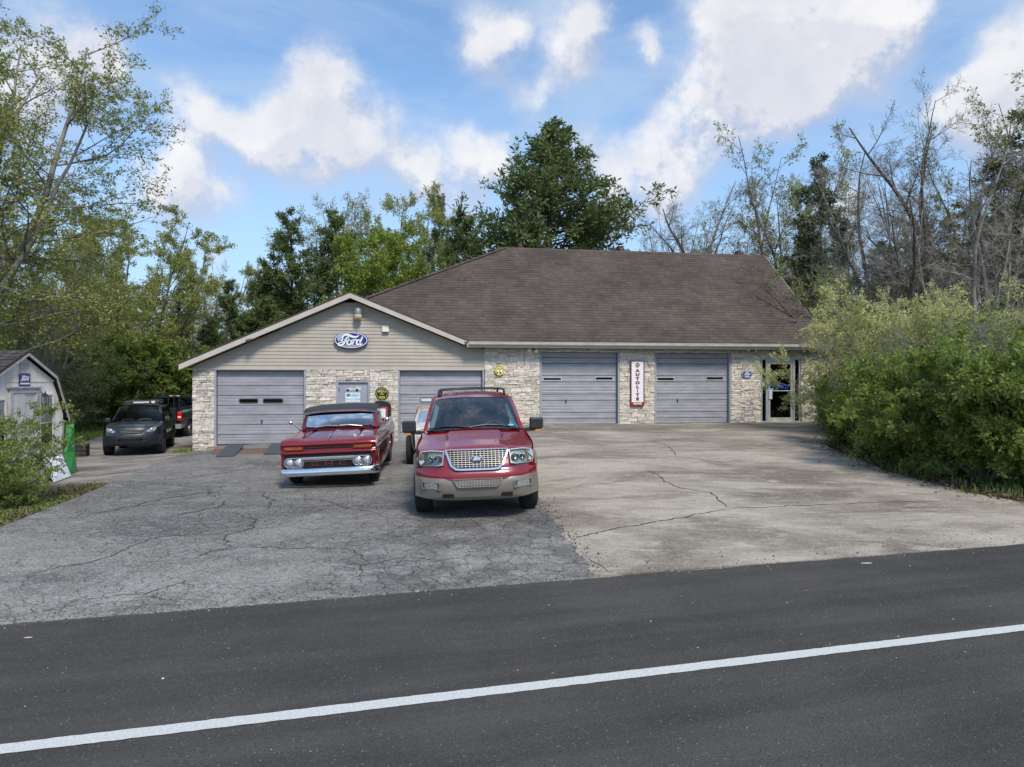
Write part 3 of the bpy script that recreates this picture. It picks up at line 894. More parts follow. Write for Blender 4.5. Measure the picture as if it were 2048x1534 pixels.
for c in range(ncourse):
    s0, s1 = c * ch, (c + 1) * ch
    fr0 = s0 / slope_len
    ul = EAVE_U0 + (RU0 - EAVE_U0) * fr0 + .05
    ur = EAVE_U1 + (RU1 - EAVE_U1) * fr0 + .03
    u = ul - rsh.uniform(0, .3)
    z = EZ + s0 * sz_
    while u < ur:
        a, b = max(u, ul), min(u + .305, ur)
        # nothing where the wing roof lies on top
        hid = z < gable_top((a + b) / 2) + .10 if (GL < (a + b) / 2 < GR) else False
        if b - a > .05 and not hid: tabs.append((a + .003, b - .003, s0 - .018, s1 + .01, rsh.uniform(.006, .011)))
        u += .305
def tab(t):
    a, b, s0, s1, th = t
    V = [rpnt(a, s0, th + .006), rpnt(b, s0, th + .006), rpnt(b, s1, .003), rpnt(a, s1, .003), rpnt(a, s0, -.004), rpnt(b, s0, -.004)]
    return V, [(0, 1, 2, 3), (0, 4, 5, 1)]
for t in tabs[:300]:
    m = MB(); m.add(*tab(t)); m.build('shingle', M_shing, bld, fixn=False)
m = MB()
for t in tabs[300:]: m.add(*tab(t))
m.build('shingle_courses', M_shing, bld, kind='stuff', fixn=False)
# darker patches where tabs were blown off or replaced
for (px, py, n_) in ((868, 561, 1), (902, 558, 1), (915, 562, 2), (930, 556, 1), (1012, 521, 1), (1018, 513, 1), (990, 538, 3), (1050, 535, 1), (1034, 580, 1), (1110, 529, 2), (1296, 507, 2), (1375, 530, 1), (1520, 515, 1), (1100, 505, 1)):
    t_ = (px - 1024) / F; k_ = (760 - py) / F
    yd = (EZ - CAMH + SL * (-math.cos(TH) * D0 - EV)) / (k_ - SL * (math.cos(TH) - math.sin(TH) * t_))
    rel = Vector((t_ * yd, yd - D0, 0)); u_, v_ = rel.dot(BU), rel.dot(BV)
    s = round((v_ - EV) / sv_ / ch) * ch
    for q in range(n_):
        V, Q = tab((u_ + .30 * q, u_ + .30 * q + .30, s - .016, s + ch * .98, .017))
        m = MB(); m.add(V, Q); m.build('patched_shingle', M_shing_dark, bld, fixn=False)
# hip cap, ridge cap
m = MB()
hp0, hp1 = Vector(W(EAVE_U0, EV, EZ)), Vector(W(RU0, RV, RZ))
nh = 32
for i in range(nh):
    t0, t1 = i / nh, (i + 1.15) / nh
    a, b = hp0.lerp(hp1, t0), hp0.lerp(hp1, min(1, t1))
    if a.z < gable_top(-9.2 + (RU0 + 9.2) * t0) - .1: continue
    d = (b - a).normalized(); side = Vector((d.y, -d.x, 0)).normalized() * .13
    up = Vector((0, 0, .035))
    m.add([a + side - up * .3, a + up * 1.3, a - side - up * .3, b + side - up * .9, b + up * .6, b - side - up * .9], [(0, 1, 4, 3), (1, 2, 5, 4), (0, 2, 1)])
nr = 40
for i in range(nr):
    a, b = W(RU0 + (RU1 - RU0) * i / nr, RV, RZ), W(RU0 + (RU1 - RU0) * min(1, (i + 1.1) / nr), RV, RZ)
    up = Vector((0, 0, 1))
    m.add([a - BV * .13 - up * .085, a + up * .032, a + BV * .13 - up * .085, b - BV * .13 - up * .095, b + up * .022, b + BV * .13 - up * .095], [(0, 1, 4, 3), (1, 2, 5, 4), (0, 2, 1)])
m.build('ridge_caps', M_shing, bld, fixn=False)
# rake board right end
m = MB()
a, b = W(EAVE_U1 + .02, EV, EZ), W(RU1 + .02, RV, RZ)
m.add([a, a - Vector((0, 0, .16)), b - Vector((0, 0, .16)), b, a + BU * .03, a + BU * .03 - Vector((0, 0, .16)), b + BU * .03 - Vector((0, 0, .16)), b + BU * .03],
      [(0, 1, 2, 3), (4, 7, 6, 5), (0, 4, 5, 1), (3, 2, 6, 7), (0, 3, 7, 4), (1, 5, 6, 2)])
m.build('end_rake_board', M_trim, bld)
# gutter, fascia, soffit
m = MB()
prof = [(-.105, .075), (-.115, .075), (-.115, .055), (-.105, .045), (-.10, -.005), (-.075, -.045), (.0, -.045), (.0, .06), (-.008, .06), (-.008, -.035), (-.07, -.035), (-.09, .0), (-.095, .05), (-.105, .06)]
u0g, u1g = GR + .05, EAVE_U1
m.v = [W(u, EV + a, EZ - .03 + b) for u in (u0g, u1g) for a, b in prof]
n = len(prof)
m.f = [(i, (i + 1) % n, n + (i + 1) % n, n + i) for i in range(n)] + [tuple(range(n)), tuple(range(n, 2 * n))]
m.build('gutter', M_gutter, bld)
m = MB(); m.prism([(GR, EZ - .16), (EAVE_U1, EZ - .16), (EAVE_U1, EZ + .0), (GR, EZ + .0)], Wf, EV + .002, EV + .03)
m.build('fascia_board', M_trim, bld)
m = MB(); m.prism([(GR, EZ - .155), (EAVE_U1, EZ - .155), (EAVE_U1, EZ - .13), (GR, EZ - .13)], Wf, EV + .03, .18)
m.build('soffit_board', M_soffit, bld)
# turbine vents on the back slope, peeking over the ridge
for px in (1036, 1240, 1478):
    t_ = (px - 1024) / F
    v_ = RV + .45
    u_ = (t_ * (D0 + v_ * math.cos(TH)) + v_ * math.sin(TH)) / (math.cos(TH) - t_ * math.sin(TH))
    p = W(u_, v_, RZ - .28)
    m = MB(); m.lathe([(.13, 0), (.13, .30), (.09, .31)], p, n=14); vt = m.build('roof_turbine', M_rust, bld, smooth=False)
    m = MB()
    for k in range(14):
        th = 2 * math.pi * k / 14
        path = [p + Vector((math.cos(th + q * .5) * r_, math.sin(th + q * .5) * r_, h)) for q, r_, h in ((0, .10, .30), (.2, .165, .36), (.5, .185, .44), (.8, .16, .52), (1, .05, .57))]
        m.add([pp + Vector((math.cos(th + 1.2), math.sin(th + 1.2), 0)) * w for pp in path for w in (-.025, .025)], [(2 * i, 2 * i + 1, 2 * i + 3, 2 * i + 2) for i in range(4)])
    m.lathe([(.06, .565), (.0, .58)], p, n=10)
    m.build('turbine_fins', M_rust, vt, fixn=False)

# ---- garage doors
def garage_door(u0, u1, z0, rows, wins, label, round_win=False, handle=None):
    top = z0 + sum(rows)
    d = MB(); d.prism([(u0, z0), (u1, z0), (u1, top), (u0, top)], Wf, .17, .19)
    door = d.build('garage_door', M_steel, bld, label=label)
    z = top
    for i, h in enumerate(rows):
        m = MB(); g = .007
        z1_, z0_ = z - g, z - h + g
        # pressed steel section: two shallow stiffening ribs across each sheet
        prof = [(z0_, .135), (z0_ + .012, .122)]
        nrib = 3 if h > .4 else 2 if h > .3 else 1
        for q in range(nrib):
            c = z0_ + (z1_ - z0_) * (q + 1) / (nrib + 1)
            prof += [(c - .016, .122), (c - .006, .127), (c + .006, .127), (c + .016, .122)]
        prof += [(z1_ - .012, .122), (z1_, .135)]
        V = [W(u, t, zz) for u in (u0 + .012, u1 - .012) for zz, t in prof]; n = len(prof)
        m.add(V, [(k, k + 1, n + k + 1, n + k) for k in range(n - 1)])
        V = [W(u0 + .012, .165, z0_), W(u0 + .012, .165, z1_), W(u1 - .012, .165, z0_), W(u1 - .012, .165, z1_)]
        m.add([W(u, t, zz) for u in (u0 + .012, u1 - .012) for zz, t in ((z0_, .135), (z0_, .165), (z1_, .165), (z1_, .135))],
              [(0, 4, 5, 1), (1, 5, 6, 2), (2, 6, 7, 3)])
        m.build('door_panel', M_gdoor, door)
        for (wi, wa, wb, dz, hh, mat_) in wins:
            if wi != i: continue
            c = (z0_ + z1_) / 2 + dz
            f_ = MB()
            if round_win:
                f_.ring(rrect(wa - .03, wb + .03, c - hh - .03, c + hh + .03, .07), rrect(wa, wb, c - hh, c + hh, .05), Wf, .108, .124)
                f_.build('window_frame', M_steel, door)
                q = MB(); q.prism(rrect(wa, wb, c - hh, c + hh, .05), Wf, .112, .118)
            else:
                f_.ring([(wa - .045, c - hh - .04), (wb + .045, c - hh - .04), (wb + .045, c + hh + .04), (wa - .045, c + hh + .04)], [(wa, c - hh), (wb, c - hh), (wb, c + hh), (wa, c + hh)], Wf, .104, .122)
                f_.build('window_frame', M_alu, door)
                q = MB(); q.prism([(wa, c - hh), (wb, c - hh), (wb, c + hh), (wa, c + hh)], Wf, .110, .118)
            q.build('window_pane', mat_, door)
        z -= h
    if handle:
        hu, hz = handle
        m = MB(); m.lathe([(.035, 0), (.035, .012), (.0, .014)], W(hu, .12, hz), 'Y', 12); m.tube([W(hu, .09, hz + .05), W(hu, .085, hz), W(hu, .09, hz - .06)], .011, 6)
        m.prism([(hu - .022, hz - .09), (hu + .022, hz - .09), (hu + .022, hz + .05), (hu - .022, hz + .05)], Wf, .108, .12)
        m.build('handle', M_steel, door)
    m = MB(); m.prism([(u0 + .01, z0 - .03), (u1 - .01, z0 - .03), (u1 - .01, z0 + .008), (u0 + .01, z0 + .008)], Wf, .12, .16)
    m.build('bottom_seal', M_black, door)
    return door
def jambs(u0, u1, z0, z1, w=.06):
    m = MB()
    m.prism([(u0 - w, z0 - .1), (u0, z0 - .1), (u0, z1), (u0 - w, z1)], Wf, -.035, .20)
    m.prism([(u1, z0 - .1), (u1 + w, z0 - .1), (u1 + w, z1), (u1, z1)], Wf, -.035, .20)
    m.prism([(u0 - w, z1), (u1 + w, z1), (u1 + w, z1 + .035), (u0 - w, z1 + .035)], Wf, -.03, .20)
    m.build('door_jamb', M_jamb, bld)
r8 = [.20] + [.337] * 7
garage_door(-10.27, -7.36, -.03, r8, [(3, -9.53, -8.94, -.01, .055, M_darkpane), (3, -8.74, -8.11, -.01, .055, M_darkpane)], 'left garage door with two dark rounded windows', True, (-8.80, .77))
jambs(-10.27, -7.36, -.03, 2.53)
garage_door(-4.06, -1.09, -.02, r8, [(3, -3.32, -2.70, -.01, .055, M_whitepane), (3, -2.45, -1.85, -.01, .055, M_whitepane)], 'garage door behind the red vehicles, windows papered white', True, (-2.5, .78))
jambs(-4.06, -1.09, -.02, 2.53)
r9 = [.20, .215, .46, .235, .455, .235, .455, .225, .235]
garage_door(1.10, 4.02, .515, r9, [(3, 1.20, 1.86, .0, .042, M_darkpane), (3, 3.20, 3.85, .02, .042, M_whitepane if False else M_darkpane)], 'garage door left of the tall red and white sign', False, (2.05, 1.42))
jambs(1.10, 4.02, .50, 3.23)
garage_door(5.53, 8.48, .515, r9, [(3, 5.62, 6.28, .0, .042, M_darkpane), (3, 7.62, 8.28, .03, .042, M_darkpane)], 'garage door right of the tall red and white sign', False, (6.43, 1.42))
jambs(5.53, 8.48, .50, 3.23)

# ---- steel door in the wing
M_gpaint = pm('grey_steel_door', (.30, .315, .36), .45, var=.05, scale=2)
m = MB(); m.prism([(-6.20, -.05), (-5.17, -.05), (-5.17, 2.12), (-6.20, 2.12)], Wf, .05, .09)
sd = m.build('steel_door', M_gpaint, bld)
m = MB(); m.ring([(-6.27, -.1), (-5.11, -.1), (-5.11, 2.20), (-6.27, 2.20)], [(-6.19, -.1), (-5.18, -.1), (-5.18, 2.115), (-6.19, 2.115)], Wf, -.02, .12)
m.build('frame', M_jamb, sd, bevel=.006)
m = MB()
for hz in (.25, 1.05, 1.82): m.tube([W(-6.17, .03, hz), W(-6.17, .03, hz + .1)], .014, 6)
m.build('hinge', M_steel, sd)
m = MB(); m.lathe([(.012, -.06), (.03, -.06), (.032, -.03), (.012, -.02), (.012, .0)], W(-5.27, .05, 1.0), 'Y', 12); m.build('handle', M_alu, sd)

# ---- glazed shop entry at the right end
ent = MB(); ent.ring([(9.80, .53), (11.46, .53), (11.46, 3.055), (9.80, 3.055)], [(9.86, .60), (11.40, .60), (11.40, 2.99), (9.86, 2.99)], Wf, -.01, .10)
e0 = ent.build('shop_entry', M_alu, bld, bevel=.004)
def fr(a0, a1, z0, z1, w, t0, t1, name, mat, par):
    m = MB(); m.ring([(a0, z0), (a1, z0), (a1, z1), (a0, z1)], [(a0 + w, z0 + w), (a1 - w, z0 + w), (a1 - w, z1 - w), (a0 + w, z1 - w)], Wf, t0, t1); return m.build(name, mat, par, bevel=.003)
fr(10.00, 11.22, .56, 2.995, .075, -.03, .06, 'door_frame', M_alu, e0)
fr(10.085, 11.135, .64, 2.915, .10, -.022, .03, 'door_leaf', M_alu, e0)
m = MB(); m.prism([(10.18, .735), (11.04, .735), (11.04, 2.82), (10.18, 2.82)], Wf, .0, .012); m.build('door_glass', M_darkpane, e0)
m = MB(); m.prism([(10.15, 1.76), (11.07, 1.76), (11.07, 1.80), (10.15, 1.80)], Wf, -.035, -.024); m.build('push_bar', M_alu, e0, bevel=.004)
m = MB(); m.prism([(10.10, 1.45), (10.25, 1.45), (10.25, 1.80), (10.10, 1.80)], Wf, -.06, -.024); m.build('lock_box', pm('grey_box', (.45, .47, .49), .5, var=.06), e0, bevel=.01)
m = MB(); m.prism([(10.09, .60), (11.13, .60), (11.13, .70), (10.09, .70)], Wf, -.034, -.023); m.build('kick_plate', M_alu_dirty, e0)
for (a0, a1) in ((9.865, 9.995), (11.225, 11.395)):
    m = MB(); m.prism([(a0, .61), (a1, .61), (a1, 2.985), (a0, 2.985)], Wf, .03, .04); m.build('side_light', M_darkpane, e0)
m = MB(); m.prism([(9.80, .50), (11.46, .50), (11.46, .575), (9.80, .575)], Wf, -.055, .10); m.build('threshold', M_alu_dirty, e0)
# dim room behind the glass: a counter, a framed picture
m = MB(); m.prism([(9.9, .57), (11.6, .57), (11.6, 1.45), (9.9, 1.45)], Wf, 1.4, 1.7); m.build('shop_counter', pm('counter_brown', (.22, .13, .08), .6), e0)
m = MB(); m.prism([(10.2, 2.2), (10.75, 2.2), (10.75, 2.7), (10.2, 2.7)], Wf, 1.9, 1.92); m.build('wall_picture', pm('picture_brown', (.22, .14, .06), .6, var=.4, scale=5), e0)
# ================================================================= signs and fittings on the walls
S_blue = pm('enamel_blue', (.008, .012, .17), .18, var=.12, scale=6, coat=.6)
S_white = pm('enamel_white', (.76, .77, .78), .25, var=.03, scale=9, coat=.3)
S_worn = pm('worn_enamel', (.30, .34, .40), .5, var=.12, scale=9)
S_red = pm('sign_red', (.33, .035, .022), .4, var=.12, scale=9)
S_darkred = pm('sign_dark_red', (.19, .018, .022), .4, var=.12, scale=9)
S_black = pm('sign_black', (.012, .012, .013), .3, var=.1)
S_yel = pm('sign_yellow', (.78, .60, .02), .3, var=.05, scale=7)
S_yeldim = pm('sign_yellow_dim', (.62, .58, .06), .4, var=.08, scale=7)
S_ltblue = pm('print_light_blue', (.14, .42, .66), .5, var=.05)
S_paper = pm('poster_paper', (.68, .72, .74), .6, var=.03)
S_grey = pm('print_grey', (.18, .19, .21), .6, var=.1)

def wall_M(u, v, z):
    "maps sign-local XY (Z towards the street) onto the front wall"
    o = W(u, v, z)
    return Matrix(((BU.x, 0, -BV.x, o.x), (BU.y, 0, -BV.y, o.y), (0, 1, 0, o.z), (0, 0, 0, 1)))
def uz(px, py, v=0.0):
    t = (px - 1024) / F
    u = (t * (D0 + v * math.cos(TH)) + v * math.sin(TH)) / (math.cos(TH) - t * math.sin(TH))
    return u, CAMH - (py - 760) / F * W(u, v).y
def loc_fn(M):
    return lambda a, b, t: M @ Vector((a, b, t))

# oval sign on the gable
u, z = uz(702.5, 680.5, -.1)
M = wall_M(u, -.06, z); L = loc_fn(M)
sg = thing('oval_sign', 'large blue oval enamel sign with worn white script on the siding gable', 'sign')
RX, RY = .585, .295
m = MB(); m.prism(ellipse(0, 0, RX, RY, 48), L, .0, .12); m.build('sign_body', S_blue, sg, bevel=.012)
m = MB(); m.ring(ellipse(0, 0, RX * .955, RY * .93, 48), ellipse(0, 0, RX * .915, RY * .85, 48), L, .118, .128); m.build('white_border', S_white, sg)
ford = MB(); ford_script(ford, loc_fn(M @ Matrix.Translation((-.02, -.01, 0)) @ Matrix.Diagonal((.68, .70, 1, 1))), .121, .140); ford.build('script', S_white, sg)
m = MB()
m.prism([(-.47, .10), (-.36, .18), (-.22, .21), (-.27, .16), (-.30, .08), (-.38, .02), (-.42, -.05), (-.47, -.02)], L, .119, .1235)
m.prism([(-.26, -.20), (-.10, -.13), (.10, -.17), (.26, -.14), (.40, -.10), (.33, -.17), (.15, -.23), (-.10, -.235)], L, .119, .1235)
m.build('worn_patch', S_worn, sg)
m = MB(); m.box(-.03, .03, -.01, .01, 0, .1); 
m.xf(M @ Matrix.Translation((-.01, RY - .06, .12)) @ Matrix.Rotation(R(90), 4, 'X')); m.build('bracket', M_steel, sg)

# flood lamp above it
u, z = uz(716, 628, -.2); M = wall_M(u, -.045, z)
fl = thing('dusk_light', 'bell-shaped dusk-to-dawn light high under the gable peak', 'wall light')
m = MB(); m.lathe([(.04, .22), (.10, .19), (.135, .10), (.14, .0), (.135, -.03)], W(u, -.24, z), 'Z', 18); m.build('lamp_housing', pm('galvanised_grey', (.22, .24, .26), .5, metal=.4, var=.15, scale=9), fl, smooth=True)
m = MB(); m.lathe([(.135, -.03), (.142, -.06), (.135, -.15), (.10, -.19), (.0, -.20)], W(u, -.24, z), 'Z', 18); m.build('refractor', pm('yellowed_lens', (.50, .43, .25), .25, var=.15, scale=9, coat=.4), fl, smooth=True)
m = MB(); m.tube([W(u, -.03, z + .12), W(u, -.16, z + .14)], .02, 8); m.build('arm', M_steel, fl)
# vent hood on the siding
u, z = uz(771, 658, -.05)
vh = thing('vent_hood', 'small square beige vent hood on the siding right of the oval sign', 'vent')
M = wall_M(u, -.04, z); L = loc_fn(M)
m = MB(); m.prism(rrect(-.13, .13, -.125, .125, .02), L, .0, .05); m.build('flange', M_trim, vh, bevel=.008)
m = MB(); m.add([L(-.11, .11, .05), L(.11, .11, .05), L(.11, -.10, .12), L(-.11, -.10, .12), L(-.11, -.10, .05), L(.11, -.10, .05)], [(0, 1, 2, 3), (0, 3, 4), (1, 5, 2), (3, 2, 5, 4)])
m.build('hood', pm('beige_plastic', (.52, .50, .44), .5, var=.06), vh)

# yellow eyes disc
u, z = uz(998.5, 742, -.08); M = wall_M(u, -.085, z); L = loc_fn(M)
me_ = thing('round_sign', 'round yellow sign with a pair of eyes on the stone pier', 'sign')
rr_ = .172
m = MB(); m.prism(ellipse(0, 0, rr_, rr_, 40), L, .0, .02); m.build('rim', S_black, me_)
m = MB(); m.prism(ellipse(0, 0, rr_ * .925, rr_ * .925, 40), L, .018, .024); m.build('face', S_yel, me_)
mw, mb_, mp = MB(), MB(), MB()
for cx in (-.062, .062):
    tilt = lambda a, b, t, cx=cx: L(cx + a + b * .22, b, t)
    mb_.prism(ellipse(0, .0, .055, .098, 24), tilt, .022, .0265)
    mw.prism(ellipse(.003, -.014, .046, .084, 24), tilt, .025, .0295)
    mp.prism(ellipse(-.004, -.062, .028, .040, 18), tilt, .028, .0325)
mb_.build('eye_outline', S_black, me_); mw.build('eye_white', S_white, me_); mp.build('pupil', S_black, me_)

# tall sign
u0, z1 = uz(1261, 722, -.06); u1, z0 = uz(1287, 811, -.06)
uc, zc, hw, hh = (u0 + u1) / 2, (z0 + z1) / 2, (u1 - u0) / 2, (z1 - z0) / 2
M = wall_M(uc, -.085, zc); L = loc_fn(M)
ts = thing('tall_sign', 'tall narrow white sign with dark red letters reading downward between two garage doors', 'sign')
m = MB(); m.prism([(-hw, -hh), (hw, -hh), (hw, hh), (-hw, hh)], L, 0, .03); m.build('sign_panel', S_white, ts)
m = MB(); m.ring([(-hw - .012, -hh - .012), (hw + .012, -hh - .012), (hw + .012, hh + .012), (-hw - .012, hh + .012)], [(-hw + .02, -hh + .02), (hw - .02, -hh + .02), (hw - .02, hh - .015), (-hw + .02, hh - .015)], L, -.005, .045); m.build('red_frame', S_darkred, ts)
m = MB(); m.prism([(-hw + .02, -hh + .02), (hw - .02, -hh + .02), (hw - .02, -hh + .135), (-hw + .02, -hh + .135)], L, .028, .036); m.build('foot_band', S_red, ts)
text_part('foot_lettering', 'MILEAGE', .10, S_white, ts, M @ Matrix.Translation((0, -hh + .077, .038)), .004, .78, .004)
for i, c in enumerate('AUTOLITE'):
    text_part('letter', c, .145, S_darkred, ts, M @ Matrix.Translation((0, hh - (.218 + .0907 * i) * 2 * hh, .033)), .006, 1.35 if c != 'I' else 1.0, .011)
m = MB(); m.ring(ellipse(0, hh - .155, .082, .082, 28), ellipse(0, hh - .155, .058, .058, 28), L, .028, .037)
m.prism([(-.018, hh - .255), (.018, hh - .255), (.008, hh - .055), (-.008, hh - .055)], L, .028, .036); m.prism([(-.09, hh - .166), (.09, hh - .166), (.09, hh - .144), (-.09, hh - .144)], L, .028, .0362)
m.build('emblem', S_darkred, ts)

# oval parts sign by the entry
u, z = uz(1493.5, 748, -.07); M = wall_M(u, -.085, z); L = loc_fn(M)
ps = thing('parts_sign', 'small dark blue oval parts sign on the stone beside the shop entry', 'sign')
m = MB(); m.prism(ellipse(0, 0, .215, .150, 40), L, 0, .02); m.build('sign_body', S_blue, ps)
m = MB(); m.ring(ellipse(0, 0, .205, .142, 40), ellipse(0, 0, .196, .134, 40), L, .018, .024); m.ring(ellipse(0, .0, .145, .062, 40), ellipse(0, .0, .139, .057, 40), L, .018, .024); m.build('border', S_white, ps)
f2 = MB(); ford_script(f2, loc_fn(M @ Matrix.Diagonal((.185, .17, 1, 1))), .019, .027); f2.build('script', S_white, ps)
text_part('upper_lettering', 'GENUINE', .052, S_white, ps, M @ Matrix.Translation((0, .098, .022)), .004, .9, .002)
text_part('lower_lettering', 'PARTS', .062, S_white, ps, M @ Matrix.Translation((0, -.100, .022)), .004, 1.0, .003)

# blue lettering and stickers on the entry
text_part('door_lettering', 'FORD', .20, pm('vinyl_blue', (.03, .10, .62), .4, var=.05), e0, wall_M(10.62, -.002, 1.93), .003, 1.15, .002, spacing=1.25)
m = MB(); m.prism(rrect(10.155, 10.30, 1.81, 1.875, .01), Wf, -.027, -.0245); m.build('sticker', S_ltblue, e0)
m = MB(); m.prism(rrect(9.875, 9.975, 1.93, 2.12, .004), Wf, .024, .0285); m.build('notice', pm('notice_yellow', (.66, .66, .36), .5, var=.2, scale=20), e0)
m = MB(); stroke(m, [(10.55, 2.66), (10.58, 2.74), (10.66, 2.76)], .025, Wf, -.003, -.001); m.build('red_mark', S_red, e0)

# posters on the steel door
M = wall_M(-5.685, .048, 0); L = loc_fn(M)
po = thing('car_cutout', 'flat print of a silver fastback car stuck on the grey steel door', 'poster')
u, z = uz(706.5, 777.5, .05); M = wall_M(u, .048, z); L = loc_fn(M)
body = [(-.27, -.035), (-.265, .0), (-.20, .025), (-.12, .035), (-.06, .085), (.04, .095), (.13, .075), (.24, .055), (.30, .07), (.265, .02), (.255, -.03), (.20, -.055), (-.20, -.055)]
m = MB(); m.prism(body, L, .0, .006); m.build('car_shape', pm('print_silver', (.50, .50, .47), .5, var=.12, scale=14), po)
m = MB(); m.prism([(-.09, .04), (-.045, .078), (.03, .085), (.10, .068), (.08, .045)], L, .005, .009); m.build('car_windows', S_grey, po)
m = MB(); m.prism(ellipse(-.19, -.05, .045, .045, 18), L, .005, .010); m.prism(ellipse(.13, -.05, .048, .048, 18), L, .005, .010); m.build('car_wheels', S_black, po)
u, z = uz(705.5, 794.5, .05); M = wall_M(u, .048, z); L = loc_fn(M)
pt = thing('team_poster', 'white and light blue lettered drag team poster on the grey steel door', 'poster')
m = MB(); m.prism([(-.255, -.165), (.255, -.165), (.255, .165), (-.255, .165)], L, 0, .005); m.build('sheet', S_paper, pt)
m = MB(); m.prism([(-.215, .03), (-.085, .03), (-.085, .125), (-.215, .125)], L, .004, .008); m.build('dark_badge', pm('print_navy', (.03, .04, .08), .5), pt)
text_part('badge_lettering', 'FORD', .055, S_paper, pt, M @ Matrix.Translation((-.15, .077, .009)), .002, .8)
m = MB(); m.prism([(-.05, .03), (.225, .03), (.225, .125), (-.05, .125)], L, .004, .008); m.build('blue_band', S_ltblue, pt)
text_part('band_lettering', 'POWER', .088, S_paper, pt, M @ Matrix.Translation((.087, .077, .009)), .002, .85, .001)
text_part('poster_lettering', 'DRAG TEAM', .105, S_ltblue, pt, M @ Matrix.Translation((0, -.075, .006)), .003, .92, .002, shear=.2)

# twin flood heads under the soffit
def twin_lamp(px0, py0, px1, py1, label):
    t = thing('security_light', label, 'security light')
    u0, z0 = uz(px0, py0, -.25); u1, z1 = uz(px1, py1, -.25)
    um = (u0 + u1) / 2
    m = MB(); m.box(-.09, .09, -.06, .06, -.05, .02); m.xf(Matrix.Translation(W(um, -.2, EZ - .165)) @ Matrix.Rotation(TH, 4, 'Z')); m.build('junction_box', M_steel, t, bevel=.008)
    for uu, zz, dx in ((u0, z0, -.25), (u1, z1, .45)):
        c = W(uu, -.24, zz); d = (-BV + BU * dx * .6 - Vector((0, 0, .35))).normalized()
        Mr = Matrix.Translation(c) @ d.to_track_quat('Z', 'Y').to_matrix().to_4x4()
        m = MB(); m.lathe([(.03, -.13), (.035, -.07), (.066, .0), (.069, .03), (.062, .035)], (0, 0, 0), 'Z', 16); m.xf(Mr); b = m.build('lamp_head', S_white, t, smooth=True)
        m = MB(); m.lathe([(.061, .033), (.04, .05), (.0, .055)], (0, 0, 0), 'Z', 16); m.xf(Mr); m.build('lens', pm('frosted_lens', (.72, .72, .66), .3, coat=.4, var=.05), b, smooth=True)
        m = MB(); m.tube([W(um, -.2, EZ - .19), c - d * .12], .013, 6); m.build('swivel_arm', M_steel, t)
twin_lamp(1059.5, 699.5, 1072.5, 701.5, 'white twin-head floodlight under the eave left of the middle garage door')
twin_lamp(1497, 699.5, 1512, 700.5, 'white twin-head floodlight under the eave above the small oval sign')

# vintage pump with round globe beside the steel door
u, z = uz(764, 790, -.5)
gb = W(u, -.5); pz = gh(gb.x, gb.y)
pump = thing('gas_pump', 'vintage black petrol pump with a red price face and round black globe', 'gas pump', (gb.x, gb.y, pz), (0, 0, TH))
PW, PD = .315, .22
def Pf(a, b, t): return (a, t, b)
outl = [(-PW, 0), (PW, 0), (PW, 1.30)] + arc(PW - .10, 1.30, .10, .10, 0, 60, 4)[1:] + arc(0, .98, .52, .52, 63, 117, 8) + arc(-PW + .10, 1.30, .10, .10, 120, 180, 4)[:-1] + [(-PW, 1.30)]
m = MB(); m.prism(outl, Pf, -PD, PD); m.build('casing', pm('pump_black', (.016, .017, .018), .35, var=.2, scale=5, coat=.4), pump, bevel=.02, bseg=2)
m = MB(); m.prism(rrect(-PW + .035, PW - .12, .10, 1.27, .02), Pf, -PD - .014, -PD + .01); m.build('red_face', pm('pump_red', (.38, .045, .035), .4, var=.1, scale=6), pump, bevel=.005)
m = MB(); m.prism(rrect(-PW + .07, PW - .19, .66, 1.21, .03), Pf, -PD - .02, -PD - .012); m.build('price_paper', S_paper, pump)
TM = lambda a, b: Matrix(((1, 0, 0, a), (0, 0, -1, -PD - .0215), (0, 1, 0, b), (0, 0, 0, 1)))
for s_, zz, sz in (('Regular', 1.14, .055), ('GAS 25', 1.08, .055), ('service', .98, .045), ('OIL CHANGE', .915, .045), ('BATTERY', .83, .045), ('TIRES  AIR', .73, .045)):
    text_part('price_lettering', s_, sz, S_grey, pump, TM(-.06, zz), .002, .9)
m = MB(); m.lathe([(.07, 1.44), (.09, 1.47), (.08, 1.52)], (0, 0, 0), 'Z', 16); m.build('globe_collar', M_steel, pump)
m = MB(); m.lathe([(.0, -.075), (.19, -.075), (.232, -.045), (.235, .045), (.19, .075), (.0, .075)], (0, 0, 1.72), 'Y', 36); gl_ = m.build('globe', S_black, pump, smooth=False)
TG = lambda a, b: Matrix(((1, 0, 0, a), (0, 0, -1, -.0775), (0, 1, 0, 1.72 + b), (0, 0, 0, 1)))
m = MB(); m.ring(ellipse(0, 1.72, .188, .188, 36), ellipse(0, 1.72, .176, .176, 36), Pf, -.079, -.074); m.build('globe_ring', S_yeldim, gl_)
for i, c in enumerate('POLLY'):
    th = R(90 + 54 - 27 * i)
    text_part('globe_letter', c, .088, S_yeldim, gl_, TG(.125 * math.cos(th), .115 * math.sin(th)) @ Matrix.Rotation(th - R(90), 4, 'Z'), .005, 1.0, .004)
text_part('globe_letter', 'GAS', .085, S_yeldim, gl_, TG(0, -.115), .005, 1.2, .004)
text_part('globe_letter', 'POWER', .045, S_yeldim, gl_, TG(0, -.02), .005, 1.0, .001)
m = MB(); m.prism(ellipse(-.01, 1.72 + .04, .028, .035, 14), Pf, -.080, -.075); m.prism([(-.005, 1.755), (.05, 1.775), (.01, 1.735)], Pf, -.080, -.075); m.build('globe_emblem', S_worn, gl_)

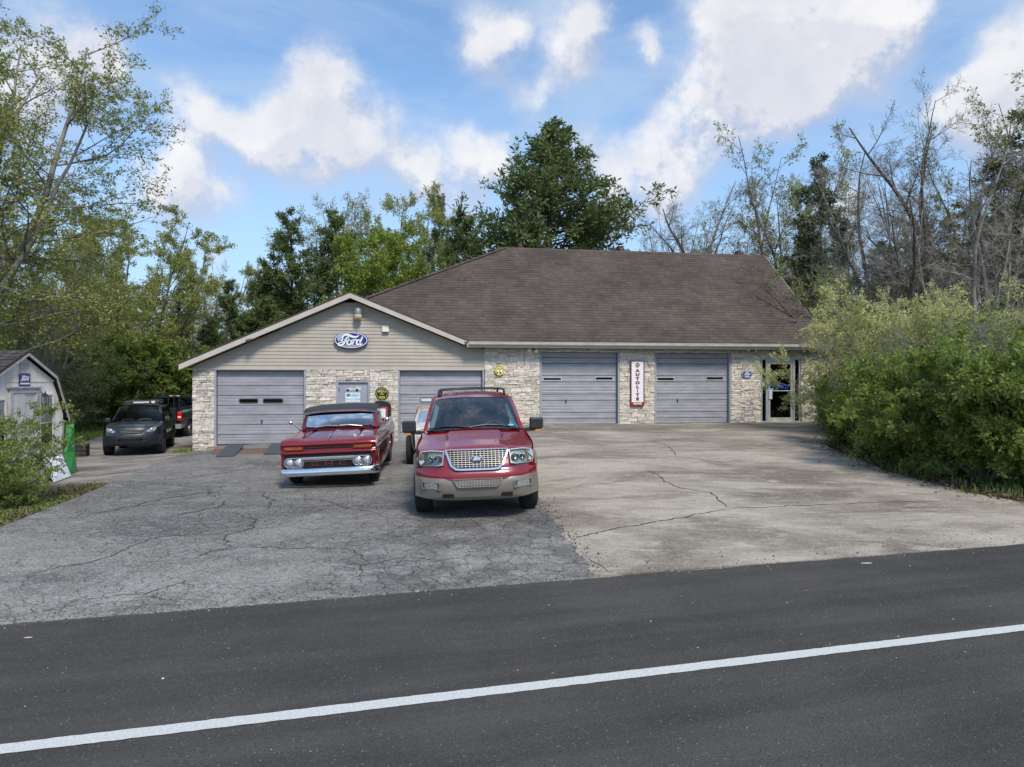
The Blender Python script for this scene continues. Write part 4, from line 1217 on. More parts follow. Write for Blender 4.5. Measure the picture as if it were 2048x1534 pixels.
# ramps at the left bay
def ground_slab(name, pix, th, mat, label, cat, ramp=None):
    P = [Vector((*gp(*q), 0)) for q in pix]
    m = MB()
    zs = [gh(p.x, p.y) + .016 for p in P]
    if ramp: zs = [z_ + r_ for z_, r_ in zip(zs, ramp)]
    m.v = [(p.x, p.y, z_) for p, z_ in zip(P, zs)] + [(p.x, p.y, z_ + th) for p, z_ in zip(P, zs)]
    n = len(P); m.f = [tuple(range(n))[::-1], tuple(range(n, 2 * n))] + [(i, (i + 1) % n, n + (i + 1) % n, n + i) for i in range(n)]
    return tag(m.build(name, mat, bevel=.006), label, cat)
M_mat = pm('ramp_rubber', (.055, .062, .072), .75, var=.12, scale=8, bump=.3, bscale=60)
ground_slab('ramp_board', [(431, 915), (469, 914), (488, 896), (455, 896.5)], .035, M_mat, 'dark rubber ramp in front of the left garage door, left one of two', 'ramp', (0, 0, .07, .07))
ground_slab('ramp_board', [(527, 910), (574, 909.5), (588, 893), (544, 893.5)], .035, M_mat, 'dark rubber ramp in front of the left garage door, half behind the old truck', 'ramp', (0, 0, .07, .07))
ground_slab('plank', [(423, 909.5), (585, 906.5), (590, 897.5), (428, 900)], .03, pm('brown_plank', (.13, .075, .05), .8, var=.25, scale=3, stretch=(1, 6, 1)), 'long brown plank lying under the two dark ramps', 'plank')
# ================================================================= vehicles
# local frame of a car: x to its left as seen by someone facing its grille from the road (picture right), y = 0 at the front bumper and running back, z up
V_tyre = pm('tyre_rubber', (.018, .018, .019), .85, var=.25, scale=14, bump=.3, bscale=40)
V_chrome = pm('chrome', (.78, .80, .83), .09, metal=1.0, var=.03, scale=6)
V_rim = pm('alloy_rim', (.42, .43, .44), .35, metal=.7, var=.1, scale=8)
V_white = pm('white_wheel_paint', (.72, .71, .68), .35, var=.06, scale=8)
V_black = pm('black_trim', (.022, .022, .024), .45, var=.15, scale=10)
V_void = pm('dark_recess', (.006, .006, .006), .9, var=.1)
V_glass = glass_mat('car_glass', (.58, .78, .86), 2.6, 1.6)
V_tint = glass_mat('tinted_glass', (.07, .08, .085), 1.0, 1.5)
V_lens = glass_mat('lamp_lens', (.88, .90, .88), .9, 1.45)
V_amber = pm('amber_lens', (.62, .22, .02), .18, var=.12, scale=20, coat=.7)
V_tail = pm('red_lens', (.55, .012, .010), .15, var=.1, scale=20, coat=.7)
V_bulb = pm('lamp_reflector', (.72, .74, .73), .25, metal=.25, var=.05, scale=20)
V_seat = pm('seat_cloth', (.05, .058, .08), .9, var=.15, scale=10)
V_seatlight = pm('cabin_trim', (.42, .44, .40), .8, var=.08, scale=6)
V_dash = pm('dash_plastic', (.045, .05, .06), .7, var=.1, scale=6)
def paint(name, col, col2=None, flake=.25):
    m = pm(name, col, .28, metal=flake, var=.04, scale=1.5, coat=1.0)
    return m

def wheel(name, root, x, y, r, w, side, rim_mat, rim_r=.62, spokes=5, style='alloy', label=None):
    "side = +1: outer face towards +x"
    wh = bpy.data.objects.new(name, None); COL.objects.link(wh); wh.parent = root; wh.location = (x, y, r)
    m = MB(); h = w / 2; ri = r * rim_r
    prof = [(ri, -h * .80), (ri + .01, -h * .98), (r * .86, -h), (r * .95, -h * .90), (r * .985, -h * .62), (r, -h * .5), (r, h * .5), (r * .985, h * .62), (r * .95, h * .90), (r * .86, h), (ri + .01, h * .98), (ri, h * .80)]
    m.lathe(prof + [prof[0]], (0, 0, 0), 'X', 40); m.build('tyre', V_tyre, wh, smooth=False)
    # tread blocks
    m = MB()
    for k in range(44):
        th = 2 * math.pi * k / 44
        for q, off in ((-.30, 0), (.30, .5), (-.78, .25), (.78, .75)):
            a = th + off * 2 * math.pi / 44; c, s = math.cos(a), math.sin(a)
            Mx = Matrix(((1, 0, 0, q * h * .62), (0, c, -s, 0), (0, s, c, 0), (0, 0, 0, 1)))
            b = MB(); rr_ = r if abs(q) < .5 else r * .982
            b.box(-h * .24, h * .24, rr_ - .012, rr_ + .006, -r * .046, r * .046); b.xf(Mx); m.add(b.v, b.f)
    m.build('tread', V_tyre, wh, fixn=False)
    s = side
    m = MB()
    m.lathe([(ri + .004, s * h * .86), (ri - .012, s * h * .80), (ri - .03, s * h * .45), (ri - .035, -s * h * .5)], (0, 0, 0), 'X', 36)
    if style == 'alloy':
        m.lathe([(ri - .03, s * h * .30), (.0, s * h * .22)], (0, 0, 0), 'X', 24)
        m.build('rim', rim_mat, wh, smooth=True)
        b = MB()
        for k in range(spokes):
            th = 2 * math.pi * k / spokes + .3; c, sn = math.cos(th), math.sin(th)
            q = MB(); q.box(s * h * .38, s * h * .66, .05, ri - .012, -.032, .032)
            q.xf(Matrix(((1, 0, 0, 0), (0, c, -sn, 0), (0, sn, c, 0), (0, 0, 0, 1)))); b.add(q.v, q.f)
        b.lathe([(.085, s * h * .3), (.08, s * h * .70), (.05, s * h * .76), (.0, s * h * .77)], (0, 0, 0), 'X', 20)
        b.build('spokes', rim_mat, wh)
    else:
        m.lathe([(ri - .03, s * h * .35), (ri * .72, s * h * .45), (ri * .66, s * h * .62), (ri * .3, s * h * .66), (ri * .28, s * h * .8), (.0, s * h * .84)], (0, 0, 0), 'X', 28)
        m.build('rim', rim_mat, wh, smooth=True)
    return wh

def body_shell(P):
    """functions describing the lower body of a car:
    xs(y,z) half-width, belt(y), sill, arches [(y, z, r)]"""
    def zlow(y):
        z = P['sill']
        for ya, za, ra in P['arches']:
            d = abs(y - ya)
            if d < ra: z = max(z, za + math.sqrt(ra * ra - d * d))
        return z
    P['zlow'] = zlow
    return P

def side_sheets(P, y0, y1, name, mat, root, label=None, zc=None, ztop=None, out=0.0, nz=10, ny=None, zmin=None):
    "both flanks as parts; vertical strips follow the wheel arches"
    obs = []
    ys_ = sorted(set([y0 + (y1 - y0) * i / (ny or 44) for i in range((ny or 44) + 1)] + [ya + ra * math.cos(R(a)) for ya, za, ra in P['arches'] for a in range(0, 181, 12) if y0 < ya + ra * math.cos(R(a)) < y1]))
    for s in (-1, 1):
        m = MB(); V = []
        for y in ys_:
            lo = P['zlow'](y) if zmin is None else max(P['zlow'](y), zmin(y))
            hi = (ztop or P['belt'])(y)
            if lo > hi - .01: lo = hi - .01
            for j in range(nz + 1):
                z = lo + (hi - lo) * j / nz
                V.append((s * (P['xs'](y, z) + out), y, z))
        n = len(ys_)
        m.v = V
        m.f = [(i * (nz + 1) + j, (i + 1) * (nz + 1) + j, (i + 1) * (nz + 1) + j + 1, i * (nz + 1) + j + 1) for i in range(n - 1) for j in range(nz)]
        obs.append(m.build(name, mat, root, smooth=True, label=label, solid=.0))
    return obs

def arch_flare(P, ya, za, ra, wid, out, mat, root, name='wheel_arch', a0=-8, a1=188):
    for s in (-1, 1):
        m = MB(); n = 26; V = []
        for i in range(n + 1):
            a = R(a0 + (a1 - a0) * i / n)
            for rr_, o in ((ra - .012, -.05), (ra - .012, out), (ra + wid * .6, out), (ra + wid, out * .25), (ra + wid, -.03)):
                y, z = ya + rr_ * math.cos(a), za + rr_ * math.sin(a)
                V.append((s * (P['xs'](y, z) + o), y, z))
        m.v = V; k = 5
        m.f = [(i * k + j, (i + 1) * k + j, (i + 1) * k + j + 1, i * k + j + 1) for i in range(n) for j in range(k - 1)]
        m.build(name, mat, root, smooth=False)
def wheel_wells(P, root, wide):
    for ya, za, ra in P['arches']:
        for s in (-1, 1):
            m = MB(); n = 18; V = []
            for i in range(n + 1):
                a = R(-10 + 200 * i / n)
                for xo in (P['xs'](ya, za + ra * .5) - .03, P['xs'](ya, za) - wide):
                    V.append((s * xo, ya + (ra + .0) * math.cos(a), za + (ra + .0) * math.sin(a)))
            m.v = V; m.f = [(2 * i, 2 * i + 1, 2 * i + 3, 2 * i + 2) for i in range(n)]
            m.build('wheel_well', V_void, root)

def seat(root, x, y, z, w=.50, h=.62, mat=None):
    m = MB(); m.prism(rrect(-w / 2, w / 2, 0, h, .10), lambda a, b, t: (x + a, y + t + b * .22, z + b), -.06, .06)
    m.prism(rrect(-w / 2, w / 2, -.5, .05, .06), lambda a, b, t: (x + a, y + b, z + t), -.08, .06)
    o = m.build('seat', mat or V_seat, root, bevel=.03, bseg=2)
    m = MB(); m.prism(rrect(-.13, .13, h + .05, h + .24, .06), lambda a, b, t: (x + a, y + t + b * .22, z + b), -.045, .05)
    m.tube([(x - .05, y + h * .22, z + h - .03), (x - .05, y + h * .22 + .02, z + h + .08)], .008, 6); m.tube([(x + .05, y + h * .22, z + h - .03), (x + .05, y + h * .22 + .02, z + h + .08)], .008, 6)
    m.build('headrest', mat or V_seat, o, bevel=.02, bseg=2)

def lerp(a, b, t): return a + (b - a) * t
def pw(pts):
    "piecewise linear function with smooth joints"
    def f(x):
        if x <= pts[0][0]: return pts[0][1]
        for (a, va), (b, vb) in zip(pts, pts[1:]):
            if x <= b: return va + (vb - va) * (x - a) / (b - a)
        return pts[-1][1]
    return f

# ------------------------------------------------------------------ large red SUV
def build_suv():
    root = thing('suv', 'large dark red SUV with tan lower bumper and chrome mesh grille parked nearest the road', 'SUV')
    red = paint('maroon_paint', (.20, .003, .009), flake=.04); tan = pm('pewter_cladding', (.215, .185, .155), .42, metal=.25, var=.05, scale=3, coat=.3)
    belt = pw([(.3, .985), (.45, 1.025), (1.0, 1.125), (1.42, 1.215), (5.2, 1.25)])
    wz = pw([(.30, .90), (.45, .945), (.65, .965), (.80, .970), (1.0, .955), (1.12, .925), (1.25, .865)])
    def xs(y, z): return wz(z) * (1 - .075 * max(0, (1.0 - y) / .62) ** 2) * (1 - .03 * max(0, (y - 4.6) / .6) ** 2)
    P = body_shell(dict(xs=xs, belt=belt, sill=.36, arches=[(.98, .40, .47), (4.00, .40, .47)]))
    YS = .40
    side_sheets(P, YS, 5.05, 'body_side', red, root)
    side_sheets(P, 1.47, 3.5, 'side_cladding', tan, root, ztop=lambda y: .62, out=.012, nz=4, ny=12)
    for ya in (.98, 4.0): arch_flare(P, ya, .40, .47, .085, .030, tan, root)
    wheel_wells(P, root, .36)
    # hood with a raised centre between two creases
    def hood(u, v):
        u = u * 2 - 1
        yy = lerp(.27, 1.42, v)
        we = xs(max(YS, yy), belt(max(YS, yy))) if yy > YS else xs(YS, belt(YS)) - (YS - yy) * .35
        x = u * we
        ze = belt(max(.3, yy)) - (max(0, .42 - yy)) * .25
        bul = .045 * (1 - u * u) + .022 * sst(.52, .46, abs(u)) - .03 * max(0, (.10 - v) / .10) ** 2
        y = lerp(.235 + .165 * abs(u) ** 4.2, 1.42 + .20 * abs(u) ** 2.2, v)
        return (x, y, ze + bul)
    m = MB(); m.sheet(44, 18, hood); hd = m.build('hood', red, root, smooth=True)
    # front face between hood edge and bumper: painted panel
    def yf(x, z):
        a = min(1.0, abs(x) / .93)
        base = pw([(.30, .10), (.36, .03), (.50, .0), (.63, .0), (.66, .02), (.70, .03), (.82, .06), (.90, .10), (1.05, .165), (1.085, .235)])(z)
        return base + (.40 - base) * a ** 4.2
    def face(u, v):
        u = u * 2 - 1
        z = lerp(.63, 1.085, v); x = u * (.905 - .045 * sst(.85, 1.1, z))
        zz = z - .055 * abs(u) ** 2.5 * sst(.95, 1.11, z)
        return (x, yf(x, z), zz)
    m = MB(); m.sheet(44, 16, face); m.build('front_panel', red, root, smooth=True)
    def bump_r(u, v):
        u = u * 2 - 1
        "protruding painted bumper band under grille and lamps"
        z = lerp(.635, .80, v); x = u * .925
        return (x, yf(x, z) - .030 * math.sin(math.pi * min(1, v * 1.0 + .12)) - .004, z)
    m = MB(); m.sheet(40, 8, bump_r); m.build('bumper_cover', red, root, smooth=True)
    # tan lower bumper with a dropped centre for the intake
    def tanf(u, v):
        u = u * 2 - 1
        x = u * .945; a = abs(x)
        ztop_ = .655 - .03 * sst(.52, .40, a) + .01 * sst(.6, .9, a)
        z = lerp(.315 + .05 * abs(u) ** 3, ztop_, v)
        y = yf(x, z) - .028 - .012 * sst(.15, .5, v) * sst(1.0, .8, v)
        return (x, y, z)
    m = MB(); m.sheet(48, 10, tanf); m.build('lower_bumper', tan, root, smooth=True)
    m = MB(); m.sheet(40, 2, lambda u, v: ((u * 2 - 1) * .86, yf((u * 2 - 1) * .86, .33) + .02 + v * .25, .315 + .05 * abs(u * 2 - 1) ** 3)); m.build('air_dam', V_black, root)
    Ff = lambda a, b, t: (a, yf(a, b) - t, b)
    # upper grille
    go = [(-.485, 1.055), (-.478, 1.072), (.478, 1.072), (.485, 1.055), (.40, .835), (.33, .775), (.25, .765), (-.25, .765), (-.33, .775), (-.40, .835)]
    gi = [(-.445, 1.05), (-.440, 1.056), (.440, 1.056), (.445, 1.05), (.368, .845), (.31, .803), (.24, .795), (-.24, .795), (-.31, .803), (-.368, .845)]
    m = MB(); m.patch(go, Ff, .016); g0 = m.build('grille_opening', V_void, root)
    m = MB(); m.ring(go, gi, Ff, .014, .058); m.build('grille_surround', V_chrome, root, bevel=.006)
    def inside(x, z, poly):
        c = False
        for i in range(len(poly)):
            (x0, z0), (x1, z1) = poly[i - 1], poly[i]
            if (z0 > z) != (z1 > z) and x < (x1 - x0) * (z - z0) / (z1 - z0) + x0: c = not c
        return c
    def mesh_bars(poly, nx, nz_, x0, x1, z0, z1, w, t0, t1, par, mat):
        def span(z):
            xs_ = [k * .005 for k in range(-110, 111) if inside(k * .005, z, poly)]
            return (min(xs_), max(xs_)) if xs_ else None
        for i in range(1, nz_):
            z = z0 + (z1 - z0) * i / nz_; sp = span(z)
            if not sp: continue
            m = MB(); m.sheet(10, 1, lambda u, v: Ff(lerp(sp[0], sp[1], u), z + (v - .5) * w, t1))
            m.sheet(10, 1, lambda u, v: Ff(lerp(sp[0], sp[1], u), z + .5 * w, lerp(t0, t1, v))); m.sheet(10, 1, lambda u, v: Ff(lerp(sp[0], sp[1], u), z - .5 * w, lerp(t0, t1, v)))
            m.build('grille_bar', mat, par)
        for i in range(1, nx):
            x = x0 + (x1 - x0) * i / nx
            zs_ = [z0 + (z1 - z0) * k / 60 for k in range(61) if inside(x, z0 + (z1 - z0) * k / 60, poly)]
            if not zs_: continue
            m = MB(); m.prism([(x - w * .5, min(zs_)), (x + w * .5, min(zs_)), (x + w * .5, max(zs_)), (x - w * .5, max(zs_))], Ff, t0, t1 + .003)
            m.build('grille_bar', mat, par)
    gm = pm('grille_silver', (.36, .34, .315), .4, metal=.2, var=.05, scale=9, coat=.3)
    mesh_bars(gi, 16, 9, -.45, .45, .79, 1.06, .0072, .016, .030, g0, gm)
    em = MB(); em.prism(ellipse(0, .935, .098, .042, 32), Ff, .03, .062); eb = em.build('badge', V_chrome, root, bevel=.004)
    em = MB(); em.prism(ellipse(0, .935, .088, .035, 32), Ff, .058, .066); em.build('badge_face', pm('badge_navy', (.006, .010, .09), .25, var=.1), eb)
    em = MB(); ford_script(em, lambda a, b, t: Ff(a, .935 + b, t), .063, .069, .088); em.build('badge_script', pm('script_silver', (.50, .52, .56), .4), eb)
    # lower intake
    lo = [(-.375, .645), (.375, .645), (.315, .535), (.28, .515), (-.28, .515), (-.315, .535)]
    li = [(-.345, .635), (.345, .635), (.292, .548), (.265, .535), (-.265, .535), (-.292, .548)]
    m = MB(); m.patch(lo, Ff, .048); l0 = m.build('lower_intake', V_void, root)
    m = MB(); m.ring(lo, li, Ff, .036, .078); m.build('intake_surround', tan, root, bevel=.008)
    mesh_bars(li, 16, 6, -.345, .345, .535, .637, .008, .046, .060, l0, gm)
    # lamps
    for s in (-1, 1):
        po_ = [(s * .500, 1.045), (s * .515, .855), (s * .60, .845), (s * .845, .845), (s * .872, .90), (s * .862, 1.005), (s * .835, 1.035), (s * .70, 1.055)]
        if s < 0: po_ = po_[::-1]
        m = MB(); m.patch(po_, Ff, .010); h0 = m.build('headlight', V_bulb, root)
        cx = s * .575
        for cxx, r_ in ((s * .582, .066), (s * .695, .050)):
            m = MB(); m.lathe([(r_, -.052), (r_ * .94, -.055), (r_ * .8, -.030), (r_ * .35, -.014), (.0, -.014)], (cxx, yf(cxx, .93), .925), 'Y', 24); m.build('reflector', V_chrome, h0, smooth=True)
            m = MB(); m.lathe([(r_ * .42, -.014), (r_ * .40, -.040), (.0, -.05)], (cxx, yf(cxx, .93), .925), 'Y', 16); m.build('bulb_cap', V_bulb, h0, smooth=True)
        ap = [(s * .755, 1.03), (s * .790, .865), (s * .845, .860), (s * .862, .905), (s * .852, 1.005)]
        if s < 0: ap = ap[::-1]
        m = MB(); m.prism(ap, Ff, .010, .050); m.build('turn_signal', pm('clear_amber', (.70, .33, .06), .2, var=.15, scale=25, coat=.7), h0)
        m = MB()
        n = len(po_); cxm, czm = sum(p[0] for p in po_) / n, sum(p[1] for p in po_) / n
        def lensf(a, b, t): return Ff(a, b, t)
        m.ring(po_, [(cxm + (a - cxm) * .55, czm + (b - czm) * .55) for a, b in po_], lambda a, b, t: Ff(a, b, .066 + t), .0, .003)
        m.prism([(cxm + (a - cxm) * .55, czm + (b - czm) * .55) for a, b in po_], lambda a, b, t: Ff(a, b, .066 + t), .0, .003)
        m.build('lens', V_lens, h0, fixn=False)
        m = MB(); m.ring([(cxm + (a - cxm) * 1.03, czm + (b - czm) * 1.04) for a, b in po_], po_, Ff, .0, .068); m.build('lamp_rim', V_bulb, h0)
        # fog lamp in its tan pocket
        fo = rrect(min(s * .845, s * .545), max(s * .845, s * .545), .475, .605, .02)
        fi = rrect(min(s * .82, s * .57), max(s * .82, s * .57), .50, .585, .02)
        m = MB(); m.ring(fo, fi, Ff, .036, .062); m.build('fog_lamp_bezel', tan, root, bevel=.006)
        m = MB(); m.patch(fi, Ff, .043, 6, .02); fl_ = m.build('fog_lamp', pm('fog_reflector', (.26, .27, .27), .3, metal=.3, var=.2, scale=30), root)
        m = MB(); m.prism(fi, Ff, .046, .050); m.build('lens', V_lens, fl_)
        m = MB(); m.patch(rrect(s * .44 - .085, s * .44 + .085, .365, .425, .012), Ff, .0445, 6, .02); m.build('tow_hook_slot', V_void, root)
    m = MB(); m.prism([(-.21, .372), (.21, .372), (.19, .41), (.09, .41), (.075, .395), (-.075, .395), (-.09, .41), (-.19, .41)], Ff, .035, .0445); m.build('plate_recess', pm('cladding_dark', (.12, .105, .095), .6), root)
    # cowl, wipers
    m = MB(); m.sheet(30, 2, lambda u, v: ((u * 2 - 1) * .80, lerp(1.40, 1.50, v) - .05 * (1 - (u * 2 - 1) ** 2) + .13 * abs(u * 2 - 1) ** 2.2, 1.25 + .03 * (1 - (u * 2 - 1) ** 2) - .012 * v)); m.build('cowl', V_black, root)
    # windshield and cabin
    wb = lambda u: Vector((u * .815, 1.45 + .20 * abs(u) ** 2.2, 1.245 + .02 * (1 - u * u)))
    wt = lambda u: Vector((u * .670, 2.12 + .12 * abs(u) ** 2.2, 1.765 + .025 * (1 - u * u)))
    def wsh(u, v, o=0.0):
        p = wb(u).lerp(wt(u), v); return tuple(p + Vector((0, -.5, .6)) * (.035 * math.sin(math.pi * v) + o))
    m = MB(); m.sheet(24, 8, lambda a, v: wsh((a * 2 - 1) * .985, lerp(.02, .98, v))); m.build('windshield', V_glass, root, smooth=True)
    def strip(edge_in, edge_out, n, name, mat, lab=None):
        m = MB(); m.sheet(1, n, lambda u, v: edge_out(v) if u else edge_in(v)); return m.build(name, mat, root, smooth=True, solid=.03)
    # pillars, roof
    roofz = lambda y, u: pw([(2.12, 1.79), (2.35, 1.84), (2.9, 1.875), (4.4, 1.86), (5.0, 1.80)])(y) - .065 * abs(u) ** 2.6 + .0
    def rooff(u, v):
        uu = u * 2 - 1
        y = lerp(2.12 + .12 * abs(uu) ** 2.2, 5.0, v)
        return (uu * .70 * (1 if abs(uu) < .98 else 1.0), y, roofz(y, uu))
    m = MB(); m.sheet(24, 20, rooff); m.build('roof', red, root, smooth=True)
    for k in range(6):
        x = -.45 + .18 * k
        m = MB(); m.sheet(1, 10, lambda u, v: (x + (u - .5) * .022, lerp(2.6, 4.6, v), roofz(lerp(2.6, 4.6, v), x / .70) + .008)); m.sheet(1, 1, lambda u, v: (x + (u - .5) * .022, 2.6, roofz(2.6, x / .7) + .008 * v)); m.build('roof_rib', red, root)
    for s in (-1, 1):
        Pl = MB()
        # A pillar
        Pl.sheet(1, 8, lambda u, v: Vector(wsh(s * .985, v)) if u == 0 else Vector((s * lerp(.862, .722, v), lerp(1.62, 2.36, v), lerp(1.235, 1.79, v))))
        Pl.build('pillar', red, root, smooth=True)
        Pl = MB()
        # roof rail edge down to the window line
        Pl.sheet(1, 14, lambda u, v: (s * .70, lerp(2.24, 5.0, v), roofz(lerp(2.24, 5.0, v), 1)) if u == 0 else (s * .745, lerp(2.34, 5.02, v), roofz(lerp(2.3, 5.0, v), 1) - .055)); Pl.build('roof_edge', red, root, smooth=True)
        m = MB()
        m.sheet(16, 3, lambda u, v: (s * lerp(.868, .745, v), lerp(lerp(1.66, 5.10, u), lerp(2.36, 5.02, u), v), lerp(belt(3), roofz(lerp(2.36, 5.0, u), 1) - .055, v))); m.build('side_glass', V_tint, root, smooth=True)
        for yb, yt in ((2.95, 3.0), (4.05, 4.08)):
            m = MB(); m.sheet(1, 3, lambda u, v: (s * (lerp(.868, .745, v) + .008), lerp(yb, yt, v) + u * .09, lerp(belt(3), 1.76, v))); m.build('pillar', V_black, root)
        # door handles and seams
        for yb in (2.55, 3.65):
            m = MB(); m.box(s * (xs(3, 1.06)) - .012, s * (xs(3, 1.06)) + .02 * s + .012, yb, yb + .16, 1.05, 1.085); m.build('door_handle', red, root, bevel=.008)
        for yb in (1.62, 2.88, 3.95):
            m = MB(); m.sheet(1, 8, lambda u, v: (s * (xs(yb, lerp(.45 if yb < 3.5 else .9, 1.23, v)) + .002), yb + u * .008, lerp(.45 if yb < 3.5 else .9, 1.23, v))); m.build('door_seam', V_void, root)
    # rear
    m = MB(); m.sheet(16, 10, lambda u, v: ((u * 2 - 1) * lerp(.92, .87, v), lerp(5.10, 5.12, v) - .06 * abs(u * 2 - 1) ** 4, lerp(.42, 1.25, v))); m.build('tailgate', red, root, smooth=True)
    m = MB(); m.sheet(12, 4, lambda u, v: ((u * 2 - 1) * lerp(.86, .70, v), lerp(5.11, 5.0, v), lerp(1.25, 1.80, v))); m.build('rear_glass', V_tint, root, smooth=True)
    m = MB(); m.box(-.93, .93, 5.05, 5.23, .42, .66); m.build('rear_bumper', tan, root, bevel=.04, bseg=2)
    # floor and interior
    m = MB(); m.box(-.84, .84, .75, 5.05, .42, .50); m.build('underbody', V_black, root)
    m = MB(); m.box(-.80, .80, .45, 1.4, .5, 1.0); m.build('engine_bay', V_void, root)
    m = MB(); m.box(-.82, .82, 1.60, 5.0, .50, .56); m.build('cabin_floor', V_seat, root)
    m = MB(); m.sheet(20, 4, lambda u, v: ((u * 2 - 1) * .80, lerp(1.50, 2.02, v), 1.235 + .02 * math.sin(3 * v) - .16 * max(0, v - .75) * 4)); m.build('dashboard', V_dash, root, smooth=True)
    for x in (-.38, .38): seat(root, x, 2.72, .86)
    for x in (-.40, .40): seat(root, x, 3.72, .88)
    m = MB()
    for k in range(33):
        pass
    c = Vector((.38, 2.10, 1.18)); ax1, ax2 = Vector((1, 0, 0)), Vector((0, .42, .9)).normalized()
    m.tube([c + ax1 * .19 * math.cos(R(a)) + ax2 * .19 * math.sin(R(a)) for a in range(0, 361, 15)], .015, 8, cap=False)
    for a in (0, 180, 270): m.tube([c, c + ax1 * .18 * math.cos(R(a)) + ax2 * .18 * math.sin(R(a))], .016, 6)
    m.lathe([(.06, -.02), (.055, .02), (0, .03)], c, 'Y', 14); m.build('steering_wheel', V_dash, root)
    for s in (-1, 1):
        m = MB(); m.sheet(1, 6, lambda u, v: (s * (lerp(.80, .665, v) - .03 - u * .075), lerp(1.72, 2.40, v) + u * .10, lerp(1.245, 1.76, v))); m.build('pillar_trim', V_seatlight, root, smooth=True)
    m = MB(); m.sheet(8, 8, lambda u, v: ((u * 2 - 1) * .64, lerp(2.3, 4.9, v), 1.755)); m.build('headliner', V_seatlight, root)
    m = MB(); m.prism(rrect(-.11, .11, 1.60, 1.665, .02), lambda a, b, t: (a, 2.14 + t, b), -.02, .015); m.tube([(0, 2.13, 1.65), (0, 2.16, 1.76)], .008, 6); m.build('rear_view_mirror', V_dash, root)
    # wipers
    for (x0, x1, xp) in ((-.74, -.02, .10), (.02, .66, .80)):
        m = MB(); up = lambda x, v: Vector(wsh(x / .80, v, .02))
        m.tube([up(x0, .035), up(lerp(x0, x1, .35), .085), up(lerp(x0, x1, .7), .07), up(x1, .03)] if x0 < 0 else [up(x0 - .10, .05), up(lerp(x0, x1, .3), .10), up(lerp(x0, x1, .6), .09), up(x1 + .06, .03)], .013, 6)
        m.build('wiper', V_black, root)
    # towing mirrors
    for s in (-1, 1):
        m = MB(); m.prism(rrect(1.00, 1.235, 1.215, 1.415, .035), lambda a, b, t: (s * a, 1.92 + t + (a - 1) * .05, b), -.085, .06); mi = m.build('side_mirror', V_black, root, bevel=.022, bseg=2)
        m = MB(); m.prism([(.845, 1.16), (1.02, 1.175), (1.22, 1.19), (1.20, 1.225), (1.0, 1.235), (.845, 1.225)], lambda a, b, t: (s * a, 1.93 + t, b), -.06, .06); m.build('mirror_arm', V_black, mi, bevel=.01)
        m = MB(); m.prism([(1.09, 1.165), (1.20, 1.18), (1.225, 1.205), (1.09, 1.20)], lambda a, b, t: (s * a, 1.92 + t, b), -.075, -.03); m.build('mirror_signal', V_amber, mi, bevel=.004)
    # roof rack
    for s in (-1, 1):
        m = MB(); m.tube([(s * .60, 2.50, roofz(2.5, .86) + .01), (s * .60, 2.60, roofz(2.6, .86) + .075), (s * .60, 2.8, roofz(2.8, .86) + .085), (s * .60, 4.5, roofz(4.5, .86) + .085), (s * .60, 4.75, roofz(4.7, .86) + .01)], .022, 8); m.build('roof_rail', V_black, root)
    for y in (2.72, 4.1):
        m = MB(); m.sheet(10, 1, lambda u, v: ((u * 2 - 1) * .60, y + v * .05, roofz(y, .86) + .095 + .02 * (1 - (u * 2 - 1) ** 2))); m.build('cross_bar', V_black, root, solid=.022)
    # hood creases at the cowl: washer jets
    for x in (-.45, .45):
        m = MB(); m.tube([(x, .95, 1.185), (x * 1.01, 1.02, 1.20), (x * 1.02, 1.10, 1.212)], [.006, .016, .006], 8); m.build('hood_trim', V_black, root)
    for s in (-1, 1):
        wheel('wheel', root, s * .845, .98, .395, .275, s, V_rim); wheel('wheel', root, s * .845, 4.0, .395, .275, s, V_rim)
    m = MB(); m.prism([(.60, 1.285), (.69, 1.285), (.69, 1.305), (.60, 1.305)], lambda a, b, t: tuple(Vector(wsh(a / .80, (b - 1.245) / .52, .006 + t * .002))), 0, 1); m.build('windshield_sticker', S_ltblue, root)
    return root

def place(root, x, y, yaw, roll, pitch=0.0, dz=0.0):
    root.location = (x, y, gh(x, y + 1.0) + dz)
    root.rotation_euler = (R(pitch), R(-roll), R(yaw))

suv = build_suv()
place(suv, -.50, 10.60, 4.5, 1.5, .4, -.005)
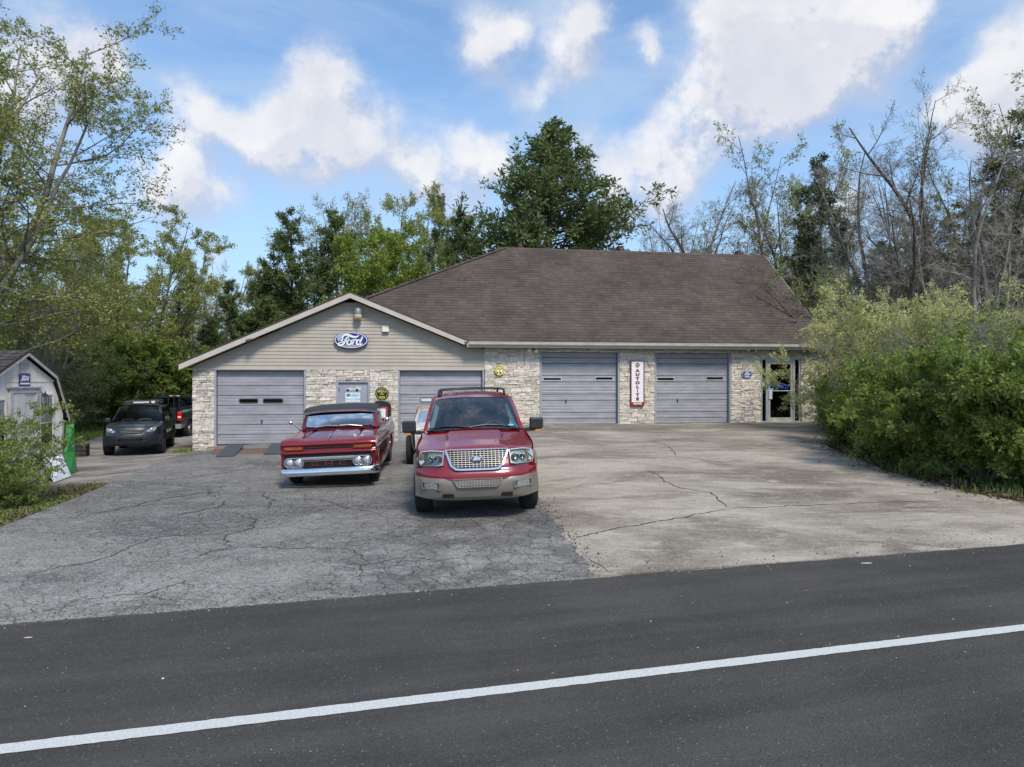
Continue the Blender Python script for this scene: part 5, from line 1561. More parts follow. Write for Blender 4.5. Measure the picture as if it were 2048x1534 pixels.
# ------------------------------------------------------------------ lowered 1960s pickup
def build_pickup():
    root = thing('pickup_truck', 'lowered vintage maroon pickup truck with chrome bumper, quad headlights and dark roof', 'pickup truck')
    red = paint('candy_red_paint', (.20, .005, .012), flake=.28); dark = pm('dark_roof_paint', (.035, .030, .030), .55, var=.1, scale=4, spec=.35)
    belt = pw([(.05, .93), (.25, .955), (1.6, 1.03), (2.6, 1.055), (5.0, 1.06)])
    wz = pw([(.20, .88), (.40, .925), (.60, .94), (.70, .925), (.76, .95), (.90, .935), (1.0, .88), (1.08, .83)])
    def xs(y, z): return wz(z) * (1 - .030 * max(0, (.5 - y) / .5) ** 2)
    P = body_shell(dict(xs=xs, belt=belt, sill=.22, arches=[(.86, .33, .40), (3.84, .33, .40)]))
    side_sheets(P, .05, 1.58, 'fender', red, root)
    side_sheets(P, 1.59, 2.62, 'door', red, root)
    bedt = lambda y: 1.06
    side_sheets(P, 2.68, 5.0, 'bed_side', red, root, ztop=bedt)
    for ya in (.86, 3.84): arch_flare(P, ya, .33, .40, .045, .014, red, root, 'wheel_lip')
    wheel_wells(P, root, .32)
    # hood: flat centre, raised fender tops
    def hood(u, v):
        uu = u * 2 - 1; a = abs(uu)
        y = lerp(.17, 1.50, v); we = xs(max(.05, y), belt(y))
        z = belt(y) + .020 * (1 - a ** 2) - .022 * sst(.64, .60, a) * 1.0 + .026 * sst(.58, .50, a) + .012 * sst(.05, 0, a)
        z -= .035 * max(0, (.10 - v) / .10) ** 2
        return (uu * we, y, z)
    m = MB(); m.sheet(60, 20, hood); m.build('hood', red, root, smooth=True)
    for x in (-.52, .52):
        m = MB(); m.sheet(1, 14, lambda u, v: (x * 1.03 + (u - .5) * .007, lerp(.06, 1.46, v), hood((x / .90 + 1) / 2, v)[2] + .003)); m.build('hood_seam', V_void, root)
    m = MB(); m.tube([(0, .06, hood(.5, .02)[2] + .012), (0, .4, hood(.5, .25)[2] + .02), (0, .62, hood(.5, .4)[2] + .008)], [.007, .013, .005], 8); m.build('hood_ornament', V_chrome, root)
    # nose
    YN = pw([(.20, .03), (.36, .03), (.39, .035), (.66, .035), (.675, .0), (.70, -.015), (.725, .0), (.735, .03), (.745, .04), (.83, .03), (.845, .0), (.87, .0), (.90, .025), (.925, .065), (.945, .12), (.962, .20)])
    def nose(u, v):
        uu = u * 2 - 1; z = lerp(.36, .962, v)
        w_ = .925 if z < .73 else .93
        return (uu * w_, YN(z) + .5 * max(0, abs(uu) - .88) ** 1.5, z + .02 * sst(.85, .962, z) * (sst(.58, .70, abs(uu)) - sst(.86, 1.0, abs(uu)) * 1.2))
    m = MB(); m.sheet(40, 40, nose); m.build('nose_panel', red, root, smooth=True)
    Nf = lambda a, b, t: (a, YN(.5 if b < .67 else .80) + .5 * max(0, abs(a) / .93 - .88) ** 1.5 - t, b)
    # recess: dark grille mouth with lettering
    m = MB(); m.patch(rrect(-.87, .87, .385, .655, .04), Nf, .006, 30); m.build('grille_recess', V_void, root)
    mouth = [(-.50, .40), (.50, .40), (.56, .43), (.50, .50), (.44, .525), (-.44, .525), (-.50, .50), (-.56, .43)]
    m = MB(); m.ring([(a * 1.02, .46 + (b - .46) * 1.15) for a, b in mouth], mouth, Nf, .008, .022); m.build('mouth_trim', V_chrome, root)
    for i, c in enumerate('GMC'):
        text_part('grille_letter', c, .105, pm('letter_red', (.17, .022, .022), .35, coat=.3), root, Matrix(((1, 0, 0, (-.27, .0, .27)[i]), (0, 0, -1, YN(.5) - .012), (0, 1, 0, .462), (0, 0, 0, 1))), .012, 2.1, .0)
    m = MB(); m.prism(rrect(-.52, .52, .555, .615, .012), Nf, .012, .060); m.build('grille_bar', V_chrome, root, bevel=.014, bseg=2)
    for s in (-1, 1):
        cx = s * .665
        po_ = rrect(cx - .195, cx + .195, .405, .610, .095, 6)
        pi_ = rrect(cx - .172, cx + .172, .427, .588, .078, 6)
        m = MB(); m.ring(po_, pi_, Nf, .006, .055); m.build('headlight_bezel', V_chrome, root, bevel=.006)
        m = MB(); m.prism(pi_, Nf, .008, .020); pd = m.build('headlight_pod', pm('pod_grey', (.16, .165, .17), .5, metal=.3), root)
        for q in (-.085, .085):
            m = MB(); m.lathe([(.072, -.02), (.076, -.045), (.064, -.047)], (cx + q, YN(.5), .507), 'Y', 24); m.build('headlight_ring', V_chrome, pd, smooth=True)
            m = MB(); m.lathe([(.064, -.040), (.05, -.056), (.025, -.064), (.0, -.066)], (cx + q, YN(.5), .507), 'Y', 24); m.build('headlight', pm('sealed_beam_glass', (.40, .42, .43), .22, metal=.2, var=.2, scale=40, coat=.5), pd, smooth=True)
        sp = rrect(cx - .185, cx + .165, .755, .812, .012) if s < 0 else rrect(cx - .165, cx + .185, .755, .812, .012)
        m = MB(); m.prism(sp, Nf, .006, .034); m.build('turn_signal', pm('old_amber', (.22, .075, .014), .25, coat=.6), root, bevel=.008)
        m = MB(); m.ring(rrect(cx - .205, cx + .205, .74, .828, .02), rrect(cx - .18, cx + .18, .752, .815, .014), Nf, .004, .028); m.build('signal_bezel', red, root, bevel=.004)
    m = MB(); m.patch(rrect(-.46, .46, .760, .832, .02), Nf, .006); m.build('intake_slot', V_void, root)
    m = MB(); m.prism([(-.40, .79), (.40, .79), (.40, .80), (-.40, .80)], Nf, .009, .014); m.build('slot_bar', red, root)
    # bumper
    bp = [(.01, .238), (-.045, .250), (-.074, .275), (-.050, .372), (-.030, .395), (.02, .402), (.03, .39), (-.02, .37), (-.045, .285), (.02, .25)]
    m = MB(); V = []
    nx = 40
    for i in range(nx + 1):
        x = -.975 + 1.95 * i / nx; a = abs(x) / .975
        off = -.10 + .10 * a ** 3 + (.16 * max(0, (a - .93) / .07) ** 2)
        for yy, zz in bp: V.append((x, yy + off, zz + .006 * (1 - a)))
    k = len(bp); m.v = V
    m.f = [(i * k + j, (i + 1) * k + j, (i + 1) * k + (j + 1) % k, i * k + (j + 1) % k) for i in range(nx) for j in range(k)]
    b0 = m.build('front_bumper', V_chrome, root, smooth=True)
    for x in (-.80, -.28, .28, .80):
        m = MB(); m.lathe([(.014, -.158 + .10 * (abs(x) / .975) ** 3), (.012, -.164 + .10 * (abs(x) / .975) ** 3), (.0, -.166 + .10 * (abs(x) / .975) ** 3)], (x, .0, .375), 'Y', 10); m.build('bumper_bolt', V_chrome, b0)
    # cab
    wb = lambda u: Vector((u * .80, 1.50 + .16 * abs(u) ** 2.5, 1.075))
    wt = lambda u: Vector((u * .735, 1.80 + .14 * abs(u) ** 2.5, 1.425))
    def wsh(u, v): return tuple(wb(u).lerp(wt(u), v) + Vector((0, -.5, .3)) * .03 * math.sin(math.pi * v))
    m = MB(); m.sheet(24, 6, lambda a, v: wsh((a * 2 - 1) * .955, lerp(.05, .95, v))); m.build('windshield', V_glass, root, smooth=True)
    m = MB()
    io = [((-1, 0)), ((1, 0)), ((1, 1)), ((-1, 1))]
    def wf(a, b, t): p = Vector(wsh(a, b)); return tuple(p + Vector((0, -.012, .006)) * t)
    m.ring(rrect(-.975, .975, .03, .97, .10, 5), rrect(-.945, .945, .06, .93, .09, 5), wf, -1, 1); m.build('windshield_gasket', V_black, root)
    m = MB(); m.ring(rrect(-1.03, 1.03, -.08, 1.13, .02, 5), rrect(-.972, .972, .033, .967, .10, 5), wf, -.9, .6); m.build('windshield_frame', red, root)
    m = MB(); m.sheet(20, 2, lambda u, v: ((u * 2 - 1) * .83, lerp(1.42, 1.60, v) + .1 * abs(u * 2 - 1) ** 3, lerp(1.045, 1.07, v))); m.build('cowl', red, root)
    rz = lambda y, u: pw([(1.70, 1.455), (1.80, 1.495), (2.1, 1.555), (2.5, 1.565), (2.75, 1.53), (2.82, 1.47)])(y) - .06 * abs(u) ** 3
    def rooff(u, v):
        uu = u * 2 - 1; y = lerp(1.71 + .13 * abs(uu) ** 2.5, 2.82, v)
        return (uu * .80, y, rz(lerp(1.71, 2.82, v), uu))
    m = MB(); m.sheet(28, 18, rooff); m.build('roof', dark, root, smooth=True)
    m = MB(); m.sheet(28, 2, lambda u, v: tuple(Vector(rooff(u, 0)) + Vector((0, .012 * v, -.050 * v)))); m.build('visor_lip', V_chrome if False else pm('lip_silver', (.34, .34, .37), .2, metal=.6, coat=.6), root, smooth=True)
    for s in (-1, 1):
        # door upper: frame and glass
        m = MB(); m.sheet(1, 6, lambda u, v: Vector(wsh(s * 1.0, lerp(-.05, 1.08, v))) if u == 0 else Vector((s * lerp(.855, .785, v), lerp(1.74, 2.02, v), lerp(1.05, 1.45, v)))); m.build('pillar', red, root, smooth=True)
        m = MB(); m.sheet(10, 3, lambda u, v: (s * lerp(.845, .785, v), lerp(lerp(1.74, 2.50, u), lerp(2.00, 2.45, u), v), lerp(1.05, 1.455, v))); m.build('side_glass', V_tint, root)
        m = MB(); m.sheet(1, 10, lambda u, v: (s * lerp(.80, .79, u), lerp(1.84, 2.82, v), rz(lerp(1.84, 2.82, v), 1) - u * .05)); m.build('drip_rail', dark, root)
        m = MB(); m.sheet(4, 4, lambda u, v: (s * lerp(.845, .775, v), lerp(lerp(2.50, 2.68, u), lerp(2.45, 2.80, u), v), lerp(1.05, 1.46, v))); m.build('cab_corner', red, root)
        m = MB(); m.box(s * .90 - .01, s * .90 + .015 + .01, 2.40, 2.54, .93, .955); m.build('door_handle', V_chrome, root, bevel=.006)
        # raised character strip along the flank
        for ya, yb in ((.10, 1.57), (1.60, 2.60), (2.70, 4.95)):
            m = MB(); m.sheet(16, 4, lambda u, v: (s * (xs(lerp(ya, yb, u), .735 + .05 * v) + .012 * math.sin(math.pi * v)), lerp(ya, yb, u), .725 + .06 * v)); m.build('body_crease', red, root, smooth=True)
        # swan neck mirror
        m = MB(); m.tube([(s * .86, 1.66, 1.03), (s * .97, 1.58, 1.17), (s * 1.02, 1.56, 1.20)], .011, 8); mi = m.build('side_mirror', V_chrome, root)
        m = MB(); m.lathe([(.0, -.035), (.035, -.02), (.050, .0), (.050, .010), (.0, .012)], (s * 1.04, 1.56, 1.215), 'Y', 20); m.build('mirror_head', V_chrome, mi, smooth=True)
        m = MB(); m.sheet(1, 6, lambda u, v: (s * (xs(2.65, lerp(.3, 1.04, v)) - .02), 2.62 + u * .06, lerp(.24, 1.04, v))); m.build('cab_gap', V_void, root)
        m = MB(); m.box(*(sorted((s * .80, s * .92))), 2.68, 5.0, 1.04, 1.065); m.build('bed_rail', red, root, bevel=.015, bseg=2)
        m = MB(); m.prism(rrect(4.93, 4.98, .60, .85, .01), lambda a, b, t: (s * (xs(4.9, .7) + t), a, b), -.01, .008); m.build('side_marker', V_tail, root)
    m = MB(); m.sheet(16, 5, lambda u, v: ((u * 2 - 1) * lerp(.84, .775, v), lerp(2.68, 2.80, v), lerp(1.0, 1.46, v))); m.build('cab_back', red, root, smooth=True)
    m = MB(); m.prism(rrect(-.50, .50, 1.13, 1.36, .05), lambda a, b, t: (a, 2.73 + (b - 1.0) * .13 + t, b), .0, .012); m.build('rear_glass', V_tint, root)
    m = MB(); m.box(-.82, .82, 2.70, 4.96, .50, .56); m.build('bed_floor', V_black, root)
    m = MB(); m.box(-.86, .86, 4.95, 5.0, .42, 1.04); m.build('tailgate', red, root, bevel=.012)
    m = MB(); m.box(-.80, .80, 2.66, 2.70, .5, 1.03); m.build('bed_front', red, root)
    m = MB(); m.box(-.92, .92, 5.02, 5.10, .34, .46); m.build('rear_bumper', V_chrome, root, bevel=.02)
    m = MB(); m.box(-.55, .55, .1, 4.9, .24, .38); m.box(-.84, .84, 1.3, 2.68, .24, .34); m.build('chassis', V_void, root)
    m = MB(); m.sheet(16, 3, lambda u, v: ((u * 2 - 1) * .79, lerp(1.56, 1.90, v), 1.065 - .10 * max(0, v - .6))); m.build('dashboard', V_dash, root)
    m = MB(); m.prism(rrect(-.70, .70, .0, .52, .08), lambda a, b, t: (a, 2.40 + t + b * .2, .70 + b), -.07, .07); m.build('bench_seat', V_seat, root, bevel=.03)
    m = MB(); c = Vector((.36, 1.98, 1.08)); ax2 = Vector((0, .55, .83))
    m.tube([c + Vector((1, 0, 0)) * .20 * math.cos(R(a)) + ax2 * .20 * math.sin(R(a)) for a in range(0, 361, 15)], .012, 8, cap=False); m.tube([c - Vector((.19, 0, 0)), c + Vector((.19, 0, 0))], .012, 6); m.build('steering_wheel', V_dash, root)
    for xp, xe in ((-.18, -.52), (.40, .02)):
        m = MB(); up = lambda x, v: Vector(wsh(x / .80, v)) + Vector((0, -.025, .01))
        if xp < 0: pth = [up(-.52, .01), up(-.28, .12), up(-.02, .085)]
        else: pth = [up(.02, .09), up(.22, .11), up(.50, .01)]
        m.tube(pth, .009, 6); m.build('wiper', V_rim, root)
    for s in (-1, 1):
        wheel('wheel', root, s * .80, .86, .335, .225, s, V_white, .66, style='steel'); wheel('wheel', root, s * .80, 3.84, .335, .235, s, V_white, .66, style='steel')
    return root
pick = build_pickup()
place(pick, -3.625, 14.10, 5.2, 2.1, .5, .02)

# ------------------------------------------------------------------ compact dark SUV (front) 
def build_crossover():
    root = thing('compact_suv', 'black compact SUV with big tyres and a roof basket, facing the road by the shed', 'SUV')
    blk = paint('black_blue_paint', (.012, .015, .022), flake=.1); cl = pm('dark_cladding', (.014, .015, .019), .6, spec=.3, var=.1, scale=6)
    belt = pw([(.2, .92), (.45, .98), (1.15, 1.07), (4.4, 1.12)])
    wz = pw([(.36, .85), (.55, .885), (.80, .89), (1.0, .86), (1.12, .80)])
    def xs(y, z): return wz(z) * (1 - .10 * max(0, (.9 - y) / .65) ** 2)
    P = body_shell(dict(xs=xs, belt=belt, sill=.40, arches=[(.92, .38, .44), (3.54, .38, .44)]))
    side_sheets(P, .32, 4.3, 'body_side', blk, root)
    side_sheets(P, 1.38, 3.08, 'side_cladding', cl, root, ztop=lambda y: .64, out=.012, nz=4, ny=10)
    for ya in (.92, 3.54): arch_flare(P, ya, .38, .44, .07, .022, cl, root)
    wheel_wells(P, root, .34)
    def yf(x, z):
        a = min(1.0, abs(x) / .80); base = pw([(.34, .06), (.42, .0), (.60, -.02), (.70, .02), (.80, .06), (.95, .12)])(z)
        return base + (.36 - base) * a ** 3.2
    Ff = lambda a, b, t: (a, yf(a, b) - t, b)
    m = MB(); m.sheet(30, 14, lambda u, v: (lambda x, z: (x, yf(x, z), z - .05 * abs(u * 2 - 1) ** 3 * v))((u * 2 - 1) * lerp(.83, .79, v), lerp(.66, .97, v))); m.build('front_panel', blk, root, smooth=True)
    m = MB(); m.sheet(30, 8, lambda u, v: (lambda x, z: (x, yf(x, z) - .035, z))((u * 2 - 1) * .85, lerp(.36, .70, v))); m.build('front_bumper', cl, root, smooth=True)
    def hood(u, v):
        uu = u * 2 - 1; y = lerp(.13 + .20 * abs(uu) ** 3, 1.20 + .15 * uu * uu, v); yy = lerp(.2, 1.15, v)
        return (uu * xs(max(.3, yy), belt(yy)) * lerp(.97, 1, v), y, belt(yy) + .05 * (1 - uu * uu) - .01)
    m = MB(); m.sheet(28, 12, hood); m.build('hood', blk, root, smooth=True)
    gr = [(-.34, .86), (.34, .86), (.27, .74), (-.27, .74)]
    m = MB(); m.patch(gr, Ff, .012); m.build('grille', V_void, root)
    for z in (.775, .82): 
        m = MB(); m.prism([(-.30, z), (.30, z), (.30, z + .014), (-.30, z + .014)], Ff, .014, .03); m.build('grille_bar', pm('grille_brown', (.09, .07, .06), .4, metal=.3), root)
    for s in (-1, 1):
        m = MB(); m.prism([(s * .28, .755), (s * .31, .745), (s * .40, .87), (s * .385, .895)][::s], Ff, .006, .03); m.build('grille_trim', V_chrome if False else cl, root)
        ho = [(s * .43, .82), (s * .50, .775), (s * .66, .80), (s * .73, .87), (s * .72, .935), (s * .62, .93)]
        if s < 0: ho = ho[::-1]
        m = MB(); m.prism(ho, Ff, .010, .030); h0 = m.build('headlight', pm('hazy_lamp', (.28, .285, .26), .25, coat=.8, var=.15, scale=14), root, bevel=.008)
        m = MB(); m.lathe([(.05, -.035), (.04, -.05), (.0, -.056)], (s * .585, yf(.585, .86), .862), 'Y', 16); m.build('bulb', pm('dull_reflector', (.42, .43, .42), .35, metal=.4), h0, smooth=True)
        m = MB(); m.prism(rrect(s * .66 - .06, s * .66 + .06, .50, .56, .01), Ff, .036, .042); m.build('fog_lamp_blank', V_void, root)
    m = MB(); m.patch(rrect(-.38, .38, .525, .635, .03), Ff, .042); m.build('lower_intake', V_void, root)
    for z in (.565, .60):
        m = MB(); m.prism([(-.36, z), (.36, z), (.36, z + .008), (-.36, z + .008)], Ff, .06, .075); m.build('intake_slat', cl, root)
    m = MB(); m.prism([(-.42, .50), (.42, .50), (.42, .512), (-.42, .512)], Ff, .038, .05); m.build('bumper_line', pm('scuffed_grey', (.12, .125, .13), .4), root)
    wb = lambda u: Vector((u * .755, 1.24 + .16 * u * u, 1.09 + .025 * (1 - u * u))); wt = lambda u: Vector((u * .60, 1.95 + .12 * u * u, 1.525 + .02 * (1 - u * u)))
    def wsh(u, v): return tuple(wb(u).lerp(wt(u), v) + Vector((0, -.5, .6)) * .03 * math.sin(math.pi * v))
    m = MB(); m.sheet(20, 6, lambda a, v: wsh((a * 2 - 1) * .98, v)); m.build('windshield', V_tint, root, smooth=True)
    rz = lambda y, u: pw([(1.95, 1.545), (2.4, 1.60), (3.4, 1.61), (4.1, 1.56)])(y) - .05 * abs(u) ** 2.5
    m = MB(); m.sheet(18, 14, lambda u, v: ((u * 2 - 1) * .64, lerp(1.95 + .12 * (u * 2 - 1) ** 2, 4.1, v), rz(lerp(1.95, 4.1, v), u * 2 - 1))); m.build('roof', blk, root, smooth=True)
    for s in (-1, 1):
        m = MB(); m.sheet(1, 6, lambda u, v: Vector(wsh(s * .98, v)) if u == 0 else Vector((s * lerp(.80, .66, v), lerp(1.48, 2.16, v), lerp(1.08, 1.54, v)))); m.build('pillar', blk, root, smooth=True)
        m = MB(); m.sheet(12, 3, lambda u, v: (s * lerp(.80, .665, v), lerp(lerp(1.5, 4.2, u), lerp(2.16, 4.05, u), v), lerp(1.10, 1.545, v))); m.build('side_glass', V_tint, root)
        m = MB(); m.sheet(1, 10, lambda u, v: (s * lerp(.64, .672, u), lerp(2.05, 4.1, v), rz(lerp(2.05, 4.1, v), 1) - .015 * u)); m.build('roof_edge', blk, root)
        for yb in (2.55, 3.4):
            m = MB(); m.sheet(1, 3, lambda u, v: (s * (lerp(.80, .665, v) + .006), yb + u * .07 + .05 * v, lerp(1.10, 1.545, v))); m.build('pillar', blk, root)
            m = MB(); m.box(*sorted((s * .86, s * .895)), yb - .25, yb - .10, .95, .975); m.build('door_handle', blk, root, bevel=.006)
        m = MB(); m.prism(rrect(.83, 1.00, 1.07, 1.20, .04), lambda a, b, t: (s * a, 1.58 + t, b), -.06, .05); m.build('side_mirror', V_black, root, bevel=.02, bseg=2)
        wheel('wheel', root, s * .77, .92, .375, .26, s, V_black, .58); wheel('wheel', root, s * .77, 3.54, .375, .26, s, V_black, .58)
    m = MB(); m.sheet(12, 6, lambda u, v: ((u * 2 - 1) * lerp(.84, .80, v), 4.30 + .02 * v, lerp(.45, 1.1, v))); m.build('tailgate', blk, root, smooth=True)
    m = MB(); m.sheet(8, 3, lambda u, v: ((u * 2 - 1) * lerp(.79, .64, v), lerp(4.30, 4.1, v), lerp(1.1, 1.56, v))); m.build('rear_glass', V_tint, root)
    m = MB(); m.box(-.74, .74, .5, 4.2, .40, .48); m.tube([(-.6, .92, .36), (.6, .92, .36)], .04, 8); m.tube([(-.6, 3.54, .36), (.6, 3.54, .36)], .05, 8); m.build('underbody', V_void, root)
    m = MB(); m.box(-.7, .7, .3, 1.2, .5, .9); m.build('engine_bay', V_void, root)
    # roof basket with a light bar
    m = MB()
    for z in (.05, .13):
        y0, y1 = 2.35, 3.75
        m.tube([(-.56, y0, 1.60 + z), (.56, y0, 1.60 + z), (.56, y1, 1.60 + z), (-.56, y1, 1.60 + z), (-.56, y0, 1.60 + z)], .014, 6)
    for y in (2.35, 2.7, 3.05, 3.4, 3.75): m.tube([(-.56, y, 1.65), (.56, y, 1.65)], .010, 6)
    for x in (-.56, 0, .56):
        for y in (2.35, 3.75): m.tube([(x, y, 1.56), (x, y, 1.73)], .010, 6)
    rk = m.build('roof_basket', V_black, root)
    m = MB(); m.box(-.24, .26, 2.26, 2.33, 1.66, 1.72); m.build('light_bar', pm('lamp_strip', (.50, .51, .52), .3, var=.3, scale=40), rk, bevel=.008)
    m = MB(); m.box(.33, .44, 2.25, 2.33, 1.655, 1.735); m.build('spot_lamp', pm('lamp_white', (.75, .75, .74), .3), rk, bevel=.01)
    m = MB(); m.box(-.50, .55, 2.34, 2.9, 1.645, 1.70); m.build('rack_tray', V_black, rk, bevel=.01)
    for x0, x1 in ((-.6, -.08), (.06, .6)):
        m = MB(); m.tube([Vector(wsh(x0, .03)) + Vector((0, -.02, .01)), Vector(wsh((x0 + x1) / 2, .07)) + Vector((0, -.02, .01)), Vector(wsh(x1, .03)) + Vector((0, -.02, .01))], .010, 6); m.build('wiper', V_black, root)
    return root
crv = build_crossover()
CR = math.atan2(.36, .93)
place(crv, -12.30, 22.9, math.degrees(CR) - 1.5, .6, .0, -.015)

# ------------------------------------------------------------------ black full-size pickup seen from behind
def build_rear_truck():
    root = thing('black_pickup', 'black pickup truck seen from behind, half hidden by the building corner', 'pickup truck')
    # here y = 0 is the rear bumper and the truck runs away along +y
    blk = paint('truck_black_paint', (.008, .008, .009), flake=.05)
    silver = pm('silver_lower_paint', (.36, .36, .35), .35, metal=.5, var=.06, scale=4, coat=.4)
    belt = pw([(.0, 1.36), (2.0, 1.36), (2.1, 1.20), (5.6, 1.10)])
    wz = pw([(.45, .93), (.7, .985), (1.0, 1.0), (1.25, .98), (1.36, .95)])
    def xs(y, z): return wz(z)
    P = body_shell(dict(xs=xs, belt=belt, sill=.48, arches=[(1.15, .38, .47), (4.75, .38, .47)]))
    side_sheets(P, .05, 2.02, 'bed_side', blk, root, ztop=lambda y: 1.36)
    side_sheets(P, 2.06, 5.55, 'body_side', blk, root, ztop=lambda y: pw([(2.06, 1.24), (4.0, 1.22), (5.55, 1.08)])(y))
    side_sheets(P, 1.65, 4.25, 'lower_side', silver, root, ztop=lambda y: .66, out=.01, nz=3, ny=10)
    for ya in (1.15, 4.75): arch_flare(P, ya, .38, .47, .06, .02, blk, root)
    wheel_wells(P, root, .36)
    m = MB(); m.prism(rrect(-.78, .78, .66, 1.35, .03), lambda a, b, t: (a, t, b), .02, .08); tg = m.build('tailgate', blk, root, bevel=.02, bseg=2)
    m = MB(); m.prism(rrect(-.14, .14, 1.14, 1.22, .02), lambda a, b, t: (a, t, b), .0, .02); m.build('handle', V_black, tg)
    m = MB(); m.prism([(.43, .80), (.62, .80), (.62, .835), (.43, .835)], lambda a, b, t: (a, t, b), .012, .02); m.build('badge', V_chrome, tg)
    for s in (-1, 1):
        m = MB(); m.sheet(3, 5, lambda u, v: (s * lerp(.79, .985, u), .05 - .0 * u + .04 * u * u, lerp(.62, 1.36, v))); m.build('bed_corner', blk, root, smooth=True)
        tp = rrect(min(s * .815, s * .985), max(s * .815, s * .985), .80, 1.17, .03)
        m = MB(); m.prism(tp, lambda a, b, t: (a, t + .04 * max(0, (abs(a) - .80) / .19) ** 2, b), -.005, .06); tl = m.build('tail_light', V_tail, root, bevel=.012)
        m = MB(); m.prism(rrect(min(s * .835, s * .955), max(s * .835, s * .955), .925, .985, .01), lambda a, b, t: (a, t + .04 * max(0, (abs(a) - .80) / .19) ** 2, b), -.012, .0); m.build('reverse_lamp', S_white, tl)
        m = MB(); m.box(*sorted((s * .86, s * .985)), .06, 2.02, 1.345, 1.38); m.build('bed_rail', V_black, root, bevel=.01)
        m = MB(); m.sheet(12, 3, lambda u, v: (s * lerp(.92, .76, v), lerp(lerp(2.30, 4.35, u), lerp(2.55, 3.75, u), v), lerp(1.22, 1.80, v))); m.build('side_glass', V_tint, root)
        m = MB(); m.sheet(4, 4, lambda u, v: (s * lerp(.93, .775, v), lerp(lerp(2.10, 2.32, u), lerp(2.22, 2.56, u), v), lerp(1.2, 1.82, v))); m.build('cab_corner', blk, root)
        m = MB(); m.tube([(s * .925, 3.25, 1.22), (s * .80, 3.20, 1.80)], .03, 6); m.build('pillar', blk, root)
        m = MB(); m.tube([(s * .945, 2.32, 1.235), (s * .79, 2.55, 1.80)], .012, 6); m.build('window_trim', V_chrome, root)
        m = MB(); m.tube([(s * .93, 4.4, 1.2), (s * .78, 3.75, 1.82)], .035, 6); m.build('pillar', blk, root)
        m = MB(); m.prism(rrect(1.02, 1.25, 1.24, 1.46, .04), lambda a, b, t: (s * a, 4.05 + t, b), -.04, .06); m.tube([(s * .92, 4.05, 1.27), (s * 1.06, 4.05, 1.29)], .03, 6); m.build('side_mirror', V_chrome if s > 0 else V_black, root, bevel=.015)
        wheel('wheel', root, s * .86, 1.15, .39, .27, s, V_rim, .62, 6); wheel('wheel', root, s * .86, 4.75, .39, .27, s, V_rim, .62, 6)
    m = MB(); m.sheet(16, 6, lambda u, v: ((u * 2 - 1) * lerp(.93, .775, v), lerp(2.10, 2.22, v), lerp(1.2, 1.82, v))); m.build('cab_back', blk, root)
    m = MB(); m.prism([(-.80, 1.28), (.80, 1.28), (.70, 1.73), (-.70, 1.73)], lambda a, b, t: (a, 2.10 + (b - 1.2) * .195 + t, b), -.012, -.004); rg = m.build('rear_glass', V_tint, root)
    for x in (-.02, .22, -.26):
        m = MB(); m.prism([(x - .012, 1.28), (x + .012, 1.28), (x + .012, 1.73), (x - .012, 1.73)], lambda a, b, t: (a, 2.10 + (b - 1.2) * .195 + t, b), -.02, -.012); m.build('glass_divider', V_black, rg)
    rz = lambda y, u: pw([(2.22, 1.83), (2.5, 1.885), (3.2, 1.90), (3.75, 1.84)])(y) - .05 * abs(u) ** 2.5
    m = MB(); m.sheet(16, 10, lambda u, v: ((u * 2 - 1) * .775, lerp(2.22, 3.8, v), rz(lerp(2.22, 3.8, v), u * 2 - 1))); m.build('roof', blk, root, smooth=True)
    m = MB(); m.prism(rrect(-.22, .22, 1.795, 1.83, .01), lambda a, b, t: (a, 2.20 + t, b), -.02, .01); bl = m.build('brake_lamp', S_white, root)
    m = MB(); m.prism(rrect(-.09, .09, 1.798, 1.827, .006), lambda a, b, t: (a, 2.20 + t, b), -.026, -.019); m.build('red_lens', V_tail, bl)
    m = MB(); m.sheet(16, 6, lambda u, v: ((u * 2 - 1) * lerp(.77, .9, v), lerp(3.78, 4.55, v), lerp(1.83, 1.18, v))); m.build('windshield', V_tint, root)
    m = MB(); m.sheet(16, 8, lambda u, v: ((u * 2 - 1) * .95, lerp(4.45, 5.55, v), lerp(1.2, 1.08, v) + .03 * (1 - (u * 2 - 1) ** 2))); m.build('hood', blk, root, smooth=True)
    m = MB(); m.sheet(10, 4, lambda u, v: ((u * 2 - 1) * .96, 5.55 + .04 * math.sin(3.1 * v), lerp(.45, 1.10, v))); m.build('front_panel', blk, root)
    m = MB(); m.prism(rrect(-.98, .98, .46, .66, .04), lambda a, b, t: (a, t + .08 * (abs(a) / .98) ** 4, b), -.08, .06); bb = m.build('rear_bumper', silver, root, bevel=.02, bseg=2)
    m = MB(); m.prism([(-.60, .645), (.60, .645), (.60, .665), (-.60, .665)], lambda a, b, t: (a, t, b), -.085, .04); m.build('bumper_step', V_chrome, bb)
    m = MB(); m.box(-.80, .80, .15, 5.4, .46, .58); m.tube([(-.7, 1.15, .38), (.7, 1.15, .38)], .07, 8); m.build('chassis', V_void, root)
    m = MB(); m.box(-.84, .84, .1, 2.0, .70, .76); m.build('bed_floor', V_black, root)
    return root
ft = build_rear_truck()
ft.location = (-15.05, 30.1, gh(-14.4, 30) - .06); ft.rotation_euler = (0, 0, R(7.5))

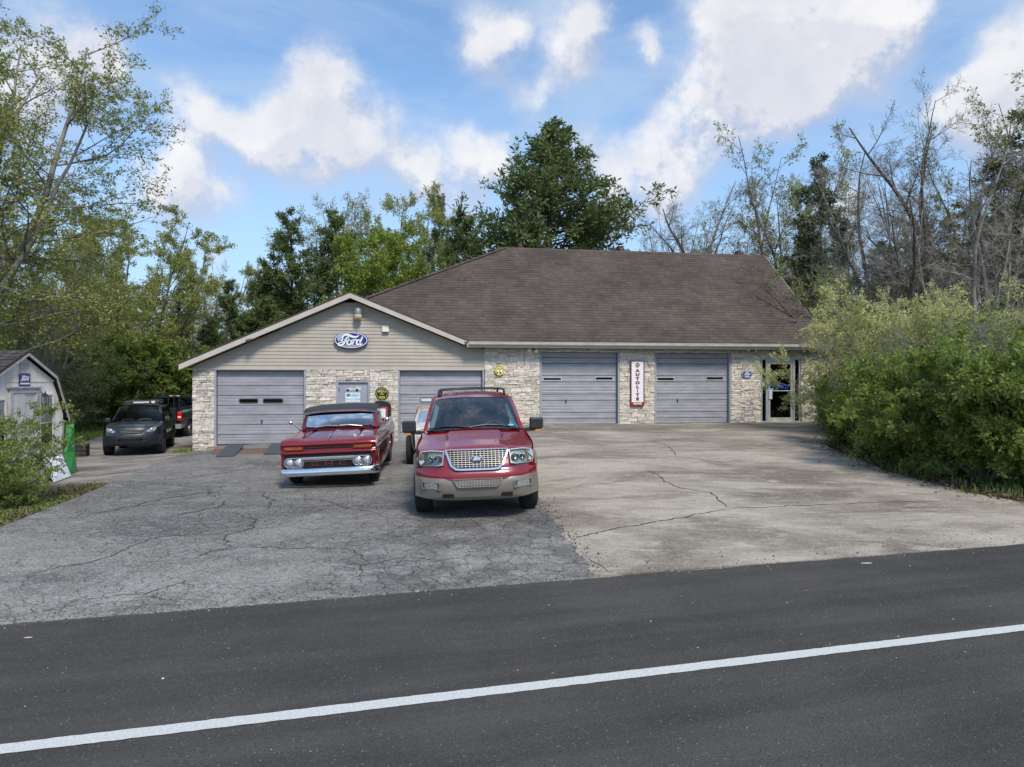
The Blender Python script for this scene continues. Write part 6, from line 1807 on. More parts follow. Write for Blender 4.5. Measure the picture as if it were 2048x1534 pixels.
# ------------------------------------------------------------------ weathered old coupe hidden behind the SUV
def build_old_car():
    root = thing('old_coupe', 'weathered cream and rust old coupe mostly hidden behind the red SUV', 'car')
    crm = pm('weathered_cream', (.56, .52, .44), .5, var=.06, scale=5, col2=(.64, .61, .54), coat=.2)
    rust = pm('surface_rust', (.28, .12, .06), .85, var=.2, scale=7, col2=(.55, .48, .40))
    belt = pw([(.1, .90), (1.3, .98), (3.9, .96)]); wz = pw([(.35, .74), (.6, .80), (.9, .79), (1.0, .72)])
    def xs(y, z): return wz(z) * (1 - .15 * max(0, (.8 - y) / .8) ** 2)
    P = body_shell(dict(xs=xs, belt=belt, sill=.40, arches=[(.75, .36, .42), (3.25, .36, .42)]))
    side_sheets(P, .1, 3.9, 'body_side', crm, root)
    wheel_wells(P, root, .3)
    m = MB(); m.sheet(18, 10, lambda u, v: ((u * 2 - 1) * xs(lerp(.1, 1.35, v), .98) * .99, lerp(.06, 1.38, v), belt(lerp(.1, 1.3, v)) + .09 * (1 - (u * 2 - 1) ** 2))); m.build('hood', crm, root, smooth=True)
    m = MB(); m.sheet(14, 8, lambda u, v: ((u * 2 - 1) * .66, .10 - .06 * math.sin(math.pi * v), lerp(.45, .98, v))); fp = m.build('front_panel', crm, root, smooth=True)
    m = MB(); m.prism(rrect(-.36, .36, .55, .78, .05), lambda a, b, t: (a, .02 + t, b), -.01, .01); m.build('grille', V_void, root)
    for s in (-1, 1):
        m = MB(); m.lathe([(.10, -.02), (.105, -.06), (.085, -.065), (.0, -.085)], (s * .52, .10, .76), 'Y', 20); m.build('headlight', V_bulb, root, smooth=True)
        m = MB(); m.tube([(s * .60, .28, .52), (s * .60, .30, .82)], .018, 6); m.build('fender_brace', V_chrome, root)
        wheel('wheel', root, s * .80, .75, .37, .22, s, V_white, .55, style='steel'); wheel('wheel', root, s * .78, 3.25, .38, .27, s, V_white, .55, style='steel')
        m = MB(); m.sheet(10, 3, lambda u, v: (s * lerp(.74, .60, v), lerp(lerp(1.5, 3.5, u), lerp(1.82, 3.0, u), v), lerp(.98, 1.36, v))); m.build('side_glass', V_tint, root)
        m = MB(); m.sheet(1, 6, lambda u, v: (s * lerp(.655, .735 - .13 * v, u) + (s * -.09 * v if u == 0 else 0), lerp(1.40 + .07 * u, 1.72 + .11 * u, v), lerp(.99, 1.365, v))); m.build('pillar', crm, root, solid=.02)
        m = MB(); m.tube([(s * .74, 2.5, .98), (s * .62, 2.42, 1.38)], .03, 6); m.build('pillar', rust, root)
    m = MB(); m.sheet(14, 5, lambda u, v: ((u * 2 - 1) * lerp(.66, .565, v), lerp(1.38, 1.70, v) + .05 * (u * 2 - 1) ** 2, lerp(1.0, 1.35, v))); m.build('windshield', V_glass, root, smooth=True)
    rz = lambda y, u: pw([(1.70, 1.365), (1.9, 1.415), (2.6, 1.43), (3.05, 1.36)])(y) - .05 * abs(u) ** 2.5
    m = MB(); m.sheet(14, 10, lambda u, v: ((u * 2 - 1) * .62, lerp(1.70, 3.05, v) + .04 * (u * 2 - 1) ** 2 * (1 - v), rz(lerp(1.7, 3.05, v), u * 2 - 1))); m.build('roof', rust, root, smooth=True)
    m = MB(); m.sheet(14, 2, lambda u, v: ((u * 2 - 1) * .62, 1.69 + .04 * (u * 2 - 1) ** 2 - .006, rz(1.70, u * 2 - 1) - .05 * v + .004)); m.build('roof_front_edge', crm, root)
    m = MB(); m.sheet(12, 8, lambda u, v: ((u * 2 - 1) * lerp(.62, .72, v), lerp(3.05, 3.95, v), lerp(1.36, .90, v ** 1.3))); m.build('trunk_lid', crm, root, smooth=True)
    m = MB(); m.sheet(10, 4, lambda u, v: ((u * 2 - 1) * .72, 3.92, lerp(.42, .92, v))); m.build('rear_panel', crm, root)
    m = MB(); m.box(-.66, .66, .3, 3.8, .42, .50); m.build('underbody', V_void, root)
    m = MB(); m.box(-.62, .62, 1.45, 1.8, .85, 1.0); m.build('dashboard', V_dash, root)
    return root
oc = build_old_car()
place(oc, -1.74, 17.75, 6, 1.8, .3, -.02)
# ================================================================= gambrel shed on the left
XS = -11.3                         # plane of its front, which faces the yard
def Sf(a, b, t): return (XS + t, 16.45 + a, b)      # a along the front, b height, t towards the yard
sg0 = gh(XS, 16.5) - .06
shed = thing('garden_shed', 'white weathered gambrel-roofed shed with dark shingles and a grey door', 'shed')
M_shed = pm('weathered_white_board', (.66, .61, .53), .75, var=.08, scale=3, col2=(.78, .73, .65), stretch=(1, 1, .25))
M_shedtrim = pm('greyed_trim', (.38, .355, .34), .7, var=.15, scale=5)
M_shedroof = pm('charcoal_shingle', (.055, .049, .046), .95, var=.3, scale=7, bump=.5, bscale=50, spec=.12)
M_sheddoor = pm('pale_grey_door', (.50, .49, .48), .55, var=.08, scale=4)
RZ_, KZ, EZ_ = 2.80, 2.27, 1.14
KA, EA = 1.02, 1.52
half = [(-EA + .03, EZ_), (-KA + .02, KZ - .03), (0, RZ_ - .05), (KA - .02, KZ - .03), (EA - .03, EZ_)]
wall_out = [(-1.42, sg0), (1.42, sg0)] + half[::-1]
LEN = 3.6
m = MB(); m.prism([(-1.42, sg0), (1.42, sg0), (1.42, EZ_), half[3], half[2], half[1], (-1.42, EZ_)], Sf, -LEN, -.02); m.build('wall', M_shed, shed)
# vertical siding boards on the front
def topz(a):
    a = abs(a)
    return RZ_ - .06 - (RZ_ - KZ) * a / KA if a < KA else KZ - .04 - (KZ - EZ_) * (a - KA) / (EA - KA)
nbd = 14
for i in range(nbd):
    a0, a1 = -1.42 + 2.84 * i / nbd + .004, -1.42 + 2.84 * (i + 1) / nbd - .004
    for z0, z1 in ((sg0, 2.165), (2.185, 9)):
        t0, t1 = min(z1, topz(a0)), min(z1, topz(a1))
        if max(t0, t1) < z0 + .02: continue
        m = MB(); m.prism([(a0, z0), (a1, z0), (a1, max(z0 + .005, t1)), (a0, max(z0 + .005, t0))], Sf, -.02, .0); m.build('siding_board', M_shed, shed)
m = MB(); m.prism([(-1.05, 2.155), (1.05, 2.155), (1.05, 2.19), (-1.05, 2.19)], Sf, .0, .012); m.build('belt_strip', M_shed, shed)
# roof: two pitches each side, with flared eaves
rp_ = [(-EA - .22, EZ_ - .06), (-EA + .0, EZ_ + .10), (-KA, KZ + .03), (0, RZ_ + .04), (KA, KZ + .03), (EA, EZ_ + .10), (EA + .22, EZ_ - .06)]
for i in range(6):
    (a0, b0), (a1, b1) = rp_[i], rp_[i + 1]
    d = Vector((a1 - a0, b1 - b0)); nrm = Vector((-d.y, d.x)).normalized() * .05
    m = MB(); m.prism([(a0, b0), (a1, b1), (a1 + nrm.x, b1 + nrm.y), (a0 + nrm.x, b0 + nrm.y)], Sf, -LEN - .05, .11); rpart = m.build('roof_plane', M_shedroof, shed)
    # shingle courses as thin steps
    nc = max(2, int(d.length / .15)); m = MB()
    for k in range(nc):
        t0, t1 = k / nc, (k + 1) / nc
        lift0, lift1 = (.062, .052) if i < 3 else (.052, .062)
        n1 = nrm.normalized()
        m.prism([(a0 + d.x * t0, b0 + d.y * t0), (a0 + d.x * t1, b0 + d.y * t1), (a0 + d.x * t1 + n1.x * lift1, b0 + d.y * t1 + n1.y * lift1), (a0 + d.x * t0 + n1.x * lift0, b0 + d.y * t0 + n1.y * lift0)], Sf, -LEN - .06, .12)
    o = m.build('shingle_courses', M_shedroof, rpart, kind='stuff')
    if 0 < i < 5:
        m = MB(); m.prism([(a0, b0 - .075), (a1, b1 - .075), (a1, b1 + .01), (a0, b0 + .01)], Sf, .085, .115); m.build('rake_trim', M_shedtrim, shed)
for s in (-1, 1):
    m = MB(); m.prism([(s * 1.42, sg0), (s * 1.34, sg0), (s * 1.34, EZ_ + .1), (s * 1.42, EZ_ + .05)], Sf, -.01, .03); m.build('corner_board', M_shedtrim, shed)
# door, windows
m = MB(); m.prism([(-.42, sg0 + .06), (.36, sg0 + .06), (.36, 1.90), (-.42, 1.90)], Sf, .002, .014); d0 = m.build('door', M_sheddoor, shed)
m = MB(); m.prism([(-.42, sg0 + .06), (-.0, sg0 + .06), (-.0, 1.90), (-.42, 1.90)], Sf, .014, .03); m.build('door_leaf', M_sheddoor, d0)
m = MB(); m.ring([(-.53, sg0), (.47, sg0), (.47, 2.01), (-.53, 2.01)], [(-.42, sg0 + .06), (.36, sg0 + .06), (.36, 1.90), (-.42, 1.90)], Sf, .002, .045); m.build('door_frame', M_shedtrim, d0, bevel=.005)
m = MB(); m.prism([(-.60, 2.01), (.54, 2.01), (.54, 2.05), (-.60, 2.05)], Sf, .0, .07); m.build('door_cap', M_shedtrim, d0)
for (a0, a1, z0, z1) in ((.55, .98, .60, 1.83), (-1.15, -.66, .75, 1.75)):
    m = MB(); m.ring([(a0 - .05, z0 - .05), (a1 + .05, z0 - .05), (a1 + .05, z1 + .05), (a0 - .05, z1 + .05)], [(a0, z0), (a1, z0), (a1, z1), (a0, z1)], Sf, .0, .03); w0 = m.build('window', M_shed, shed)
    zz = (z0 + z1) / 2 - .05
    m = MB(); m.prism([(a0, z0), (a1, z0), (a1, z1), (a0, z1)], Sf, .002, .010); m.build('pane', V_tint, w0)
    m = MB(); m.sheet(12, 10, lambda u, v: Sf(lerp(a0 + .01, a1 - .01, u), lerp(zz + .03, z1 - .01, v), .016 + .006 * math.sin(9 * u + 7 * v) * math.sin(6 * v + 2))); m.build('plastic_cover', pm('grey_plastic_sheet', (.19, .20, .23), .35, var=.2, scale=7, coat=.3), w0, smooth=True)
    m = MB(); m.prism([(a0, zz - .015), (a1, zz - .015), (a1, zz + .015), (a0, zz + .015)], Sf, .008, .028); m.build('mullion', M_shedtrim, w0)
m = MB(); m.ring([(-.16, 2.36), (.16, 2.36), (.16, 2.62), (-.16, 2.62)], [(-.13, 2.39), (.13, 2.39), (.13, 2.59), (-.13, 2.59)], Sf, -.005, .03)
for k in range(5): m.prism([(-.13, 2.395 + k * .04), (.13, 2.395 + k * .04), (.13, 2.42 + k * .04), (-.13, 2.42 + k * .04)], Sf, .0, .016)
m.build('gable_vent', pm('vent_pinkish', (.52, .47, .44), .7, var=.08), shed)
# sign over the door
ss = thing('shed_sign', 'square blue sign with white script above the shed door', 'sign')
m = MB(); m.prism([(-.20, 2.03), (.16, 2.03), (.16, 2.14 + .20), (-.20, 2.14 + .20)], Sf, .014, .03); m.build('panel', S_blue, ss)
m = MB(); ford_script(m, lambda a, b, t: Sf(-.02 + a, 2.235 + b, t), .029, .036, .21); m.build('script', S_white, ss)
m = MB(); m.prism([(-.18, 2.10), (.14, 2.10), (.14, 2.135), (-.18, 2.135)], Sf, .029, .035); m.build('underline', S_white, ss)
# lantern
ln = thing('wall_lantern', 'small dark coach lantern beside the shed door', 'lantern')
m = MB(); m.box(-.05, .05, -.05, .05, -.10, .08); m.xf(Matrix.Translation(Sf(.56, 1.72, .12))); m.build('glass_body', V_lens, ln)
m = MB(); m.lathe([(.085, .08), (.06, .13), (.02, .16), (.012, .21), (.0, .215)], Sf(.56, 1.72, .12), 'Z', 6); m.lathe([(.03, -.16), (.06, -.10), (.06, -.09)], Sf(.56, 1.72, .12), 'Z', 6)
for q in ((-.05, -.05), (.05, -.05), (.05, .05), (-.05, .05)): m.tube([Vector(Sf(.56, 1.62, .12)) + Vector((q[0], q[1], 0)), Vector(Sf(.56, 1.80, .12)) + Vector((q[0], q[1], 0))], .007, 5)
m.tube([Sf(.56, 1.88, .12), Sf(.56, 1.86, .0)], .012, 6); m.build('cage', V_black, ln)
m = MB(); m.lathe([(.018, -.09), (.022, .0), (.0, .03)], Sf(.56, 1.70, .12), 'Z', 10); m.build('bulb', S_white, ln)
# boards leaning at the corner
gz = lambda x, y: gh(x, y) - .004
b1 = [gp(134.5, 950.5), gp(152, 945)]
z0_ = gz(*b1[0])
m = MB()
T1, T2 = Vector((-11.22, 17.86, 1.09)), Vector((-11.10, 17.95, 1.10))
P0, P1 = Vector((*b1[0], z0_)), Vector((*b1[1], gz(*b1[1])))
rows = [P0, P1], [P0.lerp(T1, .45) + Vector((-.05, 0, -.02)), P1.lerp(T2, .45) + Vector((-.03, 0, -.02))], [T1, T2]
m.v = [tuple(p) for r_ in rows for p in r_]
m.f = [(0, 1, 3, 2), (2, 3, 5, 4)]
mid = MB()
gb_ = m.build('slide_board', pm('vivid_green_plastic', (.010, .235, .040), .4, var=.08, scale=4, coat=.2), None, solid=.035)
tag(gb_, 'long bright green plastic board leaning against the shed corner', 'board')
m = MB()
A = [gp(108, 966.5), gp(141, 954)]
a0, a1 = Vector((*A[0], gz(*A[0]) + .01)), Vector((*A[1], gz(*A[1]) + .01))
t0, t1 = Vector((XS + .08, 16.9, .33)), Vector((XS + .08, 17.70, .30))
m.v = [tuple(p) for p in (a0, a1, t1, t0)]; m.f = [(0, 1, 2, 3)]
tag(m.build('white_panel', pm('white_sheet_panel', (.55, .58, .61), .5, var=.06, scale=3), None, solid=.025), 'white panel leaning against the shed wall beside the green board', 'panel')
# dark box behind the shed
bx = at(157, 886, 23.0)
db = thing('wire_crate', 'dark box-shaped metal crate on the grass behind the shed', 'crate', (bx.x, bx.y, gh(bx.x, bx.y) - .05), (0, 0, R(20)))
m = MB(); m.box(-.26, .26, -.3, .3, .02, .42); m.build('crate_body', pm('sooty_metal', (.022, .020, .020), .8, var=.3, scale=9), db, bevel=.015)
m = MB()
for x in (-.27, -.13, 0, .13, .27): m.tube([(x, -.31, .0), (x, -.31, .44)], .012, 5)
for z in (.02, .15, .29, .44): m.tube([(-.27, -.315, z), (.27, -.315, z), (.27, .31, z)], .010, 5)
m.build('crate_bars', V_black, db)
# green street sign far behind the shed
sp_ = at(80, 704, 42)
st = thing('street_sign', 'small green street name sign on a thin pole far behind the shed', 'street sign', (sp_.x, sp_.y, gh(sp_.x, sp_.y)))
hgt = sp_.z - gh(sp_.x, sp_.y)
m = MB(); m.lathe([(.03, 0), (.03, hgt + .2)], (0, 0, 0), 'Z', 8); m.build('pole', M_alu, st)
m = MB(); m.prism(rrect(-.20, .20, hgt - .16, hgt + .18, .02), lambda a, b, t: (a, t, b), -.045, -.035); m.build('blade', pm('sign_green', (.01, .20, .10), .5), st)
# ================================================================= trees and shrubs
def grow(seed, P):
    "skeleton of a woody plant: list of (p0, p1, r0, r1, level) and leaf seats (position, direction)"
    rd = random.Random(seed); segs = []; seats = []
    def rvec():
        return Vector((rd.gauss(0, 1), rd.gauss(0, 1), rd.gauss(0, 1)))
    def branch(p, d, L, r, lev):
        n = max(2 if lev < len(P['kids']) else 1, int(L / P['seg'][lev])); st = L / n
        nc = P['kids'][lev] if lev < len(P['kids']) else 0
        nc = int(nc * rd.uniform(.8, 1.2) + .5) if lev else nc
        start = P['start'][lev]
        marks = sorted(start + (1 - start) * (i + rd.random()) / max(1, nc) for i in range(nc)) if nc else []
        mi = 0; az = rd.uniform(0, 6.28)
        for i in range(n):
            f0, f1 = i / n, (i + 1) / n
            d = (d + rvec() * P['wig'][lev] + Vector((0, 0, P['up'][lev]))).normalized()
            q = p + d * st
            tip = P['tip'][lev]
            ra, rb = r * (1 - f0 * (1 - tip)), r * (1 - f1 * (1 - tip))
            segs.append((tuple(p), tuple(q), ra, rb, lev))
            while mi < len(marks) and marks[mi] <= f1:
                f = marks[mi]; mi += 1
                pp = p.lerp(q, min(1, max(0, (f - f0) * n)))
                az += 2.4 + rd.uniform(-.6, .6)
                a = d.cross(Vector((0, 0, 1)));  a = a.normalized() if a.length > .05 else Vector((1, 0, 0))
                b = d.cross(a)
                ang = R(rd.gauss(P['ang'][lev], P.get('angj', 9)))
                if lev > 0 and P.get('flat', 0):
                    sd = (a * math.cos(az) + b * math.sin(az)); sd.z *= (1 - P['flat'])
                    sd = sd.normalized()
                else: sd = a * math.cos(az) + b * math.sin(az)
                dd = (d * math.cos(ang) + sd * math.sin(ang)).normalized()
                if lev == 0 and P.get('shape'): LL = P['shape'](f) * rd.uniform(.82, 1.15)
                else: LL = L * P['len'][lev] * (1 - .45 * f) * rd.uniform(.65, 1.2)
                rr_ = max(P['rmin'], (ra if lev else r * (1 - .75 * f)) * P['rad'][lev])
                branch(pp, dd, LL, rr_, lev + 1)
            if lev >= P['leaf_lev'] :
                k = P['leaves'] * st
                k = int(k) + (rd.random() < k % 1)
                for _ in range(k): seats.append((tuple(p.lerp(q, rd.random())), tuple(d)))
            p = q
    for t in P.get('stems', [((0, 0, 0), (0, 0, 1), P['H'], P['r'])]):
        branch(Vector(t[0]), Vector(t[1]).normalized(), t[2], t[3], 0)
    return segs, seats

def seg_mesh(segs, sides):
    "tapered prisms for every segment"
    S = np.array([s[0] + s[1] + (s[2], s[3]) for s in segs], np.float64)
    p0, p1, r0, r1 = S[:, 0:3], S[:, 3:6], S[:, 6], S[:, 7]
    d = p1 - p0; d /= np.linalg.norm(d, axis=1)[:, None] + 1e-9
    ref = np.where(np.abs(d[:, 2:3]) > .9, np.array([[1., 0, 0]]), np.array([[0, 0, 1.]]))
    a = np.cross(d, ref); a /= np.linalg.norm(a, axis=1)[:, None] + 1e-9
    b = np.cross(d, a)
    th = np.arange(sides) * 2 * np.pi / sides
    off = a[:, None, :] * np.cos(th)[None, :, None] + b[:, None, :] * np.sin(th)[None, :, None]
    ext = d * np.minimum(r1, .02)[:, None]
    A = p0[:, None, :] + off * r0[:, None, None]; B = (p1 + ext)[:, None, :] + off * r1[:, None, None]
    V = np.concatenate([A, B], 1).reshape(-1, 3)
    base = (np.arange(len(S)) * 2 * sides)[:, None]
    k = np.arange(sides)[None, :]; k2 = (k + 1) % sides
    Q = np.stack([base + k, base + k2, base + sides + k2, base + sides + k], -1).reshape(-1, 4)
    return V, Q

def leaf_mesh(seats, size, ratio, spread, along, seed, droop=0.0, upface=.3, jit=.35):
    rg = np.random.default_rng(seed)
    n = len(seats)
    S = np.array([s[0] + s[1] for s in seats], np.float64)
    p, d = S[:, :3], S[:, 3:]
    p = p + rg.normal(0, spread, (n, 3))
    ax_ = d * along + rg.normal(0, 1, (n, 3)) * (1 - along)
    ax_[:, 2] -= droop
    ax_ /= np.linalg.norm(ax_, axis=1)[:, None] + 1e-9
    nr = rg.normal(0, 1, (n, 3)); nr[:, 2] += upface * 3
    sd = np.cross(ax_, nr); sd /= np.linalg.norm(sd, axis=1)[:, None] + 1e-9
    nn = np.cross(sd, ax_)
    L = size * rg.uniform(1 - jit, 1 + jit, (n, 1)); w = L * ratio
    V = np.stack([p, p + ax_ * L * .55 + sd * w * .5 + nn * w * .18, p + ax_ * L, p + ax_ * L * .55 - sd * w * .5 + nn * w * .18], 1).reshape(-1, 3)
    b = np.arange(n)[:, None] * 4
    return V, b + np.array([[0, 1, 2, 3]])

M_bark = pm('grey_bark', (.105, .092, .078), .95, var=.3, scale=7, bump=.7, bscale=30, stretch=(1, 1, .3), spec=.15)
M_barkpale = pm('pale_bark', (.20, .185, .165), .95, var=.28, scale=6, bump=.5, bscale=30, stretch=(1, 1, .3), spec=.15)
M_barkdark = pm('dark_bark', (.085, .070, .058), .95, var=.3, scale=8, bump=.7, bscale=30, spec=.15)
M_twig = pm('twig_bark', (.125, .105, .088), .95, var=.25, scale=5, spec=.1)
M_twigpale = pm('pale_twig_bark', (.27, .25, .22), .95, var=.25, scale=5, spec=.1)
L_lime = island_mat('spring_leaf', [(0.31, 0.345, 0.075), (0.38, 0.4, 0.11), (0.25, 0.29, 0.065), (0.42, 0.42, 0.15), (0.28, 0.32, 0.07)], .55, transl=0.45, noise_amt=.12, nscale=.5)
L_bright = island_mat('bright_leaf', [(0.228, 0.324, 0.042), (0.3, 0.372, 0.06), (0.162, 0.246, 0.036), (0.336, 0.384, 0.084)], .55, transl=0.45, noise_amt=.2, nscale=.6)
L_cedar = island_mat('cedar_spray', [(0.125, 0.175, 0.055), (0.16, 0.215, 0.07), (0.09, 0.135, 0.045), (0.19, 0.235, 0.085), (0.14, 0.17, 0.07)], .8, transl=0.35, noise_amt=.25, nscale=.8)
L_cedardark = island_mat('dark_cedar_spray', [(0.09, 0.12, 0.052), (0.12, 0.155, 0.066), (0.066, 0.092, 0.042), (0.14, 0.17, 0.082)], .8, transl=0.30, noise_amt=.25, nscale=.8)
L_shrub = island_mat('privet_leaf', [(.20, .285, .050), (.27, .36, .075), (.14, .21, .040), (.33, .40, .11), (.22, .30, .06)], .5, transl=.48, noise_amt=.25, nscale=1.1)
L_olive = island_mat('olive_leaf', [(0.192, 0.24, 0.06), (0.264, 0.3, 0.09), (0.144, 0.186, 0.05), (0.312, 0.324, 0.12)], .6, transl=0.42, noise_amt=.25, nscale=1.1)
L_cream = island_mat('cream_blossom_leaf', [(.52, .52, .20), (.62, .60, .28), (.38, .42, .13), (.68, .65, .36), (.44, .47, .16)], .65, transl=.45, noise_amt=.15, nscale=1.0)

def make_plant(name, seed, P, leafmat, barkmat, twigmat, leaf=None, trunk_levels=1, crown='crown'):
    segs, seats = grow(seed, P)
    rt = bpy.data.objects.new(name, None); COL.objects.link(rt)
    tr = [s for s in segs if s[4] <= trunk_levels]; tw = [s for s in segs if s[4] > trunk_levels]
    V, Q = seg_mesh([s for s in tr if s[4] == 0], 10); Vs, Qs = [V], [Q]
    o = len(V)
    t1 = [s for s in tr if s[4] > 0]
    if t1:
        V, Q = seg_mesh(t1, 6); Vs.append(V); Qs.append(Q + o)
    fast_mesh('trunk', np.concatenate(Vs), np.concatenate(Qs), barkmat, rt, smooth=True)
    if tw:
        V, Q = seg_mesh(tw, 3); fast_mesh('branches', V, Q, twigmat, rt, smooth=True)
    if leaf and seats:
        V, Q = leaf_mesh(seats, seed=seed, **leaf); fast_mesh(crown, V, Q, leafmat, rt)
    rt['_n'] = len(seats)
    return rt

def forks(H, r, n, lean, seed, low=.75, high=1.03):
    rd = random.Random(seed); st = []
    for i in range(n):
        a = 6.283 * i / n + rd.uniform(-.5, .5); l = lean * rd.uniform(.5, 1.2)
        st.append(((math.cos(a) * r * .5, math.sin(a) * r * .5, 0), (math.cos(a) * l, math.sin(a) * l, 1), H * rd.uniform(low, high), r * rd.uniform(.6, .9)))
    st[0] = (st[0][0], (st[0][1][0] * .35, st[0][1][1] * .35, 1), H, r)
    return st
def spring_P(H, r, leaves=10, spread=1.0, nst=3, lean=.30, seed=5, **kw):
    P = dict(H=H, r=r, seg=[.7, .5, .42, .42, .40], kids=[11, 8, 7, 5], start=[.16, .15, .12, .1, 0], wig=[.07, .12, .15, .18, .2], up=[.02, .03, .012, .0, 0], tip=[.12, .15, .2, .35, .4],
             ang=[48, 44, 44, 45], len=[.5, .52, .50, .5], rad=[.38, .48, .52, .6], rmin=.005, leaf_lev=3, leaves=leaves, stems=forks(H, r, nst, lean, seed),
             shape=lambda f: H * .27 * spread * (1.12 - .70 * f) * (.6 + .4 * min(1, f / .3)))
    P.update(kw); return P
def bare_P(H, r, nst=3, **kw):
    P = spring_P(H, r, leaves=0, nst=nst); P.update(dict(kids=[11, 9, 7, 5], wig=[.09, .13, .17, .2, .2], ang=[42, 40, 42, 45], up=[.02, .03, .03, .02, 0], leaf_lev=9, angj=14, tip=[.12, .12, .18, .3, .4])); P.update(kw); return P
def cedar_P(H, r, W_, n=40, leaves=34, nst=1, lean=.28, seed=3, **kw):
    P = dict(H=H, r=r, seg=[.6, .45, .40, .40], kids=[n, 9, 7], start=[.12, .18, .1, 0], wig=[.04, .10, .16, .18], up=[.04, .05, .03, .0], tip=[.10, .2, .4, .5],
             ang=[58, 44, 42], len=[.5, .44, .46], rad=[.28, .5, .6], rmin=.007, leaf_lev=2, leaves=leaves, angj=13, stems=forks(H, r, nst, lean, seed, .45, .72),
             shape=lambda f: W_ * (1.03 - f) ** .62 * (.75 + .25 * min(1, f / .2)) + .18)
    P.update(kw); return P
def shrub_P(H, W_, nst, seed, leaves=30, lean=.55, **kw):
    rd = random.Random(seed); st = []
    for i in range(nst):
        a = 6.283 * i / nst + rd.uniform(-.4, .4); l = lean * rd.uniform(.25, 1.15)
        st.append(((math.cos(a) * .12, math.sin(a) * .12, 0), (math.cos(a) * l * W_ / H * 1.6, math.sin(a) * l * W_ / H * 1.6, 1), H * rd.uniform(.72, 1.12), kw.get('srad', .016) * H ** .5))
    P = dict(H=H, r=.03, stems=st, seg=[.25, .22, .2, .2], kids=[12, 8, 5], start=[.12, .12, .1, 0], wig=[.10, .14, .18, .2], up=[.0, .0, .0, 0], tip=[.3, .3, .4, .5], ang=[52, 48, 45],
             len=[.42, .45, .45], rad=[.5, .5, .6], rmin=.003, leaf_lev=1, leaves=leaves, angj=14)
    P.update(kw); return P

PL = {}
HROT = 150
PL['springA'] = make_plant('spring_tree', 101, spring_P(14, .17, 22, nst=3, seed=1), L_lime, M_bark, M_twig, dict(size=.125, ratio=.52, spread=.06, along=.3))
PL['springB'] = make_plant('spring_tree', 117, spring_P(13, .16, 22, 1.1, nst=4, seed=2), L_lime, M_bark, M_twigpale, dict(size=.12, ratio=.52, spread=.07, along=.3))
PL['hero'] = make_plant('spring_tree', 131, spring_P(18, .24, 8.5, 1.12, nst=5, lean=.34, seed=8, kids=[15, 9, 8, 5], ang=[62, 44, 40, 42], flat=.55, up=[.02, .006, -.004, -.01, 0], wig=[.06, .10, .13, .16, .2]), L_lime, M_barkpale, M_barkdark, dict(size=.110, ratio=.5, spread=.045, along=.4))
PL['green'] = make_plant('leafy_tree', 141, spring_P(10, .15, 32, 1.25, nst=4, seed=4, lean=.4, kids=[11, 8, 7, 4], leaf_lev=3), L_bright, M_bark, M_twig, dict(size=.125, ratio=.55, spread=.08, along=.3))
PL['bareA'] = make_plant('bare_tree', 151, bare_P(12, .19, 4, kids=[11, 8, 7, 5], rmin=.0045), None, M_barkdark, M_twig)
PL['bareB'] = make_plant('bare_tree', 163, bare_P(10, .12, 4, ang=[46, 44, 46, 48], kids=[11, 8, 7, 5], rmin=.0045), None, M_barkpale, M_twigpale)
PL['bareC'] = make_plant('bare_tree', 171, spring_P(12, .11, 3.0, .95, nst=4, lean=.20, seed=6, kids=[11, 8, 7, 5], rmin=.0045, ang=[40, 40, 42, 45], up=[.02, .04, .03, .01, 0]), L_lime, M_bark, M_twig, dict(size=.12, ratio=.5, spread=.06, along=.3))
CL_ = dict(size=.155, ratio=.34, spread=.055, along=.6, upface=.0)
CLA = dict(size=.20, ratio=.36, spread=.06, along=.6, upface=.0)
PL['cedarA'] = make_plant('cedar_tree', 201, cedar_P(13, .24, 3.9, 150, 19, nst=1, seed=2, ang=[76, 44, 42], stems=[((0, 0, 0), (.0, .0, 1), 13.0, .24)], len=[.5, .36, .42], up=[.01, .03, .03, .0], wig=[.008, .09, .15, .18], shape=lambda f: min(4.6, 9.4 * (1 - f)) * (.86 + .14 * math.sin(41 * f)) + .12), L_cedar, M_barkdark, M_barkdark, CLA)
PL['cedarB'] = make_plant('cedar_tree', 213, cedar_P(11, .16, 2.3, 44, 40, nst=2, lean=.16, seed=4), L_cedar, M_barkdark, M_barkdark, CL_)
PL['cedarC'] = make_plant('cedar_tree', 227, cedar_P(11, .15, 2.4, 42, 40, nst=2, lean=.18, seed=5), L_cedardark, M_barkdark, M_barkdark, CL_)
PL['shrubA'] = make_plant('green_shrub', 301, shrub_P(2.6, 1.7, 17, 1, 54, leaf_lev=2, kids=[13, 9, 5]), L_shrub, M_twig, M_twig, dict(size=.082, ratio=.50, spread=.026, along=.4, jit=.5))
PL['shrubB'] = make_plant('green_shrub', 311, shrub_P(2.4, 1.8, 17, 2, 52, .7, leaf_lev=2, kids=[13, 9, 5]), L_shrub, M_twigpale, M_twigpale, dict(size=.084, ratio=.46, spread=.026, along=.4, jit=.5))
PL['shrubC'] = make_plant('olive_shrub', 321, shrub_P(3.0, 1.8, 11, 3, 20, .6), L_olive, M_twigpale, M_twigpale, dict(size=.075, ratio=.45, spread=.06, along=.4))
PL['cream'] = make_plant('flowering_shrub', 331, shrub_P(4.8, 3.0, 17, 4, 30, .62, seg=[.35, .28, .26, .26], kids=[15, 9, 7], leaf_lev=2), L_cream, M_twigpale, M_twigpale, dict(size=.092, ratio=.42, spread=.035, along=.6, upface=.2))
